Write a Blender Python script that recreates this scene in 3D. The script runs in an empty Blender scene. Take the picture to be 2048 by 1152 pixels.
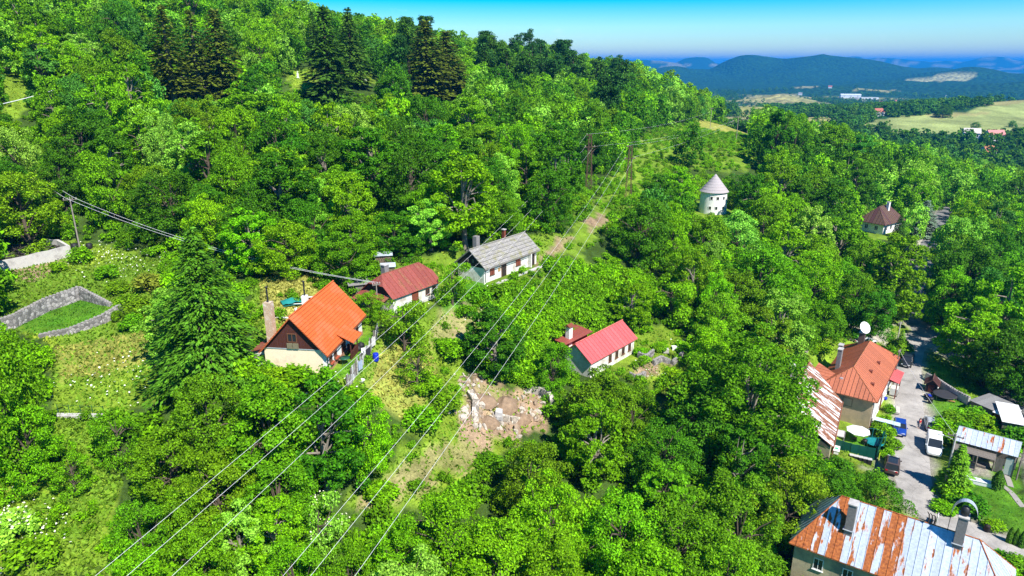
import bpy, math, random
import numpy as np
from mathutils import Vector, Matrix
SC = bpy.context.scene
COL = SC.collection
rad = math.radians
# ------------------------------------------------------------------ camera
CAMZ, PITCH, FPX = 52.0, rad(18.2), 1365.0
cam_d = bpy.data.cameras.new('camera'); cam = bpy.data.objects.new('camera', cam_d); COL.objects.link(cam)
cam.location = (0, 0, CAMZ); cam.rotation_euler = (rad(90) - PITCH, 0, 0)
cam_d.sensor_width = 36.0; cam_d.lens = FPX / 2048 * 36.0
cam_d.clip_start = 0.5; cam_d.clip_end = 60000
SC.camera = cam
# ------------------------------------------------------------------ sky and sun
SUN_AZ, SUN_EL = rad(-54), rad(50)            # direction towards the sun: x = cos(az), y = sin(az)
sdir = Vector((math.cos(SUN_AZ) * math.cos(SUN_EL), math.sin(SUN_AZ) * math.cos(SUN_EL), math.sin(SUN_EL)))
world = bpy.data.worlds.new('World'); SC.world = world; world.use_nodes = True
wn = world.node_tree; wn.nodes.clear()
w_out = wn.nodes.new('ShaderNodeOutputWorld'); w_bg = wn.nodes.new('ShaderNodeBackground')
w_sky = wn.nodes.new('ShaderNodeTexSky'); w_sky.sky_type = 'NISHITA'; w_sky.sun_disc = False
w_sky.sun_elevation = SUN_EL; w_sky.sun_rotation = rad(90) - SUN_AZ
w_sky.altitude = 600; w_sky.air_density = 1.0; w_sky.dust_density = 0.0; w_sky.ozone_density = 3.5
w_bg.inputs['Strength'].default_value = 0.09
# thin fair-weather wisps, the same all round the sky
w_tc = wn.nodes.new('ShaderNodeTexCoord'); w_map = wn.nodes.new('ShaderNodeMapping')
w_map.inputs['Scale'].default_value = (1.0, 1.0, 4.5)
w_n = wn.nodes.new('ShaderNodeTexNoise'); w_n.inputs['Scale'].default_value = 5.0; w_n.inputs['Detail'].default_value = 8
w_n.inputs['Roughness'].default_value = 0.62
w_r = wn.nodes.new('ShaderNodeValToRGB'); w_r.color_ramp.elements[0].position = 0.60; w_r.color_ramp.elements[1].position = 0.86
w_r.color_ramp.elements[1].color = (0.75, 0.75, 0.75, 1)
w_mix = wn.nodes.new('ShaderNodeMixRGB'); w_mix.inputs['Color2'].default_value = (8.2, 8.8, 9.4, 1)
w_hs = wn.nodes.new('ShaderNodeHueSaturation'); w_hs.inputs['Saturation'].default_value = 2.4
lk = wn.links.new
lk(w_tc.outputs['Generated'], w_map.inputs['Vector']); lk(w_map.outputs[0], w_n.inputs['Vector'])
lk(w_n.outputs['Fac'], w_r.inputs['Fac']); lk(w_r.outputs['Color'], w_mix.inputs['Fac'])
lk(w_sky.outputs[0], w_hs.inputs['Color']); lk(w_hs.outputs[0], w_mix.inputs['Color1'])
lk(w_mix.outputs[0], w_bg.inputs['Color']); lk(w_bg.outputs[0], w_out.inputs['Surface'])
sun_d = bpy.data.lights.new('sun', 'SUN'); sun_d.energy = 4.6; sun_d.angle = rad(0.53); sun_d.color = (1.0, 0.95, 0.86)
sun = bpy.data.objects.new('sun', sun_d); COL.objects.link(sun)
sun.rotation_euler = (-sdir).to_track_quat('-Z', 'Y').to_euler(); sun.location = (200, -100, 300)
SC.view_settings.view_transform = 'Standard'; SC.view_settings.look = 'None'; SC.view_settings.gamma = 1.0
SC.view_settings.use_curve_mapping = False; SC.view_settings.exposure = 0.9
SC.render.engine = 'CYCLES'
cy = SC.cycles
cy.max_bounces = 5; cy.diffuse_bounces = 3; cy.glossy_bounces = 2; cy.transmission_bounces = 3; cy.volume_bounces = 0
cy.transparent_max_bounces = 8; cy.use_denoising = True; cy.caustics_reflective = False; cy.caustics_refractive = False
try: cy.denoiser = 'OPENIMAGEDENOISE'; cy.denoising_prefilter = 'ACCURATE'
except Exception: pass
RNG = np.random.default_rng(7)
random.seed(7)

# ------------------------------------------------------------------ survey helpers
CP, SP = math.cos(PITCH), math.sin(PITCH)
def ray(px, py):
    u, v = (px - 1024) / FPX, (576 - py) / FPX
    return np.array([u, CP + v * SP, -SP + v * CP])
def at_z(px, py, z):
    r = ray(px, py); d = (z - CAMZ) / r[2]
    return Vector((r[0] * d, r[1] * d, z))
def proj(p):
    z = p[2] - CAMZ; d = p[1] * CP - z * SP; w = p[1] * SP + z * CP
    d = max(d, 0.1)
    return 1024 + FPX * p[0] / d, 576 - FPX * w / d, d

# ------------------------------------------------------------------ relief
CTRL_PX = [  # survey: picture point, height
 (600,745,22.2),(655,748,22.2),(730,672,22.4),(530,745,22.2),(835,607,22.8),(760,590,23),(968,565,22.5),(1070,527,22.5),
 (570,570,25),(160,498,25),(200,700,21.2),(40,720,20.5),(150,820,19.5),(330,800,20.0),(100,1050,15.5),(100,1150,13.5),(300,1100,14),
 (1000,800,14),(930,760,16.4),(800,790,18.7),(760,720,21.4),(850,720,19.5),(950,640,20.5),(900,860,14.6),(880,920,13.7),(780,1000,13),(700,1060,12.5),
 (1200,740,11.4),(1300,720,11),(1350,690,10.6),(1150,600,16.5),(1425,425,16.6),(1176,375,22.7),(1256,395,21.3),(1130,480,22.8),(1210,440,22.5),
 (1490,310,21),(1450,280,20),(1500,275,17),(1760,475,6),(1340,480,15.5),(1560,560,7.0),
 (2048,812,0),(1940,730,0),(1840,655,.2),(1850,560,.7),(1860,500,1.2),
 (1830,870,0),(1810,780,0.1),(1870,1000,-.2),(1960,1070,-.4),(2040,1120,-.6),(1990,1000,-.4),(1780,925,0),(1640,700,3.4),(1600,790,2.4),(1700,660,2.2),
 (2040,960,-.3),
]
CTRL_W = [
 (25,75,6.0),(10,60,8.6),(0,45,8.8),(-15,45,11),(20,45,4),(40,70,0.6),(45,50,0),(0,0,4),(30,0,-1),(60,0,-3),(60,30,-2),(-40,20,9),(-80,40,18),(-70,70,23),
 (-100,100,29.5),(-109,157,49),(-99,145,43),(-50,113,28.5),(-63,118,31),(-81,197,41),(-67,224,47.5),(-51,251,46.5),(-29,270,41),
 (-93,350,65),(-44,345,55),(22,420,48),(54,440,41),(90,415,31),(105,392,19),(-180,330,90),(-200,200,76),(-150,90,44),(-200,0,50),
 (98,260,17),(149,280,5),(110,150,-3),(130,170,-4),(170,230,-7),(210,330,-10),(140,110,-5),(110,80,-4),(100,40,-4),(150,0,-8),
 (-20,130,27.5),(-30,170,32),(0,200,31),(10,250,31),(40,250,25.5),(50,330,28),(-10,330,44),(150,400,8),(250,450,-12),(-60,60,21),(70,190,12),(84,215,11),(75,160,8.5),
 (-120,450,62),(0,520,40),(100,520,20),(-250,450,95),(250,200,-9),(300,100,-12),(200,550,-12),(60,140,4.5),
 (-40,85,24.5),(-52,88,23.8),(-60,92,23.4),
]
CT = np.array([list(at_z(*c)) for c in CTRL_PX] + [list(c) for c in CTRL_W])
_S = 100.0; _C2 = 0.09 ** 2
def _ker(dx, dy): return np.sqrt(dx * dx + dy * dy + _C2)
def _fit():
    n = len(CT); x, y = CT[:, 0] / _S, CT[:, 1] / _S
    A = np.zeros((n + 3, n + 3)); A[:n, :n] = _ker(x[:, None] - x, y[:, None] - y) - np.eye(n) * 0.006
    A[:n, n] = 1; A[:n, n + 1] = x; A[:n, n + 2] = y; A[n:, :n] = A[:n, n:].T
    b = np.zeros(n + 3); b[:n] = CT[:, 2]
    return np.linalg.solve(A, b)
_W = _fit()
def _rbf(x, y):
    x = np.asarray(x, float).ravel() / _S; y = np.asarray(y, float).ravel() / _S; n = len(CT); out = np.empty(len(x))
    cx, cy_ = CT[:, 0] / _S, CT[:, 1] / _S
    for i in range(0, len(x), 40000):
        X, Y = x[i:i + 40000], y[i:i + 40000]
        out[i:i + 40000] = _ker(X[:, None] - cx, Y[:, None] - cy_) @ _W[:n] + _W[n] + _W[n + 1] * X + _W[n + 2] * Y
    return out
# lattice value noise
_LAT = np.random.default_rng(3).random((256, 256))
def vnoise(x, y):
    x = np.asarray(x, float); y = np.asarray(y, float)
    xi = np.floor(x).astype(int); yi = np.floor(y).astype(int); fx = x - xi; fy = y - yi
    fx = fx * fx * (3 - 2 * fx); fy = fy * fy * (3 - 2 * fy); a = xi & 255; b = yi & 255; a1 = (a + 1) & 255; b1 = (b + 1) & 255
    return (_LAT[a, b] * (1 - fx) + _LAT[a1, b] * fx) * (1 - fy) + (_LAT[a, b1] * (1 - fx) + _LAT[a1, b1] * fx) * fy
def fbm(x, y, o=4):
    s = 0; a = 1; t = 0
    for k in range(o):
        s = s + a * vnoise(x * 2 ** k + 17.3 * k, y * 2 ** k + 5.1 * k); t += a; a *= .5
    return s / t
def sstep(a, b, x):
    t = np.clip((x - a) / (b - a), 0, 1); return t * t * (3 - 2 * t)
HILLS = []  # x, y, height, sx, sy, rot
def hill(px, py, d, base, sx, sy, rot=0):
    r = ray(px, py); rr = math.hypot(r[0] * d, r[1] * d); HILLS.append((r[0] * d, r[1] * d, CAMZ + r[2] * d - (-12 - 58 * float(sstep(500, 2600, rr))), sx, sy, rot))
VB = -70
hill(1605, 104, 5000, VB, 760, 700); hill(1480, 112, 5200, VB, 620, 700); hill(1360, 128, 5000, VB, 420, 600)
hill(1730, 122, 5000, VB, 520, 600); hill(1850, 128, 5300, VB, 700, 600)
hill(1935, 122, 3900, VB, 420, 420); hill(2060, 128, 4100, VB, 500, 500); hill(2130, 140, 2900, VB, 420, 420)
hill(1290, 112, 9000, VB, 900, 800); hill(1400, 112, 9500, VB, 900, 800); hill(1130, 108, 9500, VB, 1200, 900)
hill(1700, 110, 12500, VB, 2200, 900); hill(1990, 112, 12500, VB, 1600, 900); hill(2200, 112, 11500, VB, 1800, 900); hill(900, 100, 9000, VB, 1500, 900)
hill(1950, 212, 930, -46, 240, 150, 0.3); hill(2150, 195, 1000, -46, 260, 190)
hill(1680, 172, 2900, VB, 300, 180); hill(1560, 188, 2000, VB, 160, 120); hill(1520, 215, 1200, -52, 150, 90); hill(1860, 150, 3400, VB, 500, 300)
HILLS_PEAKED = HILLS
def far_h(x, y):
    r = np.hypot(x, y)
    z = -12 - 58 * sstep(500, 2600, r) + 0 * x
    acc = 0 * x
    for hx, hy, h, sx, sy, rot in HILLS:
        dx, dy = x - hx, y - hy; c, s = math.cos(rot), math.sin(rot)
        q = ((dx * c + dy * s) / sx) ** 2 + ((-dx * s + dy * c) / sy) ** 2
        acc = acc + np.maximum(h * 0.6 * np.exp(-q) + h * 0.4 * np.exp(-2.0 * np.sqrt(q + 0.01)) * 1.22, 0) ** 3.5
    z = z + acc ** (1 / 3.5)
    amp = 6 + 26 * sstep(2200, 5000, r)
    z = z + amp * (fbm(x / 420, y / 420, 4) - .5) * sstep(400, 1200, r)
    z = z - 75 * sstep(2600, 4200, r) * np.clip(.16 - np.abs(fbm(x / 900 + 7, y / 900, 3) - .5), 0, 1) / .16 * sstep(-60, 60, z)
    return z
PADS = []   # (cx, cy, angle, half length, half width, z, soft margin) levelled plots under buildings
ROADS = []  # (polyline N x 3, half width)
def _seg_near(x, y, P):
    best = np.full(x.shape, 1e9); bz = np.zeros(x.shape)
    for a, b in zip(P[:-1], P[1:]):
        ex, ey = b[0] - a[0], b[1] - a[1]; t = np.clip(((x - a[0]) * ex + (y - a[1]) * ey) / (ex * ex + ey * ey), 0, 1)
        d = np.hypot(x - a[0] - t * ex, y - a[1] - t * ey); m = d < best
        best = np.where(m, d, best); bz = np.where(m, a[2] + t * (b[2] - a[2]), bz)
    return best, bz
def ground(x, y, roads=True):
    x = np.asarray(x, float); y = np.asarray(y, float); sh = x.shape; x = x.ravel(); y = y.ravel()
    r = np.hypot(x, y); w = 1 - sstep(430, 680, r - 0.25 * x)
    z = far_h(x, y); m = w > 0
    if m.any(): z[m] = z[m] * (1 - w[m]) + w[m] * _rbf(x[m], y[m])
    z = z + 0.9 * (fbm(x / 9, y / 9, 3) - .5) * sstep(20, 60, r)
    for cx, cy2, an, hl, hw, pz, mg in PADS:
        c, s = math.cos(an), math.sin(an); dx, dy = x - cx, y - cy2
        a = np.maximum(np.abs(dx * c + dy * s) - hl, 0); b = np.maximum(np.abs(-dx * s + dy * c) - hw, 0)
        k = 1 - sstep(0, mg, np.hypot(a, b)); z = z * (1 - k) + pz * k
    if roads:
        for P, hw in ROADS:
            bx = (x > P[:, 0].min() - 12) & (x < P[:, 0].max() + 12) & (y > P[:, 1].min() - 12) & (y < P[:, 1].max() + 12)
            if bx.any():
                d, pz = _seg_near(x[bx], y[bx], P); k = 1 - sstep(hw + .9, hw + 4.5, d)
                z[bx] = z[bx] * (1 - k) + (pz - 0.10) * k
    return z.reshape(sh)
def gz(x, y): return float(ground(np.array([x]), np.array([y]))[0])
_TT = np.concatenate([np.arange(20, 300, .5), np.arange(300, 1500, 3.), np.arange(1500, 9000, 20.)])
def hit(px, py, h=0.0):
    """Point at height h above the ground that is seen at this picture point (survey of a position)."""
    r = ray(px, py); X, Y, Z = r[0] * _TT, r[1] * _TT, CAMZ + r[2] * _TT
    g = Z - ground(X, Y) - h; i = np.where(g <= 0)[0]
    if not len(i): return None
    i = i[0]
    if i == 0: t = _TT[0]
    else:
        a, b = g[i - 1], g[i]; t = _TT[i - 1] + (_TT[i] - _TT[i - 1]) * a / (a - b)
    return np.array([r[0] * t, r[1] * t, CAMZ + r[2] * t - h])
# plots (from the survey)
PADS += [(-21.2, 68.5, rad(83), 6.6, 4.6, 22.2, 3.0), (-13.6, 83.3, rad(54), 5.4, 4.0, 22.8, 2.5), (-2.2, 98.3, rad(52.8), 7.2, 3.6, 22.5, 2.5),
         (12.4, 88.6, rad(49.1), 6.8, 3.6, 11.3, 2.5), (54.5, 99.3, rad(53.4), 11.5, 5.5, 0.0, 3), (50.5, 169.3, 0, 3.6, 3.6, 16.5, 3), (107, 194, rad(35), 6, 5, 6, 4),
         (38.5, 56.2, rad(-34.8), 9.6, 4.4, 0, 3), (64, 80.5, rad(-38), 5.5, 4.5, -.1, 2), (44.5, 88.5, rad(60), 9, 4, 0.6, 2.5)]
def sample_poly(pts, step=2.0):
    pts = [np.array(p, float) for p in pts]; out = []
    n = len(pts)
    for i in range(n - 1):
        p0, p1, p2, p3 = pts[max(i - 1, 0)], pts[i], pts[i + 1], pts[min(i + 2, n - 1)]
        k = max(2, int(np.linalg.norm(p2 - p1) / step))
        for j in range(k):
            t = j / k
            out.append(.5 * ((2 * p1) + (-p0 + p2) * t + (2 * p0 - 5 * p1 + 4 * p2 - p3) * t * t + (-p0 + 3 * p1 - 3 * p2 + p3) * t ** 3))
    out.append(pts[-1]); return np.array(out)
MAIN_ROAD = sample_poly([(66, 62, -.5), (75, 84, -.1), (82, 98, 0), (84.5, 110, 0), (84.5, 122, 0.05), (86.5, 136, .2), (94, 152, .5), (107, 172, .8), (122, 193, 1.2), (143, 224, 1.0), (170, 262, -1)])
LANE = sample_poly([(81.5, 127, .06), (75, 118.5, 0.05), (69.5, 109, 0), (65.0, 100.5, 0), (60.0, 91, 0), (55.0, 81.5, 0), (51.8, 75, -.05), (52.0, 70.2, -.2), (55.6, 65.8, -.35), (61, 60.5, -.5), (70, 52, -.8)])
ROADS += [(MAIN_ROAD, 3.0), (LANE, 2.3)]

# ------------------------------------------------------------------ materials
MATS = {}
def nmat(name):
    m = bpy.data.materials.new(name); m.use_nodes = True; nt = m.node_tree; nt.nodes.clear()
    o = nt.nodes.new('ShaderNodeOutputMaterial'); b = nt.nodes.new('ShaderNodeBsdfPrincipled'); nt.links.new(b.outputs[0], o.inputs[0])
    MATS[name] = m; return m, nt, b, o
def mat(name, c, rough=.8, var=.25, scale=2.5, bump=.0, metal=0., spec=.3, stretch=(1, 1, 1), dirt=None, dirt_amt=.5, coords='Object', bscale=None):
    """Plain surface with grain, optional stains of another colour and fine relief."""
    if name in MATS: return MATS[name]
    m, nt, b, o = nmat(name); N = nt.nodes.new; L = nt.links.new
    tc = N('ShaderNodeTexCoord'); mp = N('ShaderNodeMapping'); mp.inputs['Scale'].default_value = stretch; L(tc.outputs[coords], mp.inputs[0])
    n = N('ShaderNodeTexNoise'); n.inputs['Scale'].default_value = scale; n.inputs['Detail'].default_value = 6; n.inputs['Roughness'].default_value = .65; L(mp.outputs[0], n.inputs[0])
    mr = N('ShaderNodeMapRange'); mr.inputs[1].default_value = .25; mr.inputs[2].default_value = .75; mr.inputs[3].default_value = 1 - var; mr.inputs[4].default_value = 1 + var * .6; L(n.outputs[0], mr.inputs[0])
    mx = N('ShaderNodeMixRGB'); mx.blend_type = 'MULTIPLY'; mx.inputs[0].default_value = 1; mx.inputs[1].default_value = (*c, 1); L(mr.outputs[0], mx.inputs[2])
    out = mx.outputs[0]
    if dirt:
        n2 = N('ShaderNodeTexNoise'); n2.inputs['Scale'].default_value = scale * .37; n2.inputs['Detail'].default_value = 7; n2.inputs['Roughness'].default_value = .7; L(mp.outputs[0], n2.inputs[0])
        r2 = N('ShaderNodeValToRGB'); r2.color_ramp.elements[0].position = .62 - dirt_amt * .3; r2.color_ramp.elements[1].position = .74 - dirt_amt * .25; L(n2.outputs[0], r2.inputs[0])
        m2 = N('ShaderNodeMixRGB'); L(r2.outputs[0], m2.inputs[0]); L(out, m2.inputs[1]); m2.inputs[2].default_value = (*dirt, 1); out = m2.outputs[0]
    L(out, b.inputs['Base Color']); b.inputs['Roughness'].default_value = rough; b.inputs['Metallic'].default_value = metal; b.inputs['Specular IOR Level'].default_value = spec
    if bump:
        bp = N('ShaderNodeBump'); bp.inputs['Strength'].default_value = bump; bp.inputs['Distance'].default_value = .05
        n3 = N('ShaderNodeTexNoise'); n3.inputs['Scale'].default_value = bscale or scale * 6; n3.inputs['Detail'].default_value = 5; L(mp.outputs[0], n3.inputs[0]); L(n3.outputs[0], bp.inputs['Height']); L(bp.outputs[0], b.inputs['Normal'])
    return m
def leaf_mat(name, base, src, transl=.28, under=(1.25, 1.15, 1.3), rough=.6, spec=.12, var=.6, fold=1.0):
    """Leaf: colour x tint of the plant x leaf-to-leaf variation, paler underside, some light through it."""
    m, nt, b, o = nmat(name); N = nt.nodes.new; L = nt.links.new
    if src == 'object': t = N('ShaderNodeObjectInfo'); tint = t.outputs['Color']
    else:
        t = N('ShaderNodeAttribute'); t.attribute_type = src; t.attribute_name = 'tint'; tint = t.outputs['Color']
    g = N('ShaderNodeNewGeometry')
    mr = N('ShaderNodeMapRange'); mr.inputs[3].default_value = 1 - var; mr.inputs[4].default_value = 1 + var; L(g.outputs['Random Per Island'], mr.inputs[0])
    m1 = N('ShaderNodeMixRGB'); m1.blend_type = 'MULTIPLY'; m1.inputs[0].default_value = 1; m1.inputs[1].default_value = (*base, 1); L(tint, m1.inputs[2])
    m2 = N('ShaderNodeMixRGB'); m2.blend_type = 'MULTIPLY'; m2.inputs[0].default_value = 1; L(m1.outputs[0], m2.inputs[1]); L(mr.outputs[0], m2.inputs[2])
    m3 = N('ShaderNodeMixRGB'); m3.blend_type = 'MULTIPLY'; L(g.outputs['Backfacing'], m3.inputs[0]); L(m2.outputs[0], m3.inputs[1]); m3.inputs[2].default_value = (*under, 1)
    L(m3.outputs[0], b.inputs['Base Color']); b.inputs['Roughness'].default_value = rough; b.inputs['Specular IOR Level'].default_value = spec
    tr = N('ShaderNodeBsdfTranslucent'); m4 = N('ShaderNodeMixRGB'); m4.blend_type = 'MULTIPLY'; m4.inputs[0].default_value = 1; L(m2.outputs[0], m4.inputs[1]); m4.inputs[2].default_value = (1.25, 1.35, .5, 1)
    L(m4.outputs[0], tr.inputs['Color'])
    ms = N('ShaderNodeMixShader'); ms.inputs[0].default_value = transl; L(b.outputs[0], ms.inputs[1]); L(tr.outputs[0], ms.inputs[2]); L(ms.outputs[0], o.inputs[0])
    return m
LEAF = (0.110, 0.275, 0.004)
NEEDLE = (0.062, 0.160, 0.014)
M_leaf = leaf_mat('leaf', LEAF, 'object'); M_leaf_i = leaf_mat('leaf_mass', LEAF, 'INSTANCER')
M_needle = leaf_mat('needle', NEEDLE, 'object', transl=.15, under=(1, 1, 1)); M_needle_i = leaf_mat('needle_mass', NEEDLE, 'INSTANCER', transl=.15, under=(1, 1, 1))
M_grassblade = leaf_mat('grass_blade', (1, 1, 1), 'GEOMETRY', transl=.3, under=(1.05, 1.05, 1.05), var=.3)
M_bark = mat('bark', (.11, .085, .062), .95, .5, 3, .6, stretch=(1, 1, .25))
M_bark_p = mat('bark_pale', (.24, .21, .17), .95, .5, 3, .5, stretch=(1, 1, .25))

# ------------------------------------------------------------------ mesh helpers
def link(o, parent=None):
    COL.objects.link(o)
    if parent is not None: o.parent = parent
    return o
def mesh_np(name, V, F, m=None, smooth=False):
    me = bpy.data.meshes.new(name); V = np.asarray(V, np.float32); F = np.asarray(F, np.int32)
    n, k = F.shape; me.vertices.add(len(V)); me.vertices.foreach_set('co', V.ravel()); me.loops.add(n * k); me.loops.foreach_set('vertex_index', F.ravel())
    me.polygons.add(n); me.polygons.foreach_set('loop_start', np.arange(0, n * k, k, dtype=np.int32))
    if smooth: me.polygons.foreach_set('use_smooth', np.ones(n, bool))
    me.update(calc_edges=True)
    if m: me.materials.append(m)
    return me
class MB:
    """Collects faces of one part."""
    def __init__(s): s.v = []; s.f = []; s.sm = []
    def add(s, vs, fs, sm=False):
        o = len(s.v); s.v += [tuple(v) for v in vs]; s.f += [[i + o for i in f] for f in fs]; s.sm += [sm] * len(fs); return s
    def box(s, x0, x1, y0, y1, z0, z1, M=None):
        vs = [(x, y, z) for x in (x0, x1) for y in (y0, y1) for z in (z0, z1)]
        if M is not None: vs = [M @ Vector(v) for v in vs]
        return s.add(vs, [(0, 1, 3, 2), (4, 6, 7, 5), (0, 4, 5, 1), (2, 3, 7, 6), (0, 2, 6, 4), (1, 5, 7, 3)])
    def hull(s, bot, top, sm=False):
        n = len(bot); return s.add(list(bot) + list(top), [tuple(range(n - 1, -1, -1)), tuple(range(n, 2 * n))] + [(i, (i + 1) % n, n + (i + 1) % n, n + i) for i in range(n)], sm)
    def slab(s, poly, th):
        """Convex or simple polygon (3-D, counter-clockwise seen from outside) thickened inwards by th."""
        p = [Vector(v) for v in poly]; n = Vector((0, 0, 0))
        for i in range(len(p)): n += p[i].cross(p[(i + 1) % len(p)])
        n.normalize(); return s.hull([v - n * th for v in p], p)
    def tube(s, pts, rs, n=6, cap=True):
        pts = [Vector(p) for p in pts]; rs = rs if isinstance(rs, (list, tuple)) else [rs] * len(pts); vs = []; fs = []
        for i, p in enumerate(pts):
            d = (pts[min(i + 1, len(pts) - 1)] - pts[max(i - 1, 0)]).normalized(); a = d.orthogonal().normalized() if abs(d.z) > .99 else d.cross(Vector((0, 0, 1))).normalized(); b = d.cross(a)
            vs += [p + (a * math.cos(2 * math.pi * k / n) + b * math.sin(2 * math.pi * k / n)) * rs[i] for k in range(n)]
        for i in range(len(pts) - 1): fs += [(i * n + k, i * n + (k + 1) % n, (i + 1) * n + (k + 1) % n, (i + 1) * n + k) for k in range(n)]
        s.add(vs, fs, True)
        if cap: s.add(vs[:n], [tuple(range(n - 1, -1, -1))]); s.add(vs[-n:], [tuple(range(n))])
        return s
    def lathe(s, prof, n=16, c=(0, 0, 0), a0=0., sm=True):
        vs = []; fs = []
        for r, z in prof: vs += [(c[0] + r * math.cos(a0 + 2 * math.pi * k / n), c[1] + r * math.sin(a0 + 2 * math.pi * k / n), c[2] + z) for k in range(n)]
        for i in range(len(prof) - 1): fs += [(i * n + k, i * n + (k + 1) % n, (i + 1) * n + (k + 1) % n, (i + 1) * n + k) for k in range(n)]
        s.add(vs, fs, sm); m = len(prof) - 1
        if prof[0][0] > .001: s.add(vs[:n], [tuple(range(n - 1, -1, -1))])
        if prof[-1][0] > .001: s.add(vs[m * n:], [tuple(range(n))])
        return s
    def mesh(s, name, m):
        me = bpy.data.meshes.new(name); me.from_pydata(s.v, [], s.f); me.polygons.foreach_set('use_smooth', s.sm); me.update(); me.materials.append(m); return me
    def build(s, name, m, parent=None, color=None):
        o = bpy.data.objects.new(name, s.mesh(name, m)); link(o, parent)
        if color: o.color = (*color, 1)
        return o
def tag(o, label, cat=None, group=None):
    o['label'] = label
    if cat: o['category'] = cat; o['kind'] = 'thing'
    if group: o['group'] = group
    return o
def thing(name, label, cat, loc=(0, 0, 0), rz=0., group=None):
    o = bpy.data.objects.new(name, None); COL.objects.link(o); o.empty_display_size = .3
    o.location = loc; o.rotation_euler = (0, 0, rz); return tag(o, label, cat, group)
def part(name, me, parent, loc=None, rot=None, scale=None, color=None):
    o = bpy.data.objects.new(name, me); link(o, parent)
    if loc is not None: o.location = loc
    if rot is not None: o.rotation_euler = rot
    if scale is not None: o.scale = scale
    if color is not None: o.color = (*color, 1)
    return o
def copy_tree(o, parent=None):
    c = o.copy(); COL.objects.link(c); c.parent = parent
    for ch in list(o.children): copy_tree(ch, c)
    return c
def struct(o): o['kind'] = 'structure'; return o
def stuff(o, label, cat=None):
    o['kind'] = 'stuff'; o['label'] = label
    if cat: o['category'] = cat
    return o

# ------------------------------------------------------------------ ground: one sheet to the horizon
def wpoly(px): return [tuple(hit(*p)[:2]) for p in px if hit(*p) is not None]
def inpoly(x, y, P):
    c = np.zeros(x.shape, bool); n = len(P)
    for i in range(n):
        x0, y0 = P[i]; x1, y1 = P[i - 1]
        k = ((y0 > y) != (y1 > y)); c ^= k & (x < (x1 - x0) * (y - y0) / ((y1 - y0) if y1 != y0 else 1e-9) + x0)
    return c
OPEN_PX = {
 'left_meadow': [(0,480),(130,480),(190,490),(335,520),(300,560),(300,640),(330,690),(330,790),(230,830),(110,850),(105,800),(100,690),(0,650)],
 'low_meadow': [(110,830),(215,830),(205,900),(250,960),(205,1060),(235,1152),(0,1152),(0,960),(110,930)],
 'yard': [(505,560),(650,555),(740,600),(770,690),(850,640),(1000,600),(980,680),(905,760),(960,765),(1090,785),(1095,845),(980,900),(955,980),(840,1000),(720,1030),(680,1000),(860,880),(820,860),(760,800),(700,790),(640,765),(520,752),(500,640)],
 'row': [(740,610),(745,560),(780,530),(930,520),(1060,470),(1160,465),(1115,535),(1000,590),(880,615),(850,640)],
 'powerline': [(1120,500),(1230,330),(1300,262),(1400,250),(1500,262),(1515,335),(1440,345),(1350,330),(1260,440),(1160,520)],
 'shrubslope': [(1000,600),(1120,530),(1290,560),(1290,640),(1150,680),(1060,780),(960,740)],
 'terraces': [(1150,690),(1260,660),(1370,660),(1410,720),(1330,775),(1240,760),(1160,745)],
 'settlement': [(1575,700),(1690,640),(1790,640),(1850,560),(1880,640),(1960,705),(2048,765),(2048,1152),(1570,1152),(1655,990),(1780,965),(1690,930),(1600,880),(1590,760)],
 'upfield': [(0,130),(60,125),(62,190),(40,235),(0,240)], 'upfield2': [(105,120),(150,118),(152,142),(110,148)],
 'graves': [(572,140),(625,138),(632,172),(585,182)], 'graves2': [(690,150),(752,148),(752,166),(695,170)],
 'tower': [(1385,405),(1470,400),(1475,440),(1385,445)], 'brown': [(1725,420),(1800,405),(1805,480),(1730,488)], 'park': [(1690,640),(1790,650),(1760,690),(1700,680)],
 'mainroad': [(1835,600),(1838,480),(1868,480),(1880,640)],
}
OPEN = {k: wpoly(v) for k, v in OPEN_PX.items()}
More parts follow.
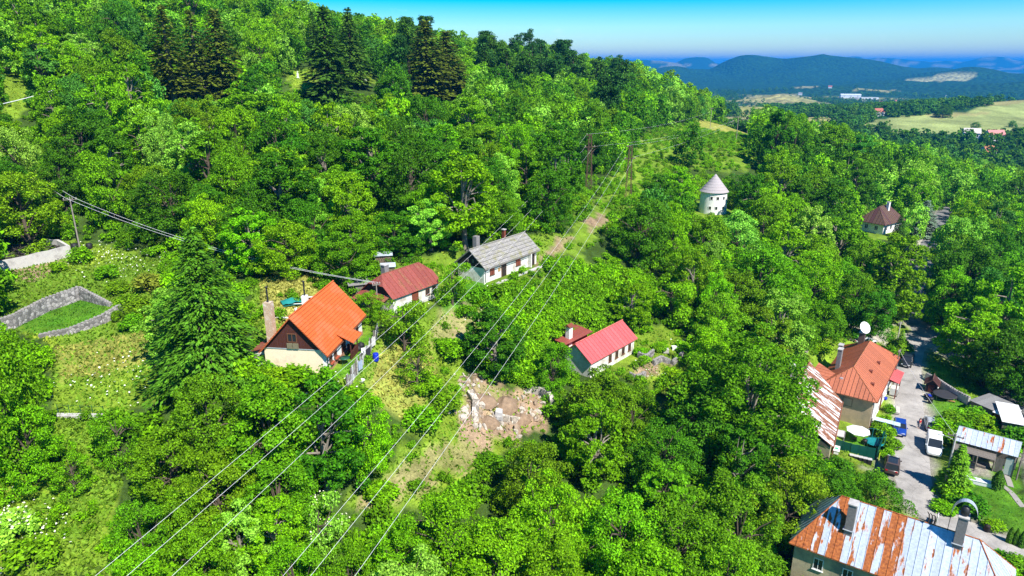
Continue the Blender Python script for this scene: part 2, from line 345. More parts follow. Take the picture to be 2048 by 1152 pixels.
ZP = {k: wpoly(v) for k, v in {
 'soil1': [(932,738),(960,765),(1000,762),(1092,788),(1100,832),(1045,872),(1000,880),(950,878),(915,850),(925,790)],
 'soil2': [(935,862),(985,885),(960,905),(930,950),(880,945),(820,975),(720,1012),(700,1000),(815,940),(885,895)],
 'soil3': [(905,620),(975,602),(985,640),(905,720),(850,690)], 'soil4': [(1058,540),(1120,478),(1155,472),(1112,520),(1076,546)],
 'soil5': [(1165,445),(1215,425),(1225,450),(1185,468)], 'soil6': [(0,535),(135,520),(150,535),(60,560),(0,565)], 'soil7': [(1265,740),(1300,722),(1345,722),(1310,755),(1270,765)],
 'dry1': [(520,560),(645,555),(650,590),(560,650),(520,640)], 'dry2': [(770,690),(850,690),(880,740),(850,800),(830,860),(790,830),(735,790)],
 'dry3': [(110,690),(300,660),(320,720),(120,760)],
 'lawn1': [(20,655),(160,590),(250,612),(90,672)], 'lawn2': [(655,750),(735,665),(755,690),(700,775)], 'lawn3': [(1850,755),(1870,755),(2000,830),(1930,870),(1860,830)],
 'lawn4': [(1920,960),(2048,900),(2048,1080),(1960,1050)], 'lawn5': [(1690,860),(1770,870),(1755,905),(1690,890)], 'lawn6': [(880,590),(940,560),(990,585),(900,620)],
 'gravel1': [(1925,920),(1995,925),(1985,950),(1925,945)], 'gravel2': [(1830,810),(1868,800),(1872,840),(1835,850)], 'gravel3': [(1770,905),(1800,890),(1790,945),(1740,945)], 'gravel4': [(1695,645),(1790,650),(1765,685),(1700,690)],
 'f1': [(1690,256),(1760,240),(1900,225),(2048,203),(2140,200),(2140,262),(2048,262),(1900,266),(1760,264)], 'f2': [(1440,215),(1490,213),(1600,235),(1680,243),(1640,256),(1500,238)],
 'f3': [(1465,196),(1560,187),(1640,197),(1560,207)], 'f4': [(1808,160),(1900,147),(1965,146),(1880,163)], 'f5': [(1580,175),(1640,172),(1625,182)], 'f6': [(1700,180),(1800,178),(1780,184)], 'f7': [(1420,205),(1470,200),(1465,210)], 'f8': [(1640,225),(1690,235),(1740,238),(1700,245)], 'f9': [(1840,235),(1900,225),(1960,222),(1900,236)], 'f10': [(1395,245),(1440,250),(1510,265),(1512,278),(1450,268),(1400,256)],
}.items()}
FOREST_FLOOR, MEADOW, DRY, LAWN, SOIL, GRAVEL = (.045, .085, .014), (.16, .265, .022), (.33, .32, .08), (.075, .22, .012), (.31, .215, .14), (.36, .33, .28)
def openness(x, y):
    o = np.zeros(x.shape, bool)
    for P in OPEN.values(): o |= inpoly(x, y, P)
    return o
def build_ground():
    rr = np.concatenate([np.arange(20, 270, 1.15), 270 * (42000 / 270) ** (np.arange(0, 231) / 230)])
    th = np.radians(np.linspace(-76, 76, 521))
    R, T = np.meshgrid(rr, th, indexing='ij'); X = (R * np.sin(T)).ravel(); Y = (-55 + R * np.cos(T)).ravel(); Z = ground(X, Y)
    nr, nt = R.shape; i = np.arange((nr - 1) * nt).reshape(nr - 1, nt)[:, :-1].ravel()
    me = mesh_np('ground', np.stack([X, Y, Z], 1), np.stack([i, i + 1, i + nt + 1, i + nt], 1), None, True)
    jx = X + 3.2 * (fbm(X / 2.6, Y / 2.6, 2) - .5); jy = Y + 3.2 * (fbm(X / 2.6 + 50, Y / 2.6 + 9, 2) - .5)
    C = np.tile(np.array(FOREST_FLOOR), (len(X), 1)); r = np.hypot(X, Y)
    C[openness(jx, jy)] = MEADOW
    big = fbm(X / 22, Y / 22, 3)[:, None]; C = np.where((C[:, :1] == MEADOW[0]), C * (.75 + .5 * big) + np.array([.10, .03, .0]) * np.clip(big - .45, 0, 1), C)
    for k, P in ZP.items():
        q = {'s': SOIL, 'd': DRY, 'l': LAWN, 'g': GRAVEL}.get(k[0])
        if q is None: continue
        m = inpoly(jx, jy, P); a = (.55 if k in ('soil3', 'dry3', 'dry2', 'soil2') else .9)
        a = np.clip(a * (.45 + 1.1 * fbm(X / 1.7, Y / 1.7, 3)), 0, 1)[:, None]; C = np.where(m[:, None], C * (1 - a) + np.array(q) * a, C)
    for P, hw in ROADS:   # gravelly verges
        bx = (x_ := X, (X > 40) & (X < 180) & (Y < 280) & (r < 320))[1]; idx = np.where(bx)[0]
        d, _ = _seg_near(X[idx], Y[idx], P); k = (1 - sstep(hw - .2, hw + 1.5, d + 2.2 * (fbm(X[idx] / 3, Y[idx] / 3, 3) - .5)))[:, None]; C[idx] = C[idx] * (1 - k) + np.array(GRAVEL) * k
    far = r > 480; fn = fbm(X / 260 + 3, Y / 260, 4); fld = fbm(X / 330, Y / 330, 2)[:, None]
    ffor = np.array([.014, .058, .014]); ffield = np.array([.20, .22, .062]) * (1 - fld) * 2 * .5 + np.array([.30, .27, .10]) * fld
    isf = (fn > .56) & (r < 3000); Cf = np.where(isf[:, None], ffield, ffor)
    Cf = np.where(((r > 8000) & (fn > .60))[:, None], np.array([.2, .2, .12]), Cf)
    jx = X + 40 * (fbm(X / 60, Y / 60, 2) - .5); jy = Y + 40 * (fbm(X / 60 + 50, Y / 60 + 9, 2) - .5)
    for k in ('f1', 'f2', 'f3', 'f4', 'f5', 'f6', 'f7', 'f8', 'f9', 'f10'):
        m = inpoly(jx, jy, ZP[k]); v = {'f1': (.27, .315, .10), 'f2': (.31, .31, .085), 'f4': (.30, .30, .14), 'f10': (.30, .31, .06)}.get(k, (.29, .27, .10))
        Cf = np.where(m[:, None], np.array(v) * (.8 + .4 * fbm(X / 35, Y / 35, 3)[:, None]), Cf)
        if k == 'f10': C = np.where(m[:, None], np.array(v), C)
    w = sstep(400, 560, r)[:, None]; C = C * (1 - w) + Cf * w
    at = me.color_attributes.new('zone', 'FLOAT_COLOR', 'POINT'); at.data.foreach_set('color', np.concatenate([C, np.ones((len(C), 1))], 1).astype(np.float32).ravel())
    m, nt_, b, o = nmat('ground'); N = nt_.nodes.new; L = nt_.links.new
    a = N('ShaderNodeAttribute'); a.attribute_name = 'zone'; g = N('ShaderNodeNewGeometry')
    def noise(sc, d, lo, hi, c0=.3, c1=.7):
        n = N('ShaderNodeTexNoise'); n.inputs['Scale'].default_value = sc; n.inputs['Detail'].default_value = d; n.inputs['Roughness'].default_value = .68; L(g.outputs['Position'], n.inputs[0])
        q = N('ShaderNodeMapRange'); q.inputs[1].default_value = c0; q.inputs[2].default_value = c1; q.inputs[3].default_value = lo; q.inputs[4].default_value = hi; L(n.outputs[0], q.inputs[0]); return n, q
    n1, q1 = noise(.55, 8, .55, 1.45); n2, q2 = noise(6, 4, .6, 1.4); n3, q3 = noise(.022, 8, .55, 1.45)
    c = a.outputs['Color']
    for q in (q1, q2, q3):
        x = N('ShaderNodeMixRGB'); x.blend_type = 'MULTIPLY'; x.inputs[0].default_value = 1; L(c, x.inputs[1]); L(q.outputs[0], x.inputs[2]); c = x.outputs[0]
    L(c, b.inputs['Base Color']); b.inputs['Roughness'].default_value = .95; b.inputs['Specular IOR Level'].default_value = .1
    bp = N('ShaderNodeBump'); bp.inputs['Strength'].default_value = .7; bp.inputs['Distance'].default_value = .25; L(n2.outputs[0], bp.inputs['Height'])
    b2 = N('ShaderNodeBump'); b2.inputs['Strength'].default_value = .8; b2.inputs['Distance'].default_value = 18
    nf = N('ShaderNodeTexVoronoi'); nf.inputs['Scale'].default_value = .045; L(g.outputs['Position'], nf.inputs[0])
    dist = N('ShaderNodeVectorMath'); dist.operation = 'LENGTH'; L(g.outputs['Position'], dist.inputs[0]); dr = N('ShaderNodeMapRange'); dr.inputs[1].default_value = 1200; dr.inputs[2].default_value = 2600; L(dist.outputs['Value'], dr.inputs[0])
    iv = N('ShaderNodeMath'); iv.operation = 'MULTIPLY'; L(nf.outputs['Distance'], iv.inputs[0]); L(dr.outputs[0], iv.inputs[1]); i2 = N('ShaderNodeMath'); i2.operation = 'MULTIPLY'; i2.inputs[1].default_value = -1; L(iv.outputs[0], i2.inputs[0])
    L(i2.outputs[0], b2.inputs['Height']); L(bp.outputs[0], b2.inputs['Normal']); L(b2.outputs[0], b.inputs['Normal'])
    me.materials.append(m); o = bpy.data.objects.new('ground', me); link(o); struct(o); return o
GROUND = build_ground()
def road_mat(name, c, cracks=.5):
    m, nt, b, o = nmat(name); N = nt.nodes.new; L = nt.links.new; g = N('ShaderNodeNewGeometry')
    n = N('ShaderNodeTexNoise'); n.inputs['Scale'].default_value = .35; n.inputs['Detail'].default_value = 8; n.inputs['Roughness'].default_value = .7; L(g.outputs['Position'], n.inputs[0])
    r = N('ShaderNodeValToRGB'); e = r.color_ramp.elements; e[0].position = .3; e[0].color = (*[k * .60 for k in c], 1); e[1].position = .68; e[1].color = (*[k * 1.2 for k in c], 1); L(n.outputs[0], r.inputs[0])
    n2 = N('ShaderNodeTexNoise'); n2.inputs['Scale'].default_value = 14; n2.inputs['Detail'].default_value = 3; L(g.outputs['Position'], n2.inputs[0])
    q = N('ShaderNodeMapRange'); q.inputs[1].default_value = .3; q.inputs[2].default_value = .7; q.inputs[3].default_value = .8; q.inputs[4].default_value = 1.2; L(n2.outputs[0], q.inputs[0])
    x = N('ShaderNodeMixRGB'); x.blend_type = 'MULTIPLY'; x.inputs[0].default_value = 1; L(r.outputs[0], x.inputs[1]); L(q.outputs[0], x.inputs[2])
    v = N('ShaderNodeTexVoronoi'); v.feature = 'DISTANCE_TO_EDGE'; v.inputs['Scale'].default_value = .33; L(g.outputs['Position'], v.inputs[0])
    cr = N('ShaderNodeMath'); cr.operation = 'LESS_THAN'; cr.inputs[1].default_value = .012; L(v.outputs['Distance'], cr.inputs[0]); cm = N('ShaderNodeMath'); cm.operation = 'MULTIPLY'; cm.inputs[1].default_value = cracks; L(cr.outputs[0], cm.inputs[0])
    y = N('ShaderNodeMixRGB'); L(cm.outputs[0], y.inputs[0]); L(x.outputs[0], y.inputs[1]); y.inputs[2].default_value = (*[k * .4 for k in c], 1)
    L(y.outputs[0], b.inputs['Base Color']); b.inputs['Roughness'].default_value = .9; b.inputs['Specular IOR Level'].default_value = .2
    bp = N('ShaderNodeBump'); bp.inputs['Strength'].default_value = .25; bp.inputs['Distance'].default_value = .04; L(n2.outputs[0], bp.inputs['Height']); L(bp.outputs[0], b.inputs['Normal']); return m
def build_road(name, P, hw, m, lift=0.):
    V = []; n = 7
    for i, p in enumerate(P):
        d = P[min(i + 1, len(P) - 1)] - P[max(i - 1, 0)]; d = d / np.hypot(d[0], d[1]); nx, ny = d[1], -d[0]
        for j in range(n):
            s = (j / (n - 1) * 2 - 1); w = hw + .45 * (vnoise(np.array([i * .37]), np.array([s * 3.0]))[0] - .5) * (abs(s) > .9)
            V.append((p[0] + nx * s * w, p[1] + ny * s * w, p[2] + lift - .05 * s * s - (.10 if abs(s) > .99 else 0)))
    k = np.arange((len(P) - 1) * n).reshape(-1, n)[:, :-1].ravel()
    o = bpy.data.objects.new(name, mesh_np(name, V, np.stack([k, k + n, k + n + 1, k + 1], 1)[:, ::-1], m, True)); link(o); return struct(o)
build_road('main_road', MAIN_ROAD, 3.0, road_mat('asphalt', (.21, .205, .20)))
build_road('side_lane', LANE, 2.35, road_mat('worn_lane', (.37, .345, .32), .3), .012)

# ------------------------------------------------------------------ plants
def unit(a): return a / np.maximum(np.linalg.norm(a, axis=1, keepdims=True), 1e-9)
def cards(c, nrm, ln, wd, rng, axis=None, fold=.22):
    """Leaf-shaped faces: a folded diamond at every centre."""
    n = len(c); nrm = unit(nrm); a = unit(axis if axis is not None else rng.normal(size=(n, 3))); u = unit(a - nrm * (a * nrm).sum(1, keepdims=True)); w = np.cross(nrm, u)
    ln = np.broadcast_to(ln, (n,))[:, None]; wd = np.broadcast_to(wd, (n,))[:, None]
    V = np.empty((n, 4, 3)); V[:, 0] = c - u * ln * .5; V[:, 1] = c + w * wd * .5 - nrm * wd * fold + u * ln * .06; V[:, 2] = c + u * ln * .5; V[:, 3] = c - w * wd * .5 - nrm * wd * fold + u * ln * .06
    return V.reshape(-1, 3), np.arange(n * 4).reshape(n, 4)
def join(parts):
    V = []; F = []; o = 0
    for v, f in parts: V.append(v); F.append(f + o); o += len(v)
    return np.concatenate(V), np.concatenate(F)
def broadleaf(seed, H, R, tf=.22, nl=46, leaves=9000, ls=.34, lobe=(.20, .34), top=1.0, droop=0., spread=.5):
    """Crown of many leafy boughs (trunk base at the origin) and the limbs that carry them."""
    rng = np.random.default_rng(seed); zc = H * (1 + tf) / 2; hz = H * (1 - tf) / 2
    d = unit(rng.normal(size=(nl, 3))); d[:, 2] = d[:, 2] * .9 + .12; rf = rng.uniform(.42, .88, nl) ** .7
    egg = 1 - .28 * top * np.clip(d[:, 2], 0, 1) + .10 * np.clip(-d[:, 2], 0, 1)
    lean = rng.normal(size=2) * .06 * R
    lc = np.stack([d[:, 0] * R * rf * egg, d[:, 1] * R * rf * egg, zc + d[:, 2] * hz * rf * .95], 1); lc[:, :2] += lean * ((lc[:, 2:3]) / H)
    sk = rng.random(nl) < .26; zs = rng.uniform(.07, .38, nl) * H; rs = rng.uniform(.45, .86, nl) * R; an = np.arctan2(d[:, 1], d[:, 0]); lc[sk] = np.stack([np.cos(an) * rs, np.sin(an) * rs, zs], 1)[sk]   # low skirt
    lr = R * rng.uniform(*lobe, nl) * (1.05 - .25 * rf)
    ext = rng.random(nl) < .16; lc[ext] += (lc[ext] - np.array([0, 0, zc])) * .16   # boughs that stick out
    w = lr ** 2; cnt = np.maximum(8, (leaves * w / w.sum()).astype(int)); k = np.repeat(np.arange(nl), cnt); n = len(k)
    out = unit(lc - np.array([0, 0, zc - hz * .3]))
    q = unit(rng.normal(size=(n, 3)) + out[k] * .55 + np.array([0, 0, .38]))
    rr = rng.uniform(.35, 1.0, n) ** .45 * rng.uniform(.9, 1.14, n)
    p = lc[k] + q * (lr[k] * rr)[:, None] * np.array([1.12, 1.12, .78]); p[:, 2] -= droop * rng.random(n) * lr[k]
    nr = q * .55 + np.array([0, 0, .55]) + rng.normal(size=(n, 3)) * spread
    s = ls * rng.uniform(.65, 1.35, n)
    V, F = cards(p, nr, s, s * .68, rng)
    b = MB(); r0 = .028 * H ** .9 + .05
    tp = [(0, 0, -.5), (lean[0] * .1, lean[1] * .1, H * tf * .6), (lean[0] * .4, lean[1] * .4, H * .45), (lean[0] * .8, lean[1] * .8, H * .78)]
    b.tube(tp, [r0 * 1.25, r0, r0 * .62, r0 * .12], 7)
    for i in rng.permutation(nl)[:min(nl, 18)]:
        z0 = rng.uniform(.5 * tf + .12, .62) * H; z0 = min(z0, lc[i, 2] - .3) if lc[i, 2] > H * .3 else H * tf * .7; s0 = Vector((lean[0] * z0 / H, lean[1] * z0 / H, z0)); e = Vector(lc[i]); m = s0.lerp(e, .5) + Vector((rng.normal() * .2, rng.normal() * .2, .18 * R * rng.random()))
        b.tube([s0, m, e], [r0 * .42, r0 * .27, r0 * .07], 5, False)
    return (V, F), b
def spruce(seed, H, R, leaves=7000, ls=.42, bare=.06, thin=1.0, whorls=26):
    rng = np.random.default_rng(seed); C = []; Nn = []; A = []; S = []
    per = leaves / (whorls * 7.)
    for i in range(whorls):
        t = (i + .5) / whorls; z = H * (bare + (1 - bare) * t ** .92); rad_ = R * (1 - t) ** .82 * rng.uniform(.82, 1.12) + .15
        nb = int(rng.integers(6, 9)); a0 = rng.random() * 6.28
        for j in range(nb):
            a = a0 + 6.283 * j / nb + rng.normal() * .16; L = rad_ * rng.uniform(.72, 1.15)
            if rng.random() < .07: continue
            n = max(5, int(per * (.35 + 1.5 * (1 - t)) * thin)); s = rng.random(n) ** .62
            dz = .10 * L * np.sin(s * 2.6) - .34 * L * s ** 1.5; side = rng.normal(size=n) * (.20 * L * (1.12 - s) + .10)
            dx, dy = math.cos(a), math.sin(a)
            p = np.stack([dx * s * L - dy * side, dy * s * L + dx * side, z + dz - rng.random(n) * .34 * (.35 + .3 * R / 3) - np.abs(side) * .18], 1); C.append(p)
            nr = np.stack([dx * .35 * np.ones(n), dy * .35 * np.ones(n), np.ones(n)], 1) + rng.normal(size=(n, 3)) * .35; Nn.append(nr)
            A.append(np.stack([np.full(n, dx) - dy * side / (abs(side) + .1) * .7, np.full(n, dy) + dx * side / (abs(side) + .1) * .7, np.full(n, -.45)], 1)); S.append(ls * rng.uniform(.7, 1.3, n) * (.75 + .35 * (1 - t)))
    n = 40; C.append(np.stack([rng.normal(size=n) * .12, rng.normal(size=n) * .12, H - rng.random(n) * 1.6], 1)); Nn.append(rng.normal(size=(n, 3))); A.append(np.tile([0, 0, 1.], (n, 1)) + rng.normal(size=(n, 3)) * .5); S.append(np.full(n, ls))
    S = np.concatenate(S); V, F = cards(np.concatenate(C), np.concatenate(Nn), S * 1.25, S * .52, rng, np.concatenate(A), .1)
    b = MB(); r0 = .016 * H + .06; b.tube([(0, 0, -.5), (0, 0, H * .5), (0, 0, H * .99)], [r0, r0 * .6, .02], 7)
    for i in range(26):
        z = H * rng.uniform(.06, .8); a = rng.random() * 6.28; L = R * (1 - z / H) ** .8 * .8; b.tube([(0, 0, z), (math.cos(a) * L, math.sin(a) * L, z - .2 * L)], [.05, .015], 4, False)
    return (V, F), b
def pine(seed, H, R, leaves=3500, ls=.4):
    rng = np.random.default_rng(seed); nl = 24; zc = H * rng.uniform(.42, .98, nl); a = rng.random(nl) * 6.28; rr = R * rng.uniform(.15, .85, nl) * (1.15 - (zc / H) * .55)
    lc = np.stack([np.cos(a) * rr, np.sin(a) * rr, zc], 1); lr = R * rng.uniform(.26, .42, nl); k = rng.integers(0, nl, leaves); q = unit(rng.normal(size=(leaves, 3)) + np.array([0, 0, .3]))
    p = lc[k] + q * (lr[k] * rng.uniform(.4, 1.05, leaves))[:, None] * np.array([1.1, 1.1, .85]); s = ls * rng.uniform(.6, 1.3, leaves)
    V, F = cards(p, q + rng.normal(size=(leaves, 3)) * .6 + np.array([0, 0, .4]), s, s * .45, rng, fold=.1)
    b = MB(); r0 = .017 * H + .06; b.tube([(0, 0, -.5), (.1, 0, H * .5), (0, .1, H * .97)], [r0, r0 * .7, .03], 6)
    for i in range(nl): b.tube([(0, 0, zc[i] - .4), tuple(lc[i])], [.06, .02], 4, False)
    return (V, F), b
def thuja(seed, H, R, leaves=1800, ls=.2):
    rng = np.random.default_rng(seed); t = rng.random(leaves) ** .8; a = rng.random(leaves) * 6.28; r = R * np.sin(np.clip(.35 + 2.4 * (t * .97), 0, 3.05)) ** .7 * rng.uniform(.7, 1.06, leaves); r = np.where(t < .5, R * rng.uniform(.75, 1.05, leaves), R * ((1 - t) / .5) ** .6 * rng.uniform(.75, 1.05, leaves))
    p = np.stack([np.cos(a) * r, np.sin(a) * r, .05 * H + t * H * .95], 1); q = np.stack([np.cos(a), np.sin(a), .4 + 0 * a], 1) + rng.normal(size=(leaves, 3)) * .4
    V, F = cards(p, q, ls * rng.uniform(.7, 1.3, leaves) * 1.3, ls * .6, rng, np.tile([0, 0, 1.], (leaves, 1)) + rng.normal(size=(leaves, 3)) * .3, .1)
    b = MB(); b.tube([(0, 0, -.3), (0, 0, H * .8)], [.07, .02], 5); return (V, F), b
def bush(seed, H, R, leaves=1600, ls=.26, nl=14):
    rng = np.random.default_rng(seed); d = unit(rng.normal(size=(nl, 3))); d[:, 2] = np.abs(d[:, 2]); lc = np.stack([d[:, 0] * R * .62, d[:, 1] * R * .62, H * .22 + d[:, 2] * H * .5], 1); lr = R * rng.uniform(.28, .5, nl)
    k = rng.integers(0, nl, leaves); q = unit(rng.normal(size=(leaves, 3)) + np.array([0, 0, .45])); p = lc[k] + q * (lr[k] * rng.uniform(.5, 1.12, leaves))[:, None] * np.array([1, 1, .8 * H / R]); p[:, 2] = np.maximum(p[:, 2], .03)
    s = ls * rng.uniform(.6, 1.4, leaves); V, F = cards(p, q * .5 + np.array([0, 0, .6]) + rng.normal(size=(leaves, 3)) * .5, s, s * .65, rng)
    b = MB()
    for i in range(6): b.tube([(0, 0, -.2), tuple(lc[i])], [.05, .015], 4, False)
    return (V, F), b
PROTO = {}
def proto(name, gen, leaf, bark=None):
    (V, F), b = gen; me = mesh_np(name + '_crown', V, F, leaf); PROTO[name] = (me, b.mesh(name + '_trunk', bark or M_bark), float(V[:, 2].max()), float(np.percentile(np.hypot(V[:, 0], V[:, 1]), 96)))
# near kinds (all about 10 m tall, scaled to size on planting)
for i in range(5): proto('oak%d' % i, broadleaf(100 + i, 10, 4.6, .03, 105, 15500, .25, (.13, .26)), M_leaf)
for i in range(4): proto('ash%d' % i, broadleaf(200 + i, 10, 3.6, .06, 100, 14000, .25, (.12, .23), 1.2, .3, .65), M_leaf, M_bark_p)
for i in range(3): proto('round%d' % i, broadleaf(300 + i, 10, 5.2, .0, 120, 17000, .25, (.13, .24), .7), M_leaf)
for i in range(3): proto('slim%d' % i, broadleaf(400 + i, 10, 2.5, .02, 60, 8500, .26, (.18, .32), 1.3), M_leaf)
for i in range(2): proto('spruce%d' % i, spruce(500 + i, 10, 2.0, 5200, .30), M_needle)
proto('spruce_thin', spruce(505, 10, 1.55, 3000, .30, .12, .8), M_needle, M_bark_p)
proto('big_spruce', spruce(510, 14, 4.9, 17000, .30, .02, 1.0, 30), M_needle)
for i in range(3): proto('pine%d' % i, pine(520 + i, 10, 2.3), M_needle)
proto('thuja0', thuja(530, 2.5, .55), M_needle)
for i in range(4): proto('bush%d' % i, bush(540 + i, 2.0, 1.5), M_leaf)
proto('big_ash', broadleaf(801, 18, 8.4, .10, 190, 34000, .30, (.09, .17), 1.0, .3, .65), M_leaf, M_bark_p)
proto('fruit0', broadleaf(600, 6, 3.0, .22, 34, 5200, .22, (.2, .34), .5), M_leaf); proto('fruit1', broadleaf(601, 6, 2.8, .28, 30, 3600, .22, (.2, .32), .5), M_leaf)
# TINTS multiply the leaf colour
TINT = {'bright': (1.26, 1.28, .7), 'mid': (.95, 1.0, .8), 'deep': (.48, .68, .9), 'yellow': (1.45, 1.42, .6), 'olive': (1.15, 1.02, 1.0), 'pale': (1.9, 1.65, 9.0), 'blue': (.60, .85, 5.0), 'dry': (1.9, 1.05, 5.0), 'larch': (2.6, 2.3, 1.2), 'bronze': (1.75, .95, .8), 'silver': (2.6, 1.5, 12.0)}
TONEWORD = {'bright': 'bright green', 'mid': 'mid-green', 'deep': 'dark green', 'yellow': 'yellow-green', 'olive': 'olive green', 'pale': 'pale silvery green', 'blue': 'blue-green', 'dry': 'dull brownish green', 'larch': 'light green', 'bronze': 'dark olive', 'silver': 'silvery blue'}
PLANTS = []
def plant(kind, loc, H, R=None, tone='mid', name='broadleaf_tree', cat='tree', label=None, group=None, wob=.12):
    me, tr, ph, pr = PROTO[kind]; rng = random
    e = bpy.data.objects.new(name, None); COL.objects.link(e); e.location = tuple(loc); e.rotation_euler = (0, 0, rng.uniform(0, 6.28)); e.empty_display_size = .3
    sz = H / ph; sx = (R / pr) if R else sz
    c = TINT[tone]; w = [1 + rng.uniform(-wob, wob) for _ in range(3)]; s = 1 + rng.uniform(-.12, .12)
    part('crown', me, e, scale=(sx, sx, sz), color=(c[0] * w[0] * s, c[1] * w[1] * s, c[2] * w[2] * s)); part('trunk', tr, e, scale=(sx, sx, sz))
    e['category'] = cat; e['kind'] = 'thing'
    if group: e['group'] = group
    if label: e['label'] = label
    px, py, d = proj((loc[0], loc[1], loc[2] + H * .6)); PLANTS.append(dict(o=e, px=px, py=py, d=d, tone=tone, H=H, R=R or sx * pr, name=name, loc=tuple(loc), label=label)); return e
# --- protected views: nearer trees must not stand in front of these (picture boxes and distance)
PROT = [(528,560,745,752,78),(640,670,860,860,70),(740,510,885,612,92),(925,465,1080,570,105),(1138,640,1270,732,100),(1398,342,1455,415,166),(1728,412,1800,470,212),
        (1270,670,1370,750,97),(925,760,1092,880,80),(1655,655,1800,900,108),(1775,840,1900,1000,88),(1780,700,1850,840,105),(1800,640,1900,720,125),(1845,750,1960,840,108),(1900,840,2048,960,92),(1580,1000,2048,1500,66),(1590,700,1660,740,100),(1605,735,1690,880,104),
        (0,570,260,680,84),(0,490,140,560,100),(110,690,325,800,72),(0,960,205,1400,64),(1168,268,1190,372,182),(1248,290,1264,395,176),(320,12,482,188,185),(630,12,740,190,245),(825,40,925,185,262),(160,400,300,470,104),(300,440,420,520,96),(470,508,740,556,87),(1260,320,1500,345,220),(1430,255,1510,320,240),(1170,460,1230,500,130),(1060,480,1150,540,104),
        (140,398,170,500,100),(860,610,980,720,80),(700,880,980,1010,64),(1940,960,2048,1060,75),(565,140,630,180,215),(690,148,755,168,240),(0,130,60,235,140),(1835,490,1870,640,150),(1880,1030,2048,1500,70),(170,490,300,560,95)]
def blocks(x, y, z, H, R):
    px, py, d = proj((x, y, z + H * .55)); rp = R / d * FPX; hp = H * .5 / d * FPX
    for x0, y0, x1, y1, dd in PROT:
        if d < dd and px + rp * .85 > x0 and px - rp * .85 < x1 and py + hp * .85 > y0 and py - hp * .9 < y1: return True
    return False

# --- trees one can point at: where the top and the foot are seen, half width, kind, tone
HAND = [
 (30,655,950,80,'oak0','olive'),(75,800,965,62,'oak3','bright'),(430,748,930,88,'round0','olive'),(550,750,960,98,'oak1','mid'),(655,765,985,88,'ash3','deep'),(735,790,945,62,'round2','yellow'),(350,850,1000,72,'oak3','olive'),(450,890,1060,82,'round1','olive'),(565,920,1085,80,'oak2','mid'),
 (245,828,925,45,'fruit0','mid'),(150,905,985,40,'fruit1','bright'),(300,1000,1150,58,'oak4','mid'),(395,960,1110,62,'round1','olive'),(490,1010,1160,58,'ash2','pale'),(560,1000,1160,62,'ash1','bright'),(645,1000,1135,52,'fruit0','pale'),(420,1040,1200,70,'oak0','bright'),(290,1080,1230,60,'oak2','bright'),(705,1080,1240,58,'round0','mid'),(600,1080,1240,62,'oak4','bright'),
 (900,985,1170,90,'round0','bright'),(805,1050,1220,78,'round2','bright'),(1000,1040,1220,88,'oak1','bright'),(1095,960,1150,84,'round2','bright'),(1060,872,1030,78,'round1','olive'),(1190,795,965,68,'ash0','bright'),(1185,735,885,72,'oak4','olive'),(1262,765,880,48,'oak2','mid'),(1235,985,1170,88,'round0','bright'),(1350,1000,1185,98,'round2','mid'),(1470,955,1130,84,'oak2','mid'),(1570,905,1090,84,'round1','olive'),
 (1115,1075,1260,88,'round1','bright'),(1280,1085,1260,88,'oak3','bright'),(1440,1080,1260,90,'round0','mid'),(1485,648,935,140,'big_ash','mid'),(1400,760,930,82,'oak4','deep'),(1325,845,985,72,'round2','deep'),(1640,925,1055,62,'oak2','deep'),(1738,952,1060,66,'round0','deep'),(1560,790,940,62,'ash1','mid'),
 (1105,682,790,38,'oak2','mid'),(810,592,705,50,'fruit0','olive'),(905,525,608,38,'fruit0','bright'),(835,700,778,42,'fruit1','olive'),(735,580,640,36,'round1','bright'),(1275,395,530,60,'oak0','deep'),(1480,345,425,38,'round2','deep'),(1540,338,430,45,'ash2','olive'),(1355,330,430,34,'ash1','bright'),(1325,400,475,34,'oak2','bright'),
 (1510,480,655,74,'oak3','mid'),(1620,330,455,54,'oak1','mid'),(1545,215,350,32,'slim0','deep'),(1582,225,345,36,'oak2','mid'),(1655,242,352,40,'oak0','mid'),(1690,300,400,40,'ash0','mid'),(1770,468,640,62,'ash1','mid'),(1700,540,665,52,'round0','mid'),(1735,575,680,45,'oak0','deep'),
 (1930,590,735,66,'ash0','bright'),(1892,530,655,44,'oak3','bright'),(1990,640,785,60,'oak4','deep'),(2035,545,690,56,'oak2','yellow'),(1920,470,600,46,'ash2','mid'),(1985,500,640,50,'oak1','mid'),(1965,690,775,50,'round2','deep'),(2045,680,800,56,'round0','deep'),
 (1620,470,595,56,'oak4','bright'),(1380,490,605,60,'round0','mid'),(1460,540,665,60,'oak0','mid'),(1340,552,645,50,'fruit0','bright'),(1640,600,690,42,'oak2','mid'),(1590,620,705,44,'round1','mid'),(1560,560,660,46,'ash0','bright'),
 (930,300,492,74,'ash3','yellow'),(862,395,500,46,'ash0','pale'),(790,420,512,56,'oak1','deep'),(560,290,430,80,'ash1','bright'),(500,175,300,74,'ash2','bright'),(350,340,478,80,'round2','deep'),(310,330,425,60,'oak2','olive'),(180,215,370,70,'oak4','deep'),(60,340,492,76,'oak0','olive'),(580,440,550,66,'round0','yellow'),(685,460,570,58,'oak3','mid'),
 (730,210,315,56,'ash3','yellow'),(440,200,290,50,'ash0','pale'),(95,95,212,38,'slim1','blue'),(690,330,450,60,'oak2','mid'),(1000,380,470,46,'oak4','mid'),
]
used_w = []
def seen(px, yt, yb, rpx):
    """Foot on the ground, height and radius of a tree surveyed by top, foot and half width."""
    p = hit(px, yb)
    if p is None: return None
    lo, hi = .5, 60.
    for _ in range(30):
        md = (lo + hi) / 2; lo, hi = (md, hi) if proj((p[0], p[1], p[2] + md))[1] > yt else (lo, md)
    return p, lo, rpx * proj(p)[2] / FPX
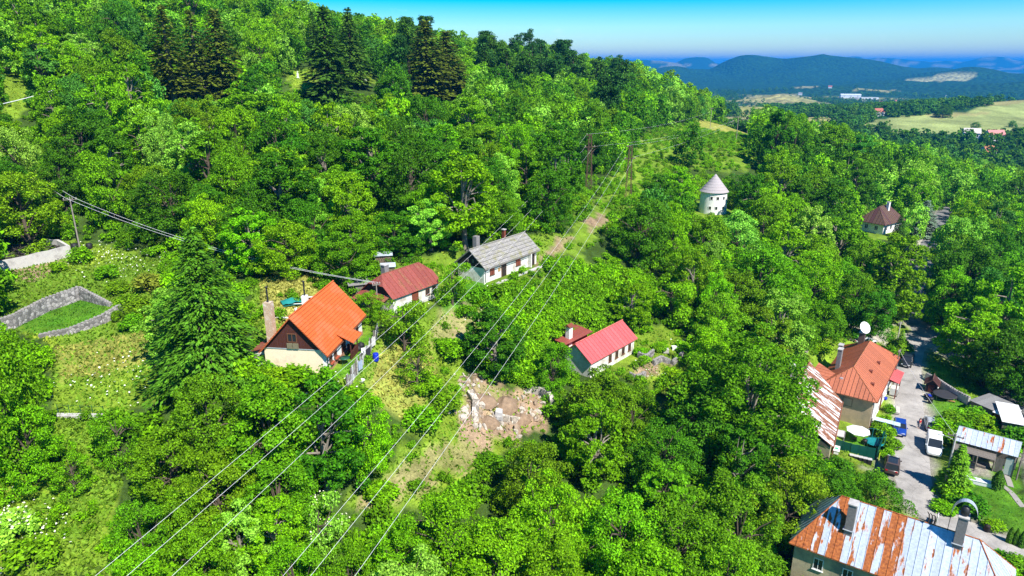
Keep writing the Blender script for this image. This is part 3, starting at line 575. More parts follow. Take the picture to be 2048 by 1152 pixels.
for px, yt, yb, rp_, k, t in HAND:
    q = seen(px, yt, yb, rp_)
    if q: plant(k, q[0], q[1], q[2], t); used_w.append((q[0][0], q[0][1], q[2]))
def conifer(px, yt, yb, rp_, k, t, name):
    q = seen(px, yt, yb, rp_)
    if q is None: print('no conifer', px, yt); return
    plant(k, q[0], q[1], q[2], t, name, wob=.06); used_w.append((q[0][0], q[0][1], q[2] * .8))
conifer(425, 452, 750, 118, 'big_spruce', 'bright', 'spruce_tree')
for px, yt, yb, rp_, k, t in [(350,8,208,48,'spruce_thin','bronze'),(403,18,208,42,'spruce_thin','bronze'),(450,15,214,54,'spruce0','bronze'),(632,20,130,22,'spruce1','olive'),(660,8,208,54,'spruce0','olive'),(705,14,172,42,'spruce1','olive'),
   (855,38,198,58,'spruce0','bronze'),(895,60,196,56,'spruce1','bronze'),(970,88,185,28,'spruce0','mid'),(1795,425,482,14,'spruce1','mid'),(1842,400,472,30,'spruce0','silver'),(1905,888,985,32,'spruce1','larch'),(1797,658,712,14,'spruce0','larch')]:
    conifer(px, yt, yb, rp_, k, t, 'spruce_tree')
SKY_PX = [(800, 40), (840, 32), (985, 44), (1060, 58), (1100, 72), (1160, 92), (1215, 110), (1250, 122), (1330, 158), (1395, 200)]
for k in range(46):
    px = random.uniform(965, 1265) if k > 5 else random.uniform(790, 850); py = float(np.interp(px, [a for a, _ in SKY_PX], [b for _, b in SKY_PX])) + random.choice([-6, 2, 12, 26, 44]) + random.uniform(-4, 4)
    H = 21 + random.uniform(-3, 3); p = hit(px, py, H)
    if p is not None: plant('pine%d' % random.randrange(3), p, H, random.uniform(4.2, 5.4), random.choice(['mid', 'deep', 'deep']), 'pine_tree', wob=.06); used_w.append((p[0], p[1], 3.2))
for a_ in [(2017,1053,1086,6),(2029,1057,1090,6),(2041,1060,1095,7)]: conifer(*a_, 'thuja0', 'bright', 'thuja_tree')
conifer(1993, 940, 976, 11, 'thuja0', 'mid', 'thuja_tree')

def thin(x, y, bad, grow=0.):
    m = np.ones(len(x), bool)
    for k in bad: m &= ~inpoly(x, y, ZP[k])
    for cx, cy2, an, hl, hw, pz, mg in PADS:
        c, s = math.cos(an), math.sin(an); dx, dy = x - cx, y - cy2; m &= ~((np.abs(dx * c + dy * s) < hl + grow) & (np.abs(-dx * s + dy * c) < hw + grow))
    return m
# --- forest: individuals sown over the slopes, none in the clearings
def sow(n, seed):
    rng = np.random.default_rng(seed); a = rng.uniform(-44, 42, n); rr = np.sqrt(rng.uniform(26 ** 2, 520 ** 2, n)); m = rng.random(n) < np.clip(300 / rr, .0, 1) ** .6
    a, rr = a[m], rr[m]; return rr * np.sin(np.radians(a)), rr * np.cos(np.radians(a))
XA, YA = sow(26000, 11); rq = np.random.default_rng(91); aq = np.radians(np.concatenate([rq.uniform(42, 54, 3600), rq.uniform(-52, -44, 2400)])); rr_ = np.sqrt(rq.uniform(26 ** 2, 460 ** 2, 6000)); X = np.concatenate([XA, rr_ * np.sin(aq)]); Y = np.concatenate([YA, rr_ * np.cos(aq)]); Zg = ground(X, Y); op = openness(X, Y) | ~thin(X, Y, [], 2.2) | ((X > 44) & (X < 84) & (Y < 96))
near_road = np.minimum(_seg_near(X, Y, MAIN_ROAD)[0] - 3.0, _seg_near(X, Y, LANE)[0] - 2.4)
rng = np.random.default_rng(5); tone_f = fbm(X / 28, Y / 28, 3); size_f = fbm(X / 35 + 40, Y / 35, 2)
cell = {}
def free(x, y, R, k=.62):
    for i in range(int((x - 9) // 9), int((x + 18) // 9)):
        for j in range(int((y - 9) // 9), int((y + 18) // 9)):
            for (a, b, r) in cell.get((i, j), ()):
                if (a - x) ** 2 + (b - y) ** 2 < (k * (R + r)) ** 2: return False
    return True
def occupy(x, y, R): cell.setdefault((int(x // 9), int(y // 9)), []).append((x, y, R))
for u in used_w: occupy(*u)
FOREST = []
for i in range(len(X)):
    if op[i]: continue
    x, y, z = X[i], Y[i], Zg[i]; r = math.hypot(x, y); valley = x > 55 and y > 100
    H = (7.5 + 3.5 * rng.random()) if r < 105 else (9.5 + 6.5 * rng.random() + 3 * (size_f[i] - .5)); H += 2.5 * valley; H += 1.5 * (r > 260)
    R = H * (rng.uniform(.34, .46) if r < 105 else rng.uniform(.27, .41))
    if near_road[i] < R * .45: continue
    px, py, d = proj((x, y, z + H * .6))
    if not (-520 < px < 2900 and -160 < py < 1330): continue
    inside = -60 < px < 2110 and -80 < py < 1230
    if not free(x, y, R): continue
    if blocks(x, y, z, H, R): continue
    occupy(x, y, R); FOREST.append((R / d if inside else 0., x, y, z, H, R, tone_f[i] + rng.normal() * .10))
FOREST.sort(reverse=True)
def tone_of(v, rng):
    q = rng.random()
    if q < .13: return 'pale'
    if q < .17: return 'blue'
    if q < .24: return 'deep'
    if q < .31: return 'yellow'
    return 'deep' if v < .40 else 'mid' if v < .50 else 'bright' if v < .60 else 'yellow' if v < .68 else 'olive'
KINDS_B = ['oak0', 'oak1', 'oak2', 'oak3', 'oak4', 'ash0', 'ash1', 'ash2', 'ash3', 'round0', 'round1', 'round2', 'slim0', 'slim1', 'slim2']
n_ind = max(0, 296 - len(HAND)); print('forest', len(FOREST), 'individual', n_ind)
KW = np.array([3, 3, 3, 3, 3, 3, 3, 3, 3, 2, 2, 2, 1, 1, 1.]); KW /= KW.sum()
for q, x, y, z, H, R, tv in FOREST[:n_ind]: plant(str(rng.choice(KINDS_B, p=KW)), (x, y, z), H, R, tone_of(tv, rng))

# --- masses nobody could count: one object each, instanced on points
def scatter(name, label, pts, scl, tint, protos):
    n = len(pts); me = bpy.data.meshes.new(name); me.vertices.add(n); me.vertices.foreach_set('co', np.asarray(pts, np.float32).ravel())
    rs = np.random.default_rng(n)
    def at(nm, ty, arr, key='value'): a = me.attributes.new(nm, ty, 'POINT'); a.data.foreach_set(key, np.asarray(arr).ravel())
    at('scl', 'FLOAT_VECTOR', np.asarray(scl, np.float32), 'vector'); at('rot', 'FLOAT_VECTOR', np.stack([np.zeros(n), np.zeros(n), rs.uniform(0, 6.28, n)], 1).astype(np.float32), 'vector')
    at('pick', 'INT', rs.integers(0, len(protos), n).astype(np.int32)); at('tint', 'FLOAT_COLOR', np.concatenate([np.asarray(tint), np.ones((n, 1))], 1).astype(np.float32), 'color')
    o = bpy.data.objects.new(name, me); link(o); stuff(o, label)
    ng = bpy.data.node_groups.new(name, 'GeometryNodeTree'); ng.interface.new_socket('Geometry', in_out='INPUT', socket_type='NodeSocketGeometry'); ng.interface.new_socket('Geometry', in_out='OUTPUT', socket_type='NodeSocketGeometry')
    N = ng.nodes.new; L = ng.links.new; gi = N('NodeGroupInput'); go = N('NodeGroupOutput'); ip = N('GeometryNodeInstanceOnPoints'); jn = N('GeometryNodeJoinGeometry')
    for p in protos:
        oi = N('GeometryNodeObjectInfo'); oi.transform_space = 'ORIGINAL'; oi.inputs['Object'].default_value = p; oi.inputs['As Instance'].default_value = True; L(oi.outputs['Geometry'], jn.inputs[0])
    def na(nm, ty, sock):
        q = N('GeometryNodeInputNamedAttribute'); q.data_type = ty; q.inputs['Name'].default_value = nm; L(q.outputs[0], ip.inputs[sock])
    L(gi.outputs[0], ip.inputs['Points']); L(jn.outputs[0], ip.inputs['Instance']); ip.inputs['Pick Instance'].default_value = True
    na('pick', 'INT', 'Instance Index'); na('rot', 'FLOAT_VECTOR', 'Rotation'); na('scl', 'FLOAT_VECTOR', 'Scale'); L(ip.outputs[0], go.inputs[0])
    md = o.modifiers.new('scatter', 'NODES'); md.node_group = ng; return o
def lod(name, gen, m): (V, F), b = gen; return bpy.data.objects.new(name, mesh_np(name, V, F, m))
LOD_TREE = [lod('forest_tree_%d' % i, broadleaf(700 + i, 10, 4.4, .02, 48, 2600, .52, (.18, .34)), M_leaf_i) for i in range(5)]
LOD_FAR = [lod('far_tree_%d' % i, broadleaf(720 + i, 10, 4.6, .08, 16, 260, 1.5, (.3, .45)), M_leaf_i) for i in range(4)]
LOD_BUSH = [lod('bush_form_%d' % i, bush(740 + i, 1.6, 1.5, 420, .30, 10), M_leaf_i) for i in range(5)]
T = FOREST[n_ind:]
tints = np.array([TINT[tone_of(t[6], rng)] for t in T]) * rng.uniform(.72, 1.28, (len(T), 1))
if T: scatter('distant_forest', 'leafy woodland covering the far hillside and valley sides', [t[1:4] for t in T], [(t[5] / 4.4, t[5] / 4.4, t[4] / 10) for t in T], tints, LOD_TREE)
# undergrowth: under the trees and thick on the slope below the power line
X, Y = sow(60000, 21); op = openness(X, Y); keep = np.zeros(len(X), bool); r = np.hypot(X, Y)
dens = inpoly(X, Y, OPEN['powerline']) | inpoly(X, Y, OPEN['shrubslope'])
keep |= (~op) & (r < 230) & (rng.random(len(X)) < .9); 
nr = np.minimum(_seg_near(X, Y, MAIN_ROAD)[0] - 3.6, _seg_near(X, Y, LANE)[0] - 3.0); keep &= nr > 1.0
def densify(poly, n, seed):
    P = np.array(OPEN[poly]); q = np.random.default_rng(seed); x = q.uniform(P[:, 0].min(), P[:, 0].max(), n); y = q.uniform(P[:, 1].min(), P[:, 1].max(), n); m = inpoly(x, y, OPEN[poly]); return x[m], y[m]
x1, y1 = densify('powerline', 26000, 31); x2, y2 = densify('shrubslope', 2600, 32); x3, y3 = densify('yard', 200, 33); x4, y4 = densify('low_meadow', 40, 34); x5, y5 = densify('terraces', 90, 35); x6, y6 = densify('row', 120, 36)
BX = np.concatenate([X[keep], x1, x2, x3, x4, x5, x6]); BY = np.concatenate([Y[keep], y1, y2, y3, y4, y5, y6])
m = thin(BX, BY, ['soil1', 'soil2', 'soil4', 'soil5', 'lawn2', 'lawn6', 'dry2', 'f10', 'soil7']); BX, BY = BX[m], BY[m]; BZ = ground(BX, BY); nb = len(BX); inP = inpoly(BX, BY, OPEN['powerline']); inO = openness(BX, BY) & ~inP & ~inpoly(BX, BY, OPEN['shrubslope'])
bs = rng.uniform(.5, 1.25, nb) * np.where(inP, .75, 1) * np.where(inO, .6, 1); ok = np.array([not blocks(BX[i], BY[i], BZ[i], 1.8 * bs[i], 1.2 * bs[i]) for i in range(nb)]) | inP | inO
tf = fbm(BX / 14, BY / 14, 3) + rng.normal(size=nb) * .08; tb = np.array([TINT['mid' if v < .42 else 'bright' if v < .54 else 'yellow' if v < .66 else 'olive'] for v in tf]) * rng.uniform(.8, 1.2, (nb, 1))
scatter('undergrowth', 'bright leafy undergrowth and scrub covering the slopes', np.stack([BX, BY, BZ], 1), np.stack([bs, bs, bs * rng.uniform(.7, 1.5, nb)], 1) * np.where(ok, 1., .42)[:, None], tb, LOD_BUSH)
# woods, hedges and orchards of the far valley
def far_points(n, seed):
    q = np.random.default_rng(seed); a = np.radians(q.uniform(4, 42, n)); r = 470 * (3300 / 470) ** q.random(n); return r * np.sin(a), r * np.cos(a)
X, Y = far_points(15000, 41); r = np.hypot(X, Y); fn = fbm(X / 260 + 3, Y / 260, 4); m = (fn <= .57)
for k in ('f1', 'f2', 'f3', 'f4', 'f5', 'f6', 'f7', 'f8', 'f9'): m &= ~inpoly(X, Y, ZP[k])
hedge = (np.abs(fbm(X / 170, Y / 170, 2) - .5) < .012) & ~inpoly(X, Y, ZP['f1']); m |= hedge
m &= rng.random(len(X)) < .35 + .65 * sstep(600, 1100, r)
X, Y = X[m], Y[m]; Z = ground(X, Y); n = len(X); s = rng.uniform(.7, 1.5, n)
m = np.ones(n, bool)
for i in range(n):
    a_, b_, d_ = proj((X[i], Y[i], Z[i] + 8 * s[i]))
    for x0, y0, x1, y1, dd in ((1690, 236, 1800, 258, 690), (1800, 220, 2060, 258, 760), (1600, 236, 1690, 254, 800), (1430, 214, 1520, 240, 800), (1470, 190, 1640, 206, 1900)):
        if x0 < a_ < x1 and y0 < b_ < y1 and d_ < dd: m[i] = False
X, Y, Z, s = X[m], Y[m], Z[m], s[m]; n = len(X)
tt = np.array([TINT[k] for k in rng.choice(['deep', 'mid', 'deep', 'blue'], n)]) * rng.uniform(.6, .95, (n, 1))
scatter('valley_woods', 'dark woods and hedgerows filling the far valley', np.stack([X, Y, Z - .4], 1), np.stack([s, s, s], 1), tt, LOD_FAR)
for px, py, H, R in [(1890,208,16,11),(1952,243,8,5),(2028,240,8,5),(1770,248,9,6)]:   # lone trees on the open field
    p = hit(px, py, H)
    if p is not None: plant('round1', p, H, R, 'deep')
# meadow grass and flowers
def grass():
    V = []; F = []; C = []; o = 0; q = np.random.default_rng(9)
    for nm, n in (('left_meadow', 26000), ('low_meadow', 11000), ('yard', 26000), ('row', 5000), ('settlement', 22000), ('powerline', 7000), ('terraces', 2500), ('upfield', 2500), ('graves', 900)):
        x, y = densify(nm, n, 50 + n); m = np.ones(len(x), bool)
        if nm == 'settlement': m = np.minimum(_seg_near(x, y, MAIN_ROAD)[0] - 3.5, _seg_near(x, y, LANE)[0] - 2.9) > 0
        m &= thin(x, y, ['gravel1', 'gravel2', 'gravel3', 'gravel4']); so = np.zeros(len(x), bool)
        for k in ('soil1', 'soil2', 'soil4', 'soil3'): so |= inpoly(x, y, ZP[k])
        m &= ~(so & (q.random(len(x)) < .75)); x, y = x[m], y[m]; z = ground(x, y); n = len(x)
        lw = np.zeros(n, bool)
        for k in ('lawn1', 'lawn2', 'lawn3', 'lawn4', 'lawn5', 'lawn6'): lw |= inpoly(x, y, ZP[k])
        h = np.where(lw, .17, .30) * q.uniform(.6, 1.4, n); p = np.stack([x, y, z + h * .35], 1)
        nr = np.stack([q.normal(size=n), q.normal(size=n), np.full(n, .9)], 1); v, f = cards(p, nr, h * 1.3, h * .8, q, np.stack([q.normal(size=n) * .6, q.normal(size=n) * .6, np.ones(n)], 1))
        big = fbm(x / 9, y / 9, 3); c = np.array([.15, .285, .018]) * (.8 + .5 * big[:, None]) + np.array([.16, .08, .015]) * np.clip(big[:, None] - .48, 0, 1) * 3
        c[lw] = np.array([.085, .25, .012]) * q.uniform(.55, 1.35, (lw.sum(), 1)) * (.6 + .8 * big[lw][:, None])
        dr = inpoly(x, y, ZP['dry1']) | inpoly(x, y, ZP['dry2']) | (inpoly(x, y, ZP['dry3']) & (q.random(n) < .6)); c[dr] = np.array([.36, .35, .075]) * q.uniform(.7, 1.2, (dr.sum(), 1))
        V.append(v); F.append(f + o); o += len(v); C.append(np.repeat(c, 4, 0))
    me = mesh_np('meadow_grass', np.concatenate(V), np.concatenate(F), M_grassblade); C = np.concatenate(C)
    a = me.color_attributes.new('tint', 'FLOAT_COLOR', 'POINT'); a.data.foreach_set('color', np.concatenate([C, np.ones((len(C), 1))], 1).astype(np.float32).ravel())
    ob = bpy.data.objects.new('meadow_grass', me); link(ob); stuff(ob, 'tufted grass of the meadows, lawns and verges')
grass()
def flowers():
    q = np.random.default_rng(77); P = []
    for px, py, n, s in [(205,505,60,4),(230,520,60,3.5),(260,545,40,3),(200,755,36,4),(230,760,30,3),(290,745,24,3),(700,790,30,2),(980,640,60,4),(1010,610,40,3),(1400,705,50,2.5),(1330,760,40,2.5),(30,1060,110,2.2),(10,1100,80,2)]:
        c = hit(px, py)
        for i in range(n): P.append((c[0] + q.normal() * s, c[1] + q.normal() * s * .6))
    P = np.array(P); z = ground(P[:, 0], P[:, 1]) + q.uniform(.3, .55, len(P)); c = np.stack([P[:, 0], P[:, 1], z], 1); v, f = cards(c, np.tile([0, -.2, 1.], (len(c), 1)) + q.normal(size=(len(c), 3)) * .3, q.uniform(.12, .28, len(c)), q.uniform(.12, .25, len(c)), q, fold=0)
    ob = bpy.data.objects.new('wildflowers', mesh_np('wildflowers', v, f, mat('petal', (.78, .78, .70), .8, .1))); link(ob); stuff(ob, 'white wildflowers dotted through the long grass')
flowers()

# ------------------------------------------------------------------ building kit
def clip(poly, k, lo, hi):
    """Cut a planar polygon to lo <= k(p) <= hi."""
    def half(P, f):
        out = []
        for i in range(len(P)):
            a, b = P[i], P[(i + 1) % len(P)]; fa, fb = f(a), f(b)
            if fa >= 0: out.append(a)
            if (fa >= 0) != (fb >= 0): out.append(a.lerp(b, fa / (fa - fb)))
        return out
    P = half([Vector(p) for p in poly], lambda p: k(p) - lo); P = half(P, lambda p: hi - k(p)) if len(P) > 2 else P
    return P if len(P) > 2 else None
def normal(P):
    n = Vector((0, 0, 0)); P = [Vector(p) for p in P]
    for i in range(len(P)): n += P[i].cross(P[(i + 1) % len(P)])
    return n.normalized()
def sheets(parent, name, poly, udir, width, m, th=.05, seam=.05, rise=.0, colf=None, gap=.012):
    """Roof sheets, boards or courses: one piece per strip of the polygon, each an object with its own edges."""
    u = Vector(udir).normalized(); vals = [Vector(p).dot(u) for p in poly]; lo, hi = min(vals), max(vals); n = max(1, round((hi - lo) / width)); w = (hi - lo) / n; nn = normal(poly); out = []
    for i in range(n):
        P = clip(poly, lambda p: p.dot(u), lo + i * w + gap / 2, lo + (i + 1) * w - gap / 2)
        if not P: continue
        if rise: P = [p + nn * rise * (1 - (p.dot(u) - lo - i * w) / w) for p in P]
        j = random.uniform(0, .012); P = [p + nn * j for p in P]
        b = MB(); b.slab(P, th)
        if seam and i < n - 1:
            e = [p for p in P if abs(p.dot(u) - (lo + (i + 1) * w - gap / 2)) < .01]
            if len(e) >= 2:
                a, c = e[0], e[-1]; b.slab([a - u * seam * .5 + nn * .004, c - u * seam * .5 + nn * .004, c + u * seam * .1 + nn * .035, a + u * seam * .1 + nn * .035] if False else [a - u * .02 + nn * .045, a + u * .02 + nn * .045, c + u * .02 + nn * .045, c - u * .02 + nn * .045], .05)
        o = b.build(name, m, parent); out.append(o)
        c = colf(i, n) if colf else (random.random(), random.random(), random.random()); o.color = (*c, 1)
    return out
def metal_roof_mat(name, c, rust=(.23, .062, .018), rough=.45, metal=.25, amt=0., streak=True):
    """Painted or galvanised sheet; rust runs down the slope, how much of it is set sheet by sheet (object colour, red)."""
    m, nt, b, o = nmat(name); N = nt.nodes.new; L = nt.links.new; tc = N('ShaderNodeTexCoord'); oi = N('ShaderNodeObjectInfo'); sp = N('ShaderNodeSeparateColor'); L(oi.outputs['Color'], sp.inputs[0])
    uv = N('ShaderNodeUVMap'); uv.uv_map = 'slope'; mp = N('ShaderNodeMapping'); mp.inputs['Scale'].default_value = (1, .22 if streak else 1, 1); L(uv.outputs[0], mp.inputs[0])
    n = N('ShaderNodeTexNoise'); n.inputs['Scale'].default_value = 1.6; n.inputs['Detail'].default_value = 7; n.inputs['Roughness'].default_value = .62; L(mp.outputs[0], n.inputs[0])
    th = N('ShaderNodeMath'); th.operation = 'ADD'; L(n.outputs[0], th.inputs[0]); L(sp.outputs[0], th.inputs[1])
    r = N('ShaderNodeValToRGB'); r.color_ramp.elements[0].position = .70; r.color_ramp.elements[1].position = .76; sb = N('ShaderNodeMath'); sb.operation = 'SUBTRACT'; sb.inputs[1].default_value = .0; L(th.outputs[0], sb.inputs[0]); L(sb.outputs[0], r.inputs[0])
    n2 = N('ShaderNodeTexNoise'); n2.inputs['Scale'].default_value = 4; n2.inputs['Detail'].default_value = 6; L(uv.outputs[0], n2.inputs[0]); rc = N('ShaderNodeValToRGB'); e = rc.color_ramp.elements; e[0].position = .3; e[0].color = (*[k * .65 for k in rust], 1); e[1].position = .72; e[1].color = (rust[0] * 1.7, rust[1] * 2.2, rust[2] * 2.0, 1); L(n2.outputs[0], rc.inputs[0])
    q = N('ShaderNodeMapRange'); q.inputs[1].default_value = .3; q.inputs[2].default_value = .7; q.inputs[3].default_value = .80; q.inputs[4].default_value = 1.12; L(n2.outputs[0], q.inputs[0])
    q2 = N('ShaderNodeMapRange'); q2.inputs[3].default_value = .86; q2.inputs[4].default_value = 1.1; L(sp.outputs[2], q2.inputs[0]); qq = N('ShaderNodeMath'); qq.operation = 'MULTIPLY'; L(q.outputs[0], qq.inputs[0]); L(q2.outputs[0], qq.inputs[1])
    x = N('ShaderNodeMixRGB'); x.blend_type = 'MULTIPLY'; x.inputs[0].default_value = 1; x.inputs[1].default_value = (*c, 1); L(qq.outputs[0], x.inputs[2])
    y = N('ShaderNodeMixRGB'); L(r.outputs[0], y.inputs[0]); L(x.outputs[0], y.inputs[1]); L(rc.outputs[0], y.inputs[2]); L(y.outputs[0], b.inputs['Base Color'])
    ro = N('ShaderNodeMapRange'); ro.inputs[3].default_value = rough; ro.inputs[4].default_value = .9; L(r.outputs[0], ro.inputs[0]); L(ro.outputs[0], b.inputs['Roughness'])
    me = N('ShaderNodeMapRange'); me.inputs[3].default_value = metal; me.inputs[4].default_value = 0; L(r.outputs[0], me.inputs[0]); L(me.outputs[0], b.inputs['Metallic'])
    bp = N('ShaderNodeBump'); bp.inputs['Strength'].default_value = .15; bp.inputs['Distance'].default_value = .03; L(n.outputs[0], bp.inputs['Height']); L(bp.outputs[0], b.inputs['Normal']); return m
def slope_uv(objs, udir, vdir):
    u, v = Vector(udir), Vector(vdir)
    for o in objs:
        me = o.data; l = me.uv_layers.new(name='slope')
        for lp in me.loops: p = me.vertices[lp.vertex_index].co; l.data[lp.index].uv = (p.dot(u), p.dot(v))
def face_basis(f):
    return {'-x': (Vector((-1, 0, 0)), Vector((0, -1, 0))), '+x': (Vector((1, 0, 0)), Vector((0, 1, 0))), '-y': (Vector((0, -1, 0)), Vector((1, 0, 0))), '+y': (Vector((0, 1, 0)), Vector((-1, 0, 0)))}[f]
def fm(f, c):
    n, t = face_basis(f); return Matrix(((t.x, n.x, 0, c[0]), (t.y, n.y, 0, c[1]), (0, 0, 1, c[2]), (0, 0, 0, 1)))   # local: x along wall, y out, z up
M_glass = mat('glass', (.025, .03, .035), .12, .2, 1, spec=.6)
def window(parent, f, c, w, h, mf, sill=True, mull=1, shutter=None):
    M = fm(f, c); t = .08; b = MB(); b.box(-w / 2, w / 2, 0, .07, h / 2 - t, h / 2, M); b.box(-w / 2, w / 2, 0, .07, -h / 2, -h / 2 + t, M); b.box(-w / 2, -w / 2 + t, 0, .068, -h / 2 + t, h / 2 - t, M); b.box(w / 2 - t, w / 2, 0, .068, -h / 2 + t, h / 2 - t, M)
    for i in range(mull): xx = -w / 2 + w * (i + 1) / (mull + 1); b.box(xx - .03, xx + .03, 0, .06, -h / 2 + t, h / 2 - t, M)
    o = b.build('window', mf, parent); MB().box(-w / 2 + t, w / 2 - t, 0, .02, -h / 2 + t, h / 2 - t, M).build('pane', M_glass, o)
    if sill: MB().box(-w / 2 - .08, w / 2 + .08, 0, .14, -h / 2 - .06, -h / 2 - .002, M).build('sill', mf, o)
    if shutter:
        for s in (-1, 1): MB().box(min(s * .02, s * w / 2), max(s * .02, s * w / 2), .072, .10, -h / 2 + .03, h / 2 - .03, M).build('shutter', shutter, o)
    return o
def door(parent, f, c, w, h, md, mf=None):
    M = fm(f, (c[0], c[1], c[2] + h / 2)); b = MB(); t = .09; mf = mf or md
    b.box(-w / 2 - t, w / 2 + t, 0, .09, h / 2, h / 2 + t, M); b.box(-w / 2 - t, -w / 2, 0, .088, -h / 2, h / 2, M); b.box(w / 2, w / 2 + t, 0, .088, -h / 2, h / 2, M); fr = b.build('door_frame', mf, parent)
    d = MB().box(-w / 2, w / 2, 0, .05, -h / 2, h / 2, M).build('door', md, parent); MB().box(w / 2 - .14, w / 2 - .08, .05, .10, -.05, .05, M).build('handle', MATS['steel'], d); return d
def gable_wall(L, W, h, rise):
    b = MB(); x, y = L / 2, W / 2; v = [(-x, -y, -.8), (x, -y, -.8), (x, y, -.8), (-x, y, -.8), (-x, -y, h), (x, -y, h), (x, y, h), (-x, y, h), (-x, 0, h + rise), (x, 0, h + rise)]
    return b.add(v, [(0, 3, 2, 1), (0, 1, 5, 4), (2, 3, 7, 6), (1, 2, 6, 9, 5), (3, 0, 4, 8, 7), (4, 5, 9, 8), (7, 8, 9, 6)])
def chimney(parent, c, w, d, z0, z1, m, cap=None, pipe=None, name='chimney'):
    b = MB(); b.box(c[0] - w / 2, c[0] + w / 2, c[1] - d / 2, c[1] + d / 2, z0, z1); o = b.build(name, m, parent)
    if cap: MB().box(c[0] - w / 2 - .07, c[0] + w / 2 + .07, c[1] - d / 2 - .07, c[1] + d / 2 + .07, z1 + .001, z1 + .12).build('cap', cap, o)
    if pipe:
        k = MB(); k.tube([(c[0], c[1], z1), (c[0], c[1], z1 + pipe)], .09, 8); k.lathe([(.09, 0), (.2, .02), (.02, .16)], 8, (c[0], c[1], z1 + pipe + .05)); k.build('flue_pipe', MATS['dark_metal'], o)
    return o
mat('steel', (.5, .5, .52), .35, .1, 5, metal=.8); mat('dark_metal', (.05, .05, .055), .5, .3, 6, metal=.5); mat('galv', (.55, .60, .66), .38, .15, 2, metal=.4)
M_white = mat('white_render', (.80, .785, .75), .9, .08, 1.2, .25, dirt=(.52, .48, .42), dirt_amt=.15); M_cream = mat('cream_render', (.84, .70, .50), .9, .07, .9, .2, dirt=(.66, .50, .35), dirt_amt=.25)
M_oldwhite = mat('old_whitewash', (.74, .72, .67), .92, .14, 1.5, .4, dirt=(.42, .37, .30), dirt_amt=.42); M_plinth = mat('plinth', (.42, .22, .15), .9, .2, 2, .3)
M_oldtan = mat('old_tan_render', (.52, .39, .25), .92, .2, .9, .4, dirt=(.34, .28, .20), dirt_amt=.45); M_ochre = mat('ochre_old_render', (.50, .43, .27), .92, .25, 1.1, .4, dirt=(.26, .235, .17), dirt_amt=.55)
M_brownwood = mat('brown_boards', (.085, .026, .018), .7, .35, 2, .3, stretch=(6, 6, .4)); M_oldwood = mat('old_grey_wood', (.19, .165, .14), .9, .4, 2, .4, stretch=(5, 5, .5)); M_darkwood = mat('dark_wood', (.035, .027, .022), .85, .4, 2, .3, stretch=(5, 5, .5))
M_redshut = mat('red_brown_paint', (.20, .055, .03), .65, .25, 4); M_brownframe = mat('brown_frame', (.16, .07, .035), .6, .2, 5); M_whiteframe = mat('white_paint', (.78, .78, .76), .6, .1, 5); M_stone = mat('grey_stone', (.33, .31, .30), .95, .3, 3, .8, dirt=(.20, .19, .18), dirt_amt=.5)
M_conc = mat('concrete', (.50, .48, .46), .92, .15, 1.5, .35, dirt=(.30, .28, .27), dirt_amt=.35); M_brickpale = mat('pale_brick', (.52, .39, .27), .9, .25, 6, .5, dirt=(.72, .66, .58), dirt_amt=.35); M_greybrick = mat('grey_chimney', (.24, .225, .22), .9, .3, 4, .4)
M_black = mat('black_rubber', (.018, .018, .02), .6, .2, 6)
def tile_mat(name, c, c2):
    m, nt, b, o = nmat(name); N = nt.nodes.new; L = nt.links.new; uv = N('ShaderNodeUVMap'); uv.uv_map = 'slope'
    br = N('ShaderNodeTexBrick'); br.inputs['Scale'].default_value = 1; br.inputs['Brick Width'].default_value = .26; br.inputs['Row Height'].default_value = 50; br.inputs['Mortar Size'].default_value = .012; br.offset = .0; br.inputs['Color1'].default_value = (*c, 1); br.inputs['Color2'].default_value = (*[k * .88 for k in c], 1); br.inputs['Mortar'].default_value = (*[k * .55 for k in c], 1); L(uv.outputs[0], br.inputs[0])
    n = N('ShaderNodeTexNoise'); n.inputs['Scale'].default_value = .42; n.inputs['Detail'].default_value = 3; L(uv.outputs[0], n.inputs[0]); r = N('ShaderNodeValToRGB'); r.color_ramp.elements[0].position = .50; r.color_ramp.elements[1].position = .60; L(n.outputs[0], r.inputs[0])
    k = N('ShaderNodeMath'); k.operation = 'MULTIPLY'; k.inputs[1].default_value = .45; L(r.outputs[0], k.inputs[0]); x = N('ShaderNodeMixRGB'); L(k.outputs[0], x.inputs[0]); L(br.outputs[0], x.inputs[1]); x.inputs[2].default_value = (*c2, 1); L(x.outputs[0], b.inputs['Base Color']); b.inputs['Roughness'].default_value = .6; b.inputs['Specular IOR Level'].default_value = .3; return m
M_tile = tile_mat('orange_tile', (.62, .130, .030), (.60, .17, .075)); M_rustred = metal_roof_mat('rust_red_sheet', (.34, .088, .066), (.20, .06, .035)); M_pinkred = metal_roof_mat('pink_red_sheet', (.62, .115, .115), (.5, .1, .09), .5, .05)
M_orangesheet = metal_roof_mat('orange_painted_sheet', (.47, .150, .075), (.30, .09, .04), .5, .05); M_galvrust = metal_roof_mat('galvanised_rusting_sheet', (.60, .67, .76), (.30, .072, .018), .36, .25); M_whiterust = metal_roof_mat('flaking_white_sheet', (.74, .74, .74), (.21, .075, .045), .55, .05); M_brownsheet = metal_roof_mat('brown_sheet', (.105, .045, .040), (.09, .04, .03), .5, .05)
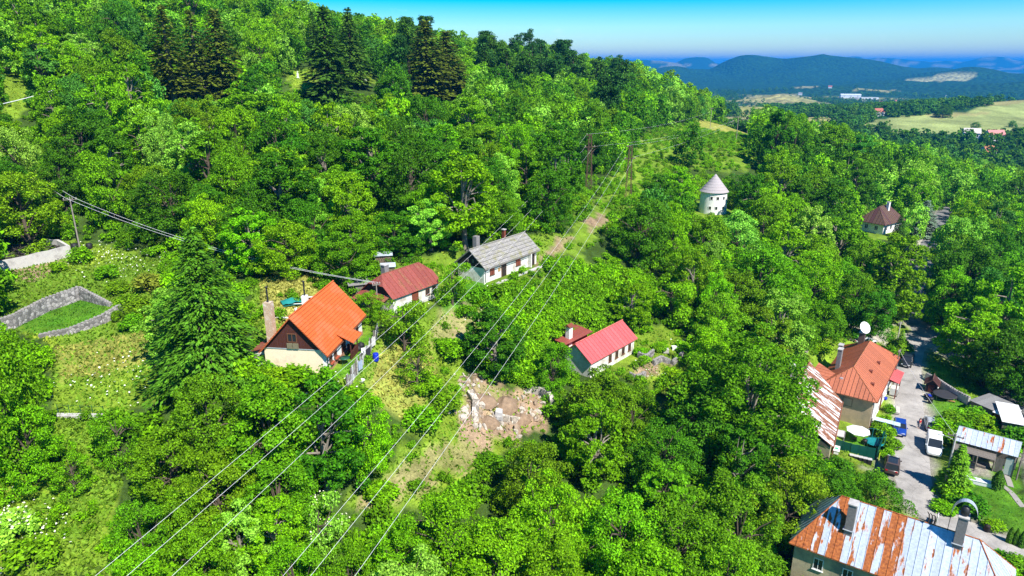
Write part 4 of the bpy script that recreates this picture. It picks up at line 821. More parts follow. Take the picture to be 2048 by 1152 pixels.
def slate_mat():
    m, nt, b, o = nmat('grey_slate'); N = nt.nodes.new; L = nt.links.new; uv = N('ShaderNodeUVMap'); uv.uv_map = 'slope'
    br = N('ShaderNodeTexBrick'); br.inputs['Scale'].default_value = 1; br.inputs['Brick Width'].default_value = .34; br.inputs['Row Height'].default_value = .3; br.inputs['Mortar Size'].default_value = .012; br.inputs['Color1'].default_value = (.34, .32, .30, 1); br.inputs['Color2'].default_value = (.25, .235, .22, 1); br.inputs['Mortar'].default_value = (.11, .105, .10, 1); L(uv.outputs[0], br.inputs[0])
    n = N('ShaderNodeTexNoise'); n.inputs['Scale'].default_value = .7; n.inputs['Detail'].default_value = 7; n.inputs['Roughness'].default_value = .7; L(uv.outputs[0], n.inputs[0]); r = N('ShaderNodeValToRGB'); r.color_ramp.elements[0].position = .5; r.color_ramp.elements[1].position = .68; L(n.outputs[0], r.inputs[0])
    x = N('ShaderNodeMixRGB'); L(r.outputs[0], x.inputs[0]); L(br.outputs[0], x.inputs[1]); x.inputs[2].default_value = (.21, .20, .075, 1); L(x.outputs[0], b.inputs['Base Color']); b.inputs['Roughness'].default_value = .9
    bp = N('ShaderNodeBump'); bp.inputs['Strength'].default_value = .5; bp.inputs['Distance'].default_value = .03; L(br.outputs['Fac'], bp.inputs['Height']); bp.invert = True; L(bp.outputs[0], b.inputs['Normal']); return m
M_slate = slate_mat()
def holder(name, parent, m=None, b=None): return (b or MB()).build(name, m or M_darkwood, parent)
def gable_roof(parent, L, W, h, rise, og, oe, m, width=.8, courses=False, colf=None, under=M_darkwood, th=.06, seam=True, x0=None, x1=None):
    """Roof part: rafters and ridge under individual sheets or courses on both slopes."""
    x0 = -L / 2 - og if x0 is None else x0; x1 = L / 2 + og if x1 is None else x1; k = rise / (W / 2); ye = W / 2 + oe; ze = h - k * oe; zr = h + rise; t = .10
    b = MB(); b.tube([(x0 + .02, 0, zr + .10 + t), (x1 - .02, 0, zr + .10 + t)], .085, 8)
    for s in (-1, 1): b.add([(x0 + .03, s * (ye - .03), ze - .02), (x1 - .03, s * (ye - .03), ze - .02), (x1 - .03, 0, zr - .02), (x0 + .03, 0, zr - .02), (x0 + .03, s * (ye - .03), ze + .06), (x1 - .03, s * (ye - .03), ze + .06), (x1 - .03, 0, zr + .06), (x0 + .03, 0, zr + .06)], [(0, 1, 2, 3), (7, 6, 5, 4), (0, 4, 5, 1), (1, 5, 6, 2), (2, 6, 7, 3), (3, 7, 4, 0)])
    R = holder('roof', parent, m if not courses else m, b); allo = []
    sl = Vector((0, W / 2 + oe, rise + k * oe)).normalized()
    for s in (-1, 1):
        P = [(x0, s * ye, ze + t), (x1, s * ye, ze + t), (x1, 0, zr + t), (x0, 0, zr + t)]
        if s > 0: P = P[::-1]
        up = Vector((0, -s * sl.y, sl.z))
        o = sheets(R, 'tile_course' if courses else 'roof_sheet', P, up if courses else (1, 0, 0), width, m, .035, seam and not courses, .05 if courses else 0, colf, .035 if courses else .012); slope_uv(o, (1, 0, 0), up); allo += o
    slope_uv([R], (1, 0, 0), (0, .7, .7)); return R
def hip_roof(parent, L, W, ze, zr, inset, m, width, colf=None, bell=0., ridge_m=None):
    x, y = L / 2, W / 2; A, B = Vector((-x + inset, 0, zr)), Vector((x - inset, 0, zr)); c = [Vector((-x, -y, ze)), Vector((x, -y, ze)), Vector((x, y, ze)), Vector((-x, y, ze))]
    b = MB(); dz = Vector((0, 0, .09)); b.add([q - dz for q in c] + [A - dz, B - dz], [(0, 1, 5, 4), (1, 2, 5), (2, 3, 4, 5), (3, 0, 4), (3, 2, 1, 0)])
    for p, q in ((A, B), (A, c[0]), (A, c[3]), (B, c[1]), (B, c[2])): b.tube([p + Vector((0, 0, .03)), q + Vector((0, 0, .02))], .055, 6)
    R = holder('roof', parent, ridge_m or m, b); slope_uv([R], (1, 0, 0), (0, 0, 1))
    for P, u in (([c[0], c[1], B, A], (1, 0, 0)), ([c[1], c[2], B], (0, 1, 0)), ([c[2], c[3], A, B], (1, 0, 0)), ([c[3], c[0], A], (0, 1, 0))):
        n = normal(P); uu = Vector(u); o = sheets(R, 'roof_sheet', P, u, width, m, .03, True, 0, (lambda i, n_, P=P: colf(i, n_, P)) if colf else None); slope_uv(o, uu, n.cross(uu))
    return R
def rust(a, s=.12): return lambda i, n: (min(1, max(0, random.gauss(a, s))), random.random(), random.random())

# ------------------------------------------------------------------ orange tiled cottage
hA = thing('house', 'cream cottage with bright orange tiled roof and dark boarded gable', 'house', (-21.18, 68.56, 22.2), rad(83.05))
L, W, h, rise = 10.8, 6.4, 2.55, 3.45
gable_wall(L, W, h, rise).build('wall', M_white, hA)
MB().box(-L / 2 - .05, -L / 2 - .004, -W / 2 + .35, W / 2, -.6, h + .02).build('gable_panel', M_cream, hA); MB().box(-L / 2 - .12, -L / 2 - .003, -W / 2 - .02, W / 2 + .02, h + .022, h + .10).build('ledge', MATS['galv'], hA)
gb = MB().box(-L / 2 - .03, -L / 2 - .001, -.1, .1, h + .15, h + rise * .9).build('gable_boarding', M_brownwood, hA)
sheets(gb, 'board', [(-L / 2 - .07, W / 2, h + .11), (-L / 2 - .07, -W / 2, h + .11), (-L / 2 - .07, 0, h + rise)], (0, 1, 0), .2, M_brownwood, .03, 0)
window(hA, '-x', (-L / 2 - .085, .1, h + 1.25), 1.0, .95, M_brownframe, False, 1)
for s in (-.32, .30): MB().box(-L / 2 - .22, -L / 2 - .10, .1 + s - .28, .1 + s + .28, h + .12, h + .68).build('hanging_cloth', mat('khaki_cloth', (.21, .18, .11), .9, .3, 5, .4), hA)
MB().box(-L / 2 - .01, L / 2 + .01, -W / 2 - .07, -W / 2 - .003, -.6, .42).build('plinth', M_plinth, hA)
for x in (-4.3, -3.0, 1.9, 3.7):
    w_ = window(hA, '-y', (x, -W / 2, 1.45), .72, 1.15, M_brownframe); MB().box(x - .38, x + .38, -W / 2 - .34, -W / 2 - .15, .70, .86).build('flower_box', mat('flower_red', (.45, .10, .05), .8, .5, 20), w_)
gable_roof(hA, L, W, h, rise, .55, .42, M_tile, .36, True)
g = MB(); g.tube([(-L / 2 - .5, -W / 2 - .5, h - .46), (L / 2 + .5, -W / 2 - .5, h - .46)], .06, 6); g.tube([(-L / 2 + .12, -W / 2 - .5, h - .46), (-L / 2 + .12, -W / 2 - .12, h - .8), (-L / 2 + .12, -W / 2 - .12, 0)], .05, 6); g.build('gutter', mat('copper_brown', (.14, .06, .035), .5, .2, 5), hA)
pr_ = MB().box(-1.75, .45, -W / 2 - 1.25, -W / 2 - 1.15, .0, .85).box(.35, .45, -W / 2 - 1.15, -W / 2 - .005, .0, .85).build('porch', M_brownwood, hA)
for x in (-1.65, .35): MB().tube([(x, -W / 2 - 1.2, 0), (x, -W / 2 - 1.2, 2.0)], .07, 6).build('post', M_brownwood, pr_)
po = sheets(pr_, 'roof_panel', [(-1.95, -W / 2 - 1.65, 2.02), (.75, -W / 2 - 1.65, 2.02), (.75, -W / 2 + .25, 2.95), (-1.95, -W / 2 + .25, 2.95)], (0, .9, .44), .36, M_tile, .05, 0, .03); slope_uv(po, (1, 0, 0), (0, .9, .44))
door(hA, '-y', (-.65, -W / 2, 0), .95, 2.0, M_brownwood)
chimney(hA, (-3.3, W / 2 + .15, 0), .8, .75, 1.2, 6.7, M_brickpale, None, 1.5); chimney(hA, (1.35, 1.5, 0), .6, .55, 3.5, 5.9, M_white, None, 1.5)
lt = MB().box(-4.6, -1.2, W / 2 + .02, W / 2 + 1.6, -.6, 1.7).build('lean_to', M_oldwhite, hA); sh = sheets(lt, 'roof_sheet', [(-4.9, W / 2 + 1.95, 1.75), (-4.9, W / 2 + .05, 2.35), (-.9, W / 2 + .05, 2.35), (-.9, W / 2 + 1.95, 1.75)], (1, 0, 0), .8, M_rustred, .04, 1, 0, rust(.2)); slope_uv(sh, (1, 0, 0), (0, -.95, .3))
# ------------------------------------------------------------------ red half-hipped cottage
hB = thing('house', 'small white cottage with rusty red half-hipped sheet roof beside firewood stack', 'house', (-14.2, 83.5, 22.8), rad(53.9))
L, W, h, rise = 8.2, 5.2, 2.2, 2.1
bw = gable_wall(L, W, h, rise * .55); bw.v[8] = (-L / 2, 0, h + rise * .6); bw.v[9] = (L / 2, 0, h + rise * .6); bw.build('wall', M_oldwhite, hB)
Lr, Wr, ze, zr, f, s_ = L / 2 + .35, W / 2 + .35, h - .22, h + rise + .1, .55, 1.1; zf = ze + (zr - ze) * f
b = MB(); b.tube([(-Lr + s_, 0, zr + .02), (Lr - s_, 0, zr + .02)], .06, 6); Rb = holder('roof', hB, M_rustred, b); slope_uv([Rb], (1, 0, 0), (0, 0, 1))
for s in (-1, 1):
    P = [(-Lr, s * Wr, ze), (Lr, s * Wr, ze), (Lr, s * Wr * (1 - f), zf), (Lr - s_, 0, zr), (-Lr + s_, 0, zr), (-Lr, s * Wr * (1 - f), zf)]; P = P if s < 0 else P[::-1]
    o = sheets(Rb, 'roof_sheet', P, (1, 0, 0), .75, M_rustred, .05, 1, 0, rust(.16, .06)); slope_uv(o, (1, 0, 0), (0, -s * .77, .63))
    P = [(s * Lr, -Wr * (1 - f) * s, zf), (s * Lr, Wr * (1 - f) * s, zf), (s * (Lr - s_), 0, zr)]; o = sheets(Rb, 'roof_sheet', P, (0, 1, 0), .8, M_rustred, .05, 1, 0, rust(.16, .06)); slope_uv(o, (0, 1, 0), (0, 0, 1))
gb = MB().box(-L / 2 - .02, -L / 2 - .001, -.1, .1, h, h + .5).build('gable_boarding', M_darkwood, hB); sheets(gb, 'board', [(-L / 2 - .05, W / 2, h + .02), (-L / 2 - .05, -W / 2, h + .02), (-L / 2 - .05, -W / 4.4, h + rise * .55), (-L / 2 - .05, W / 4.4, h + rise * .55)], (0, 1, 0), .28, M_darkwood, .025, 0)
door(hB, '-y', (-.3, -W / 2, 0), .95, 1.9, M_redshut); window(hB, '-y', (2.0, -W / 2, 1.25), .75, .85, M_brownframe, True, 1); window(hB, '-y', (3.3, -W / 2, 1.25), .7, .85, M_brownframe); window(hB, '-x', (-L / 2 - .06, .3, 2.7), .5, .5, M_oldwood, False, 0)
chimney(hB, (-1.6, 1.2, 0), .75, .7, 2.6, 5.0, M_greybrick, M_conc); MB().box(-L / 2 - .02, L / 2 + .02, -W / 2 - .06, -W / 2 - .003, -.5, .3).build('plinth', M_conc, hB)
lt = MB().box(-L / 2 - 1.5, -L / 2 - .02, -1.9, W / 2, -.6, 1.45).build('lean_to', M_greybrick, hB); sh = sheets(lt, 'roof_sheet', [(-L / 2 - 1.9, W / 2 + .2, 1.5), (-L / 2 - 1.9, -2.2, 1.5), (-L / 2 - .06, -2.2, 2.15), (-L / 2 - .06, W / 2 + .2, 2.15)], (0, 1, 0), .8, M_rustred, .04, 1, 0, rust(.2)); slope_uv(sh, (0, 1, 0), (.9, 0, .4))
# ------------------------------------------------------------------ grey-roofed long house
hC = thing('house', 'long white house with mossy grey slate roof and brown shutters', 'house', (-2.02, 98.27, 22.5), rad(52.8))
L, W, h, rise = 12.7, 4.9, 2.5, 1.95
gable_wall(L, W, h, rise).build('wall', M_oldwhite, hC); gable_roof(hC, L, W, h, rise, .35, .45, M_slate, .6, True, None)
gb = MB().box(-L / 2 - .02, -L / 2 - .001, -.1, .1, h, h + .5).build('gable_boarding', M_darkwood, hC); sheets(gb, 'board', [(-L / 2 - .05, W / 2, h - .3), (-L / 2 - .05, -W / 2, h - .3), (-L / 2 - .05, -W / 2, h), (-L / 2 - .05, 0, h + rise), (-L / 2 - .05, W / 2, h)], (0, 1, 0), .24, M_darkwood, .025, 0)
for y in (-.5, .5): window(hC, '-x', (-L / 2 - .06, y, h + .5), .3, .45, M_oldwood, False, 0)
window(hC, '-y', (-4.6, -W / 2, 1.35), 1.0, .95, M_brownframe, True, 1, M_redshut); window(hC, '-y', (1.6, -W / 2, 1.35), 1.1, 1.0, M_brownframe, True, 1, M_redshut); door(hC, '-y', (-1.9, -W / 2, 0), .95, 1.95, M_darkwood, M_brownframe); door(hC, '-y', (5.2, -W / 2, 0), .95, 2.0, M_darkwood, M_brownframe); MB().box(-3.2, -2.75, -W / 2 - .05, -W / 2 - .002, 1.0, 1.55).build('hatch', mat('ochre_board', (.42, .24, .09), .8), hC); MB().box(4.1, 4.35, -W / 2 - .6, -W / 2 - .004, -.3, 2.1).build('buttress', M_oldwhite, hC)
chimney(hC, (-3.9, 1.0, 0), .75, .7, 2.8, 5.9, M_greybrick, None); chimney(hC, (2.6, 1.0, 0), .45, .45, 2.8, 5.6, M_redshut, M_conc); g = MB(); g.tube([(-L / 2 - .3, -W / 2 - .5, h - .42), (L / 2 + .3, -W / 2 - .5, h - .42)], .05, 6); g.tube([(-L / 2 + .2, -W / 2 - .5, h - .42), (-L / 2 + .2, -W / 2 - .1, h - .7), (-L / 2 + .2, -W / 2 - .1, -.2)], .045, 6); g.build('gutter', M_oldwood, hC)
MB().box(-L / 2 - .15, L / 2 + .1, -W / 2 - 1.5, -W / 2 - .08, -.8, -.02).build('terrace_slab', M_conc, hC)
# ------------------------------------------------------------------ pink-red roofed house
hD = thing('house', 'white house with smooth pinkish red sheet roof and red-capped chimney', 'house', (12.5, 90.3, 11.3), rad(49.1))
L, W, h, rise = 11.2, 4.8, 2.5, 1.85
gable_wall(L, W, h, rise).build('wall', M_oldwhite, hD); gable_roof(hD, L, W, h, rise, .4, .35, M_pinkred, .75, False, rust(.02, .02))
for x in (-.8, .9, 2.6, 4.3): window(hD, '-y', (x, -W / 2, 1.35), .7, 1.05, M_brownframe)
ex = MB().box(-5.2, .6, W / 2 + .01, W / 2 + 3.6, -.8, 2.1).build('rear_wing', M_oldwhite, hD); sh = sheets(ex, 'roof_sheet', [(-5.6, W / 2 - .6, 3.75), (1.0, W / 2 - .6, 3.75), (1.0, W / 2 + 2.6, 4.05), (-5.6, W / 2 + 2.6, 4.05)], (0, 1, 0), .42, M_rustred, .05, 1, 0, rust(.05, .03)); slope_uv(sh, (0, 1, 0), (1, 0, 0)); MB().box(-5.3, .7, W / 2 + .2, W / 2 + 3.3, 2.101, 3.72).build('upper_wall', M_redshut, ex)
ch = chimney(hD, (-3.5, W / 2 + .45, 0), .8, .65, 2.5, 5.6, M_white, None); MB().add([(-4.05, W / 2 - .1, 5.62), (-2.95, W / 2 - .1, 5.62), (-2.95, W / 2 + 1.0, 5.62), (-4.05, W / 2 + 1.0, 5.62), (-4.05, W / 2 + .45, 6.0), (-2.95, W / 2 + .45, 6.0)], [(0, 1, 5, 4), (2, 3, 4, 5), (1, 2, 5), (3, 0, 4), (3, 2, 1, 0)]).build('cap', M_redshut, ch)
# ------------------------------------------------------------------ round tower
tw = thing('tower', 'round white tower with conical grey shingle roof', 'tower', (50.46, 169.3, 16.4))
b = MB(); b.lathe([(3.45, -1), (3.4, 0), (3.12, 5.6)], 40); b.build('wall', M_white, tw)
R = MB().lathe([(2.9, 5.5), (3.3, 5.45)], 24).build('roof', M_darkwood, tw); K = 7
for i in range(K):
    r0, r1 = 3.5 * (1 - i / K), 3.5 * (1 - (i + 1) / K); z0 = 5.4 + 4.3 * i / K; MB().lathe([(r0 + .03, z0 - .02), (r0 + .03, z0 + .05), (max(r1, .01), z0 + 4.3 / K + .02)], 32, sm=False).build('shingle_course', mat('pale_shingle', (.40, .36, .365), .9, .25, 9, .5, stretch=(1, 1, .6)), R)
MB().tube([(0, 0, 9.7), (0, 0, 10.5)], [.05, .02], 5).build('finial', MATS['dark_metal'], tw)
for a, z in ((-115, 4.1), (-88, 4.1), (-58, 4.1), (-118, 1.7), (-92, 1.7), (-60, 1.7)):
    ax, ay = math.cos(rad(a)), math.sin(rad(a)); r = 3.13 + (5.6 - z) * .05; Mt = Matrix(((-ay, ax, 0, ax * r), (ax, ay, 0, ay * r), (0, 0, 1, z), (0, 0, 0, 1))); w_, h_ = .55, .75
    o = MB().box(-w_ / 2 - .08, w_ / 2 + .08, -.1, .05, h_ / 2, h_ / 2 + .08, Mt).box(-w_ / 2 - .08, w_ / 2 + .08, -.1, .05, -h_ / 2 - .08, -h_ / 2, Mt).box(-w_ / 2 - .08, -w_ / 2, -.1, .049, -h_ / 2, h_ / 2, Mt).box(w_ / 2, w_ / 2 + .08, -.1, .049, -h_ / 2, h_ / 2, Mt).build('window', M_white, tw); MB().box(-w_ / 2, w_ / 2, -.1, .012, -h_ / 2, h_ / 2, Mt).build('pane', M_glass, o)
# ------------------------------------------------------------------ brown-roofed villa
hF = thing('house', 'white house with dark brown hipped roof among trees by the road', 'house', (107, 194, 6), rad(36))
MB().box(-5.2, 5.2, -3.4, 3.4, -1, 3.1).build('wall', M_white, hF); hip_roof(hF, 12, 8.2, 2.9, 7.2, 3.4, M_brownsheet, .9); chimney(hF, (.6, -1.0, 0), .8, .7, 4.5, 8.2, M_white, M_conc)
for x in (-3.6, -1, 1.6): window(hF, '-y', (x, -3.4, 1.6), 1.1, 1.3, M_whiteframe)
for y in (-1.4, 1.4): window(hF, '-x', (-5.2, y, 1.6), 1.0, 1.3, M_whiteframe)
# ------------------------------------------------------------------ two-storey house by the lane (orange hipped roof)
tG, nG = Vector((.596, .803, 0)), Vector((.803, -.596, 0))
cG = tG * 113.2 + nG * -14.75
hG = thing('house', 'large tan and white house with orange hipped sheet roof beside the lane', 'house', (cG.x, cG.y, 0), math.atan2(.803, .596))
L, W, h = 19.2, 7.5, 5.0
MB().box(-L / 2, L / 2, -W / 2, W / 2, -.8, h).build('wall', M_oldtan, hG); MB().box(-L / 2 + .25, L / 2 - .02, -W / 2 - .05, -W / 2 - .004, 0, h - .16).build('street_front', M_white, hG); MB().box(-L / 2 - .12, L / 2 + .12, -W / 2 - .12, W / 2 + .12, h + .002, h + .2).build('cornice', M_oldtan, hG)
hip_roof(hG, L + 1.1, W + 1.1, h + .16, 8.3, 3.8, M_orangesheet, .62, lambda i, n, P: (random.gauss(.03, .02) + .04 * (len(P) == 3), random.random(), random.random()))
for i, x in enumerate((-8, -5.6, -3.2, -.8, 1.6, 4, 6.4, 8.4)):
    window(hG, '-y', (x, -W / 2 - .052, 3.55), .9, 1.35, M_whiteframe)
    if i not in (3,): window(hG, '-y', (x, -W / 2 - .052, 1.25), .9, 1.2, M_whiteframe)
door(hG, '-y', (-.8, -W / 2 - .052, 0), 1.1, 2.2, M_redshut); MB().box(-L / 2 - .04, -L / 2 - .002, -1.1, .3, 3.2, 4.6).build('blind_window', mat('tan_panel', (.33, .24, .15), .9), hG); MB().box(-L / 2 - .055, -L / 2 - .001, -.95, .15, 3.35, 4.45).build('blind_panel', M_oldtan, hG)
for x, y, r_ in ((-3.2, -2.1, .3), (1.6, -2.4, .3), (-6.4, -3.0, .25)):
    z = 8.3 - (8.3 - 5.16) * abs(y) / 4.3; MB().box(x - .3, x + .3, y - .12, y + .35, z - .1, z + .36).build('roof_vent', M_redshut, hG)
MB().box(-8.3, -7.85, .9, 1.35, 6.1, 6.9).build('roof_hatch', MATS['galv'], hG)
aw = MB().box(4.5, 9.4, -W / 2 - 1.5, -W / 2 - .06, 2.75, 2.83).build('porch', M_redshut, hG); sh = sheets(aw, 'roof_sheet', [(4.3, -W / 2 - 1.7, 2.85), (9.6, -W / 2 - 1.7, 2.85), (9.6, -W / 2 - .1, 3.3), (4.3, -W / 2 - .1, 3.3)], (1, 0, 0), .7, M_pinkred, .04, 1, 0, rust(.03, .02)); slope_uv(sh, (1, 0, 0), (0, 1, .3))
for x in (4.6, 9.3): MB().box(x - .07, x + .07, -W / 2 - 1.45, -W / 2 - 1.3, -.2, 2.74).build('post', M_redshut, aw)
g = MB(); g.tube([(-L / 2 - .5, -W / 2 - .6, h + .12), (L / 2 + .5, -W / 2 - .6, h + .12)], .07, 6); g.tube([(-L / 2 + .1, -W / 2 - .6, h + .1), (-L / 2 + .1, -W / 2 - .12, h - .3), (-L / 2 + .1, -W / 2 - .12, 0)], .05, 6); g.build('gutter', M_redshut, hG)
for x, y, z1 in ((-3.6, 2.6, 9.6), (-1.2, 3.0, 9.4)): chimney(hG, (x, y, 0), 1.0, .6, 5.4, z1, M_greybrick, M_conc)
ch = chimney(hG, (7.2, 1.4, 0), 1.15, .85, 6.2, 9.2, mat('sooty_brick', (.13, .09, .075), .9, .3, 5, .4), M_conc)
# long white box-shaped dish on the big chimney
b = MB(); b.lathe([(.05, 0), (.75, .10), (1.25, .42), (1.28, .45), (1.2, .46), (.72, .16), (.04, .06)], 24); o = b.build('dish', M_whiteframe, ch); o.scale = (.8, .8, .8); o.location = (7.2, 1.4, 10.0); o.rotation_euler = (rad(58), 0, rad(-35)); MB().tube([(7.2, 1.4, 9.3), (7.2, 1.4, 10.1)], .05, 6).build('dish_mast', MATS['steel'], ch)
# ------------------------------------------------------------------ barn with flaking white sheet roof
bn = thing('barn', 'old barn whose long white sheet roof flakes in rusty brown streaks', 'barn', (0, 0, 0))
ev0, ev1, rd1 = Vector((42.1, 78.5, 4.2)), Vector((49.0, 90.9, 4.4)), Vector((46.3, 97.2, 8.0)); rd0 = Vector((37.0, 82.6, 8.0))
nr_ = ev0.copy(); P = [ev0, ev1, rd1, rd0]
wl = MB(); q = [Vector((ev0.x - .2, ev0.y + .3, 0)), Vector((ev1.x - .3, ev1.y, 0)), Vector((42.6, 99.5, 0)), Vector((33.5, 86.0, 0))]; wl.hull([v + Vector((0, 0, -1)) for v in q], [v + Vector((0, 0, 3.95)) for v in q]); wl.build('wall', M_ochre, bn)
R = MB().tube([rd0 + Vector((0, 0, .05)), rd1 + Vector((0, 0, .05))], .08, 6).build('roof', M_rustred, bn); slope_uv([R], (1, 0, 0), (0, 1, 0))
u = (ev1 - ev0).normalized(); o = sheets(R, 'roof_sheet', P, u, .62, M_whiterust, .05, True, 0, lambda i, n: (random.gauss(.25, .06), random.random(), random.random())); sv = (rd0 - ev0).normalized(); slope_uv(o, u, sv)
P2 = [rd1, Vector((42.2, 100.0, 4.2)), Vector((33.2, 86.2, 4.2)), rd0]; o = sheets(R, 'roof_sheet', P2, u, .8, M_whiterust, .05, True, 0, lambda i, n: (random.gauss(.30, .08), random.random(), random.random())); slope_uv(o, u, sv)
gw = MB(); gw.add([ev1 + Vector((-.3, 0, -.3)), rd1 + Vector((-.05, -.1, -.15)), Vector((42.6, 99.5, 3.9))], [(0, 1, 2)]); gw.add([ev0 + Vector((-.3, .3, -.3)), rd0 + Vector((.1, .2, -.15)), Vector((33.6, 86.0, 3.9))], [(2, 1, 0)]); gw.build('gable', M_oldwood, bn)
g = MB(); g.tube([ev0 + Vector((.1, 0, -.1)), ev1 + Vector((.1, 0, -.1))], .08, 6); g.tube([ev0 + Vector((.1, .1, -.1)), ev0 + Vector((.0, .1, -4.1))], .06, 6); g.build('gutter', M_rustred, bn)
chimney(bn, (42.0, 93.2, 0), .8, .8, 5.2, 9.2, M_greybrick, M_conc)
# valley roof joining the two
vj = thing('link_roof', 'small orange link roof wedged between the barn and the large house', 'roof', (0, 0, 0)); o = sheets(vj, 'roof_sheet', [Vector((49.3, 92.2, 5.3)), Vector((50.6, 94.0, 6.3)), Vector((48.4, 98.6, 7.2)), Vector((46.9, 97.0, 6.6))], (.6, .8, 0), .7, M_orangesheet, .06, True, 0, rust(.05, .03)); slope_uv(o, (.6, .8, 0), (-.5, .4, .6)); MB().hull([(49.1, 92.5, 0), (50.3, 94.2, 0), (48.2, 98.2, 0), (46.9, 97.0, 0)], [(49.1, 92.5, 5.2), (50.3, 94.2, 6.1), (48.2, 98.2, 7.0), (46.9, 97.0, 6.4)]).build('wall', M_oldwhite, vj)
# ------------------------------------------------------------------ rusting roof in the foreground
hH = thing('house', 'old ochre house with large hipped galvanised roof striped with orange rust', 'house', (38.55, 56.2, 0), math.atan2(-.571, .821))
L, W, h = 18.0, 7.6, 5.5
MB().box(-L / 2, L / 2, -W / 2, W / 2, -.8, h).build('wall', M_ochre, hH); MB().box(-L / 2 - .1, L / 2 + .1, -W / 2 - .1, W / 2 + .1, h - .22, h - .02).build('cornice', M_ochre, hH)
def hrust(i, n, P):
    if len(P) == 3: return (random.choice([.02, .03, .06, .14]), random.random(), random.random())
    t = i / n
    if P[0].y > 0: t = 1 - t
    return ((random.choice([.36, .31, .20, .38, .13, .34]) if t < .52 else random.choice([.02, .05, .16, .08, .26 if t > .68 else .05])), random.random(), random.random())
hip_roof(hH, L + 1.0, W + 1.0, h, 10.05, 3.6, M_galvrust, .68, hrust)
for x in (-6.6, -3.9, -1.2, 1.5, 4.2, 6.9):
    window(hH, '-y', (x, -W / 2, 3.9), .95, 1.35, M_whiteframe, True, 1); window(hH, '-y', (x, -W / 2, 1.3), .95, 1.3, M_whiteframe, True, 1)
for y in (-1.8, 1.6): window(hH, '-x', (-L / 2, y, 3.9), .95, 1.35, M_whiteframe)
for (x, y, z1) in ((-4.6, -2.0, 10.9), (4.3, -.55, 12.3)):
    ch = chimney(hH, (x, y, 0), .75, 1.0, 7.0 if y < -1 else 8.6, z1, MATS['grey_chimney'], M_conc); MB().box(x - .5, x + .5, y - .62, y + .62, (8.0 if y < -1 else 9.45), (8.05 if y < -1 else 9.5)).build('flashing', MATS['galv'], ch)
# cowl with an arched hood on the second chimney
b = MB(); b.lathe([(.0, 0), (.34, .02), (.38, .35), (.30, .8), (.0, .92)], 12, (4.3, -.55, 12.5)); b.build('cowl', MATS['dark_metal'], ch)
b = MB(); pts = [(4.3 + 1.0 * math.cos(a), -.55, 12.45 + 1.55 * math.sin(a)) for a in np.linspace(0.15, math.pi - .02, 15)]
for i in range(14):
    p, q = Vector(pts[i]), Vector(pts[i + 1]); b.add([p + Vector((0, -.3, 0)), q + Vector((0, -.3, 0)), q + Vector((0, .3, 0)), p + Vector((0, .3, 0)), p * .985 + Vector((.065, -.3, .19)), q * .985 + Vector((.065, -.3, .19)), q * .985 + Vector((.065, .3, .19)), p * .985 + Vector((.065, .3, .19))], [(0, 1, 2, 3), (7, 6, 5, 4), (0, 4, 5, 1), (2, 6, 7, 3)])
b.build('arched_hood', MATS['galv'], ch); MB().tube([(3.3, -.55, 12.4), (3.3, -.55, 10.3)], .03, 5).tube([(5.3, -.55, 12.6), (4.7, -.55, 12.35)], .03, 5).build('hood_stay', MATS['dark_metal'], ch)
# ------------------------------------------------------------------ walls, fences and sheds
def G(px, py, h=0.): p = hit(px, py, h); return Vector(p)
def wall_run(name, label, pts, th, hgt, m, cat='wall', cap=None, stones=None, ztop=None, part_name='masonry'):
    """Masonry following the ground: each length of wall between two corners is a part; cap stones lie on top."""
    o = thing(name, label, cat, tuple(pts[0])); o0 = Vector(pts[0])
    for k, (a, b_) in enumerate(zip(pts[:-1], pts[1:])):
        a, b_ = Vector(a) - o0, Vector(b_) - o0; d = (b_ - a); d.z = 0; n = Vector((-d.y, d.x, 0)).normalized() * th / 2; N_ = max(1, int(d.length / 1.2)); b = MB()
        H0 = hgt[k] if isinstance(hgt, (list, tuple)) else hgt; H1 = hgt[k + 1] if isinstance(hgt, (list, tuple)) else hgt; rows = []
        for i in range(N_ + 1):
            t = i / N_; p = a.lerp(b_, t); H = H0 + (H1 - H0) * t + random.uniform(-.07, .07); j = n * random.uniform(.92, 1.08); rows.append([p - j + Vector((0, 0, -.7)), p + j + Vector((0, 0, -.7)), p + n * .9 + Vector((0, 0, H)), p - n * .9 + Vector((0, 0, H + random.uniform(-.04, .04)))])
        v = [q for r in rows for q in r]; f = []
        for i in range(N_):
            for s in range(4): f.append((i * 4 + s, i * 4 + (s + 1) % 4, (i + 1) * 4 + (s + 1) % 4, (i + 1) * 4 + s))
        f += [(3, 2, 1, 0), tuple(N_ * 4 + i for i in range(4))]; b.add(v, [q[::-1] for q in f]); w = b.build(part_name, m, o)
        if stones:
            me = stones; cnt = int(d.length / .42)
            for i in range(cnt):
                t = (i + .5) / cnt; p = a.lerp(b_, t); s = random.uniform(.8, 1.25); q = part('cap_stone', me, w, p + Vector((0, 0, H0 + (H1 - H0) * t + .02)), (random.uniform(-.15, .15), random.uniform(-.15, .15), math.atan2(d.y, d.x) + random.uniform(-.2, .2)), (s, th / .5 * random.uniform(.85, 1.1), random.uniform(.7, 1.2)))
    return o
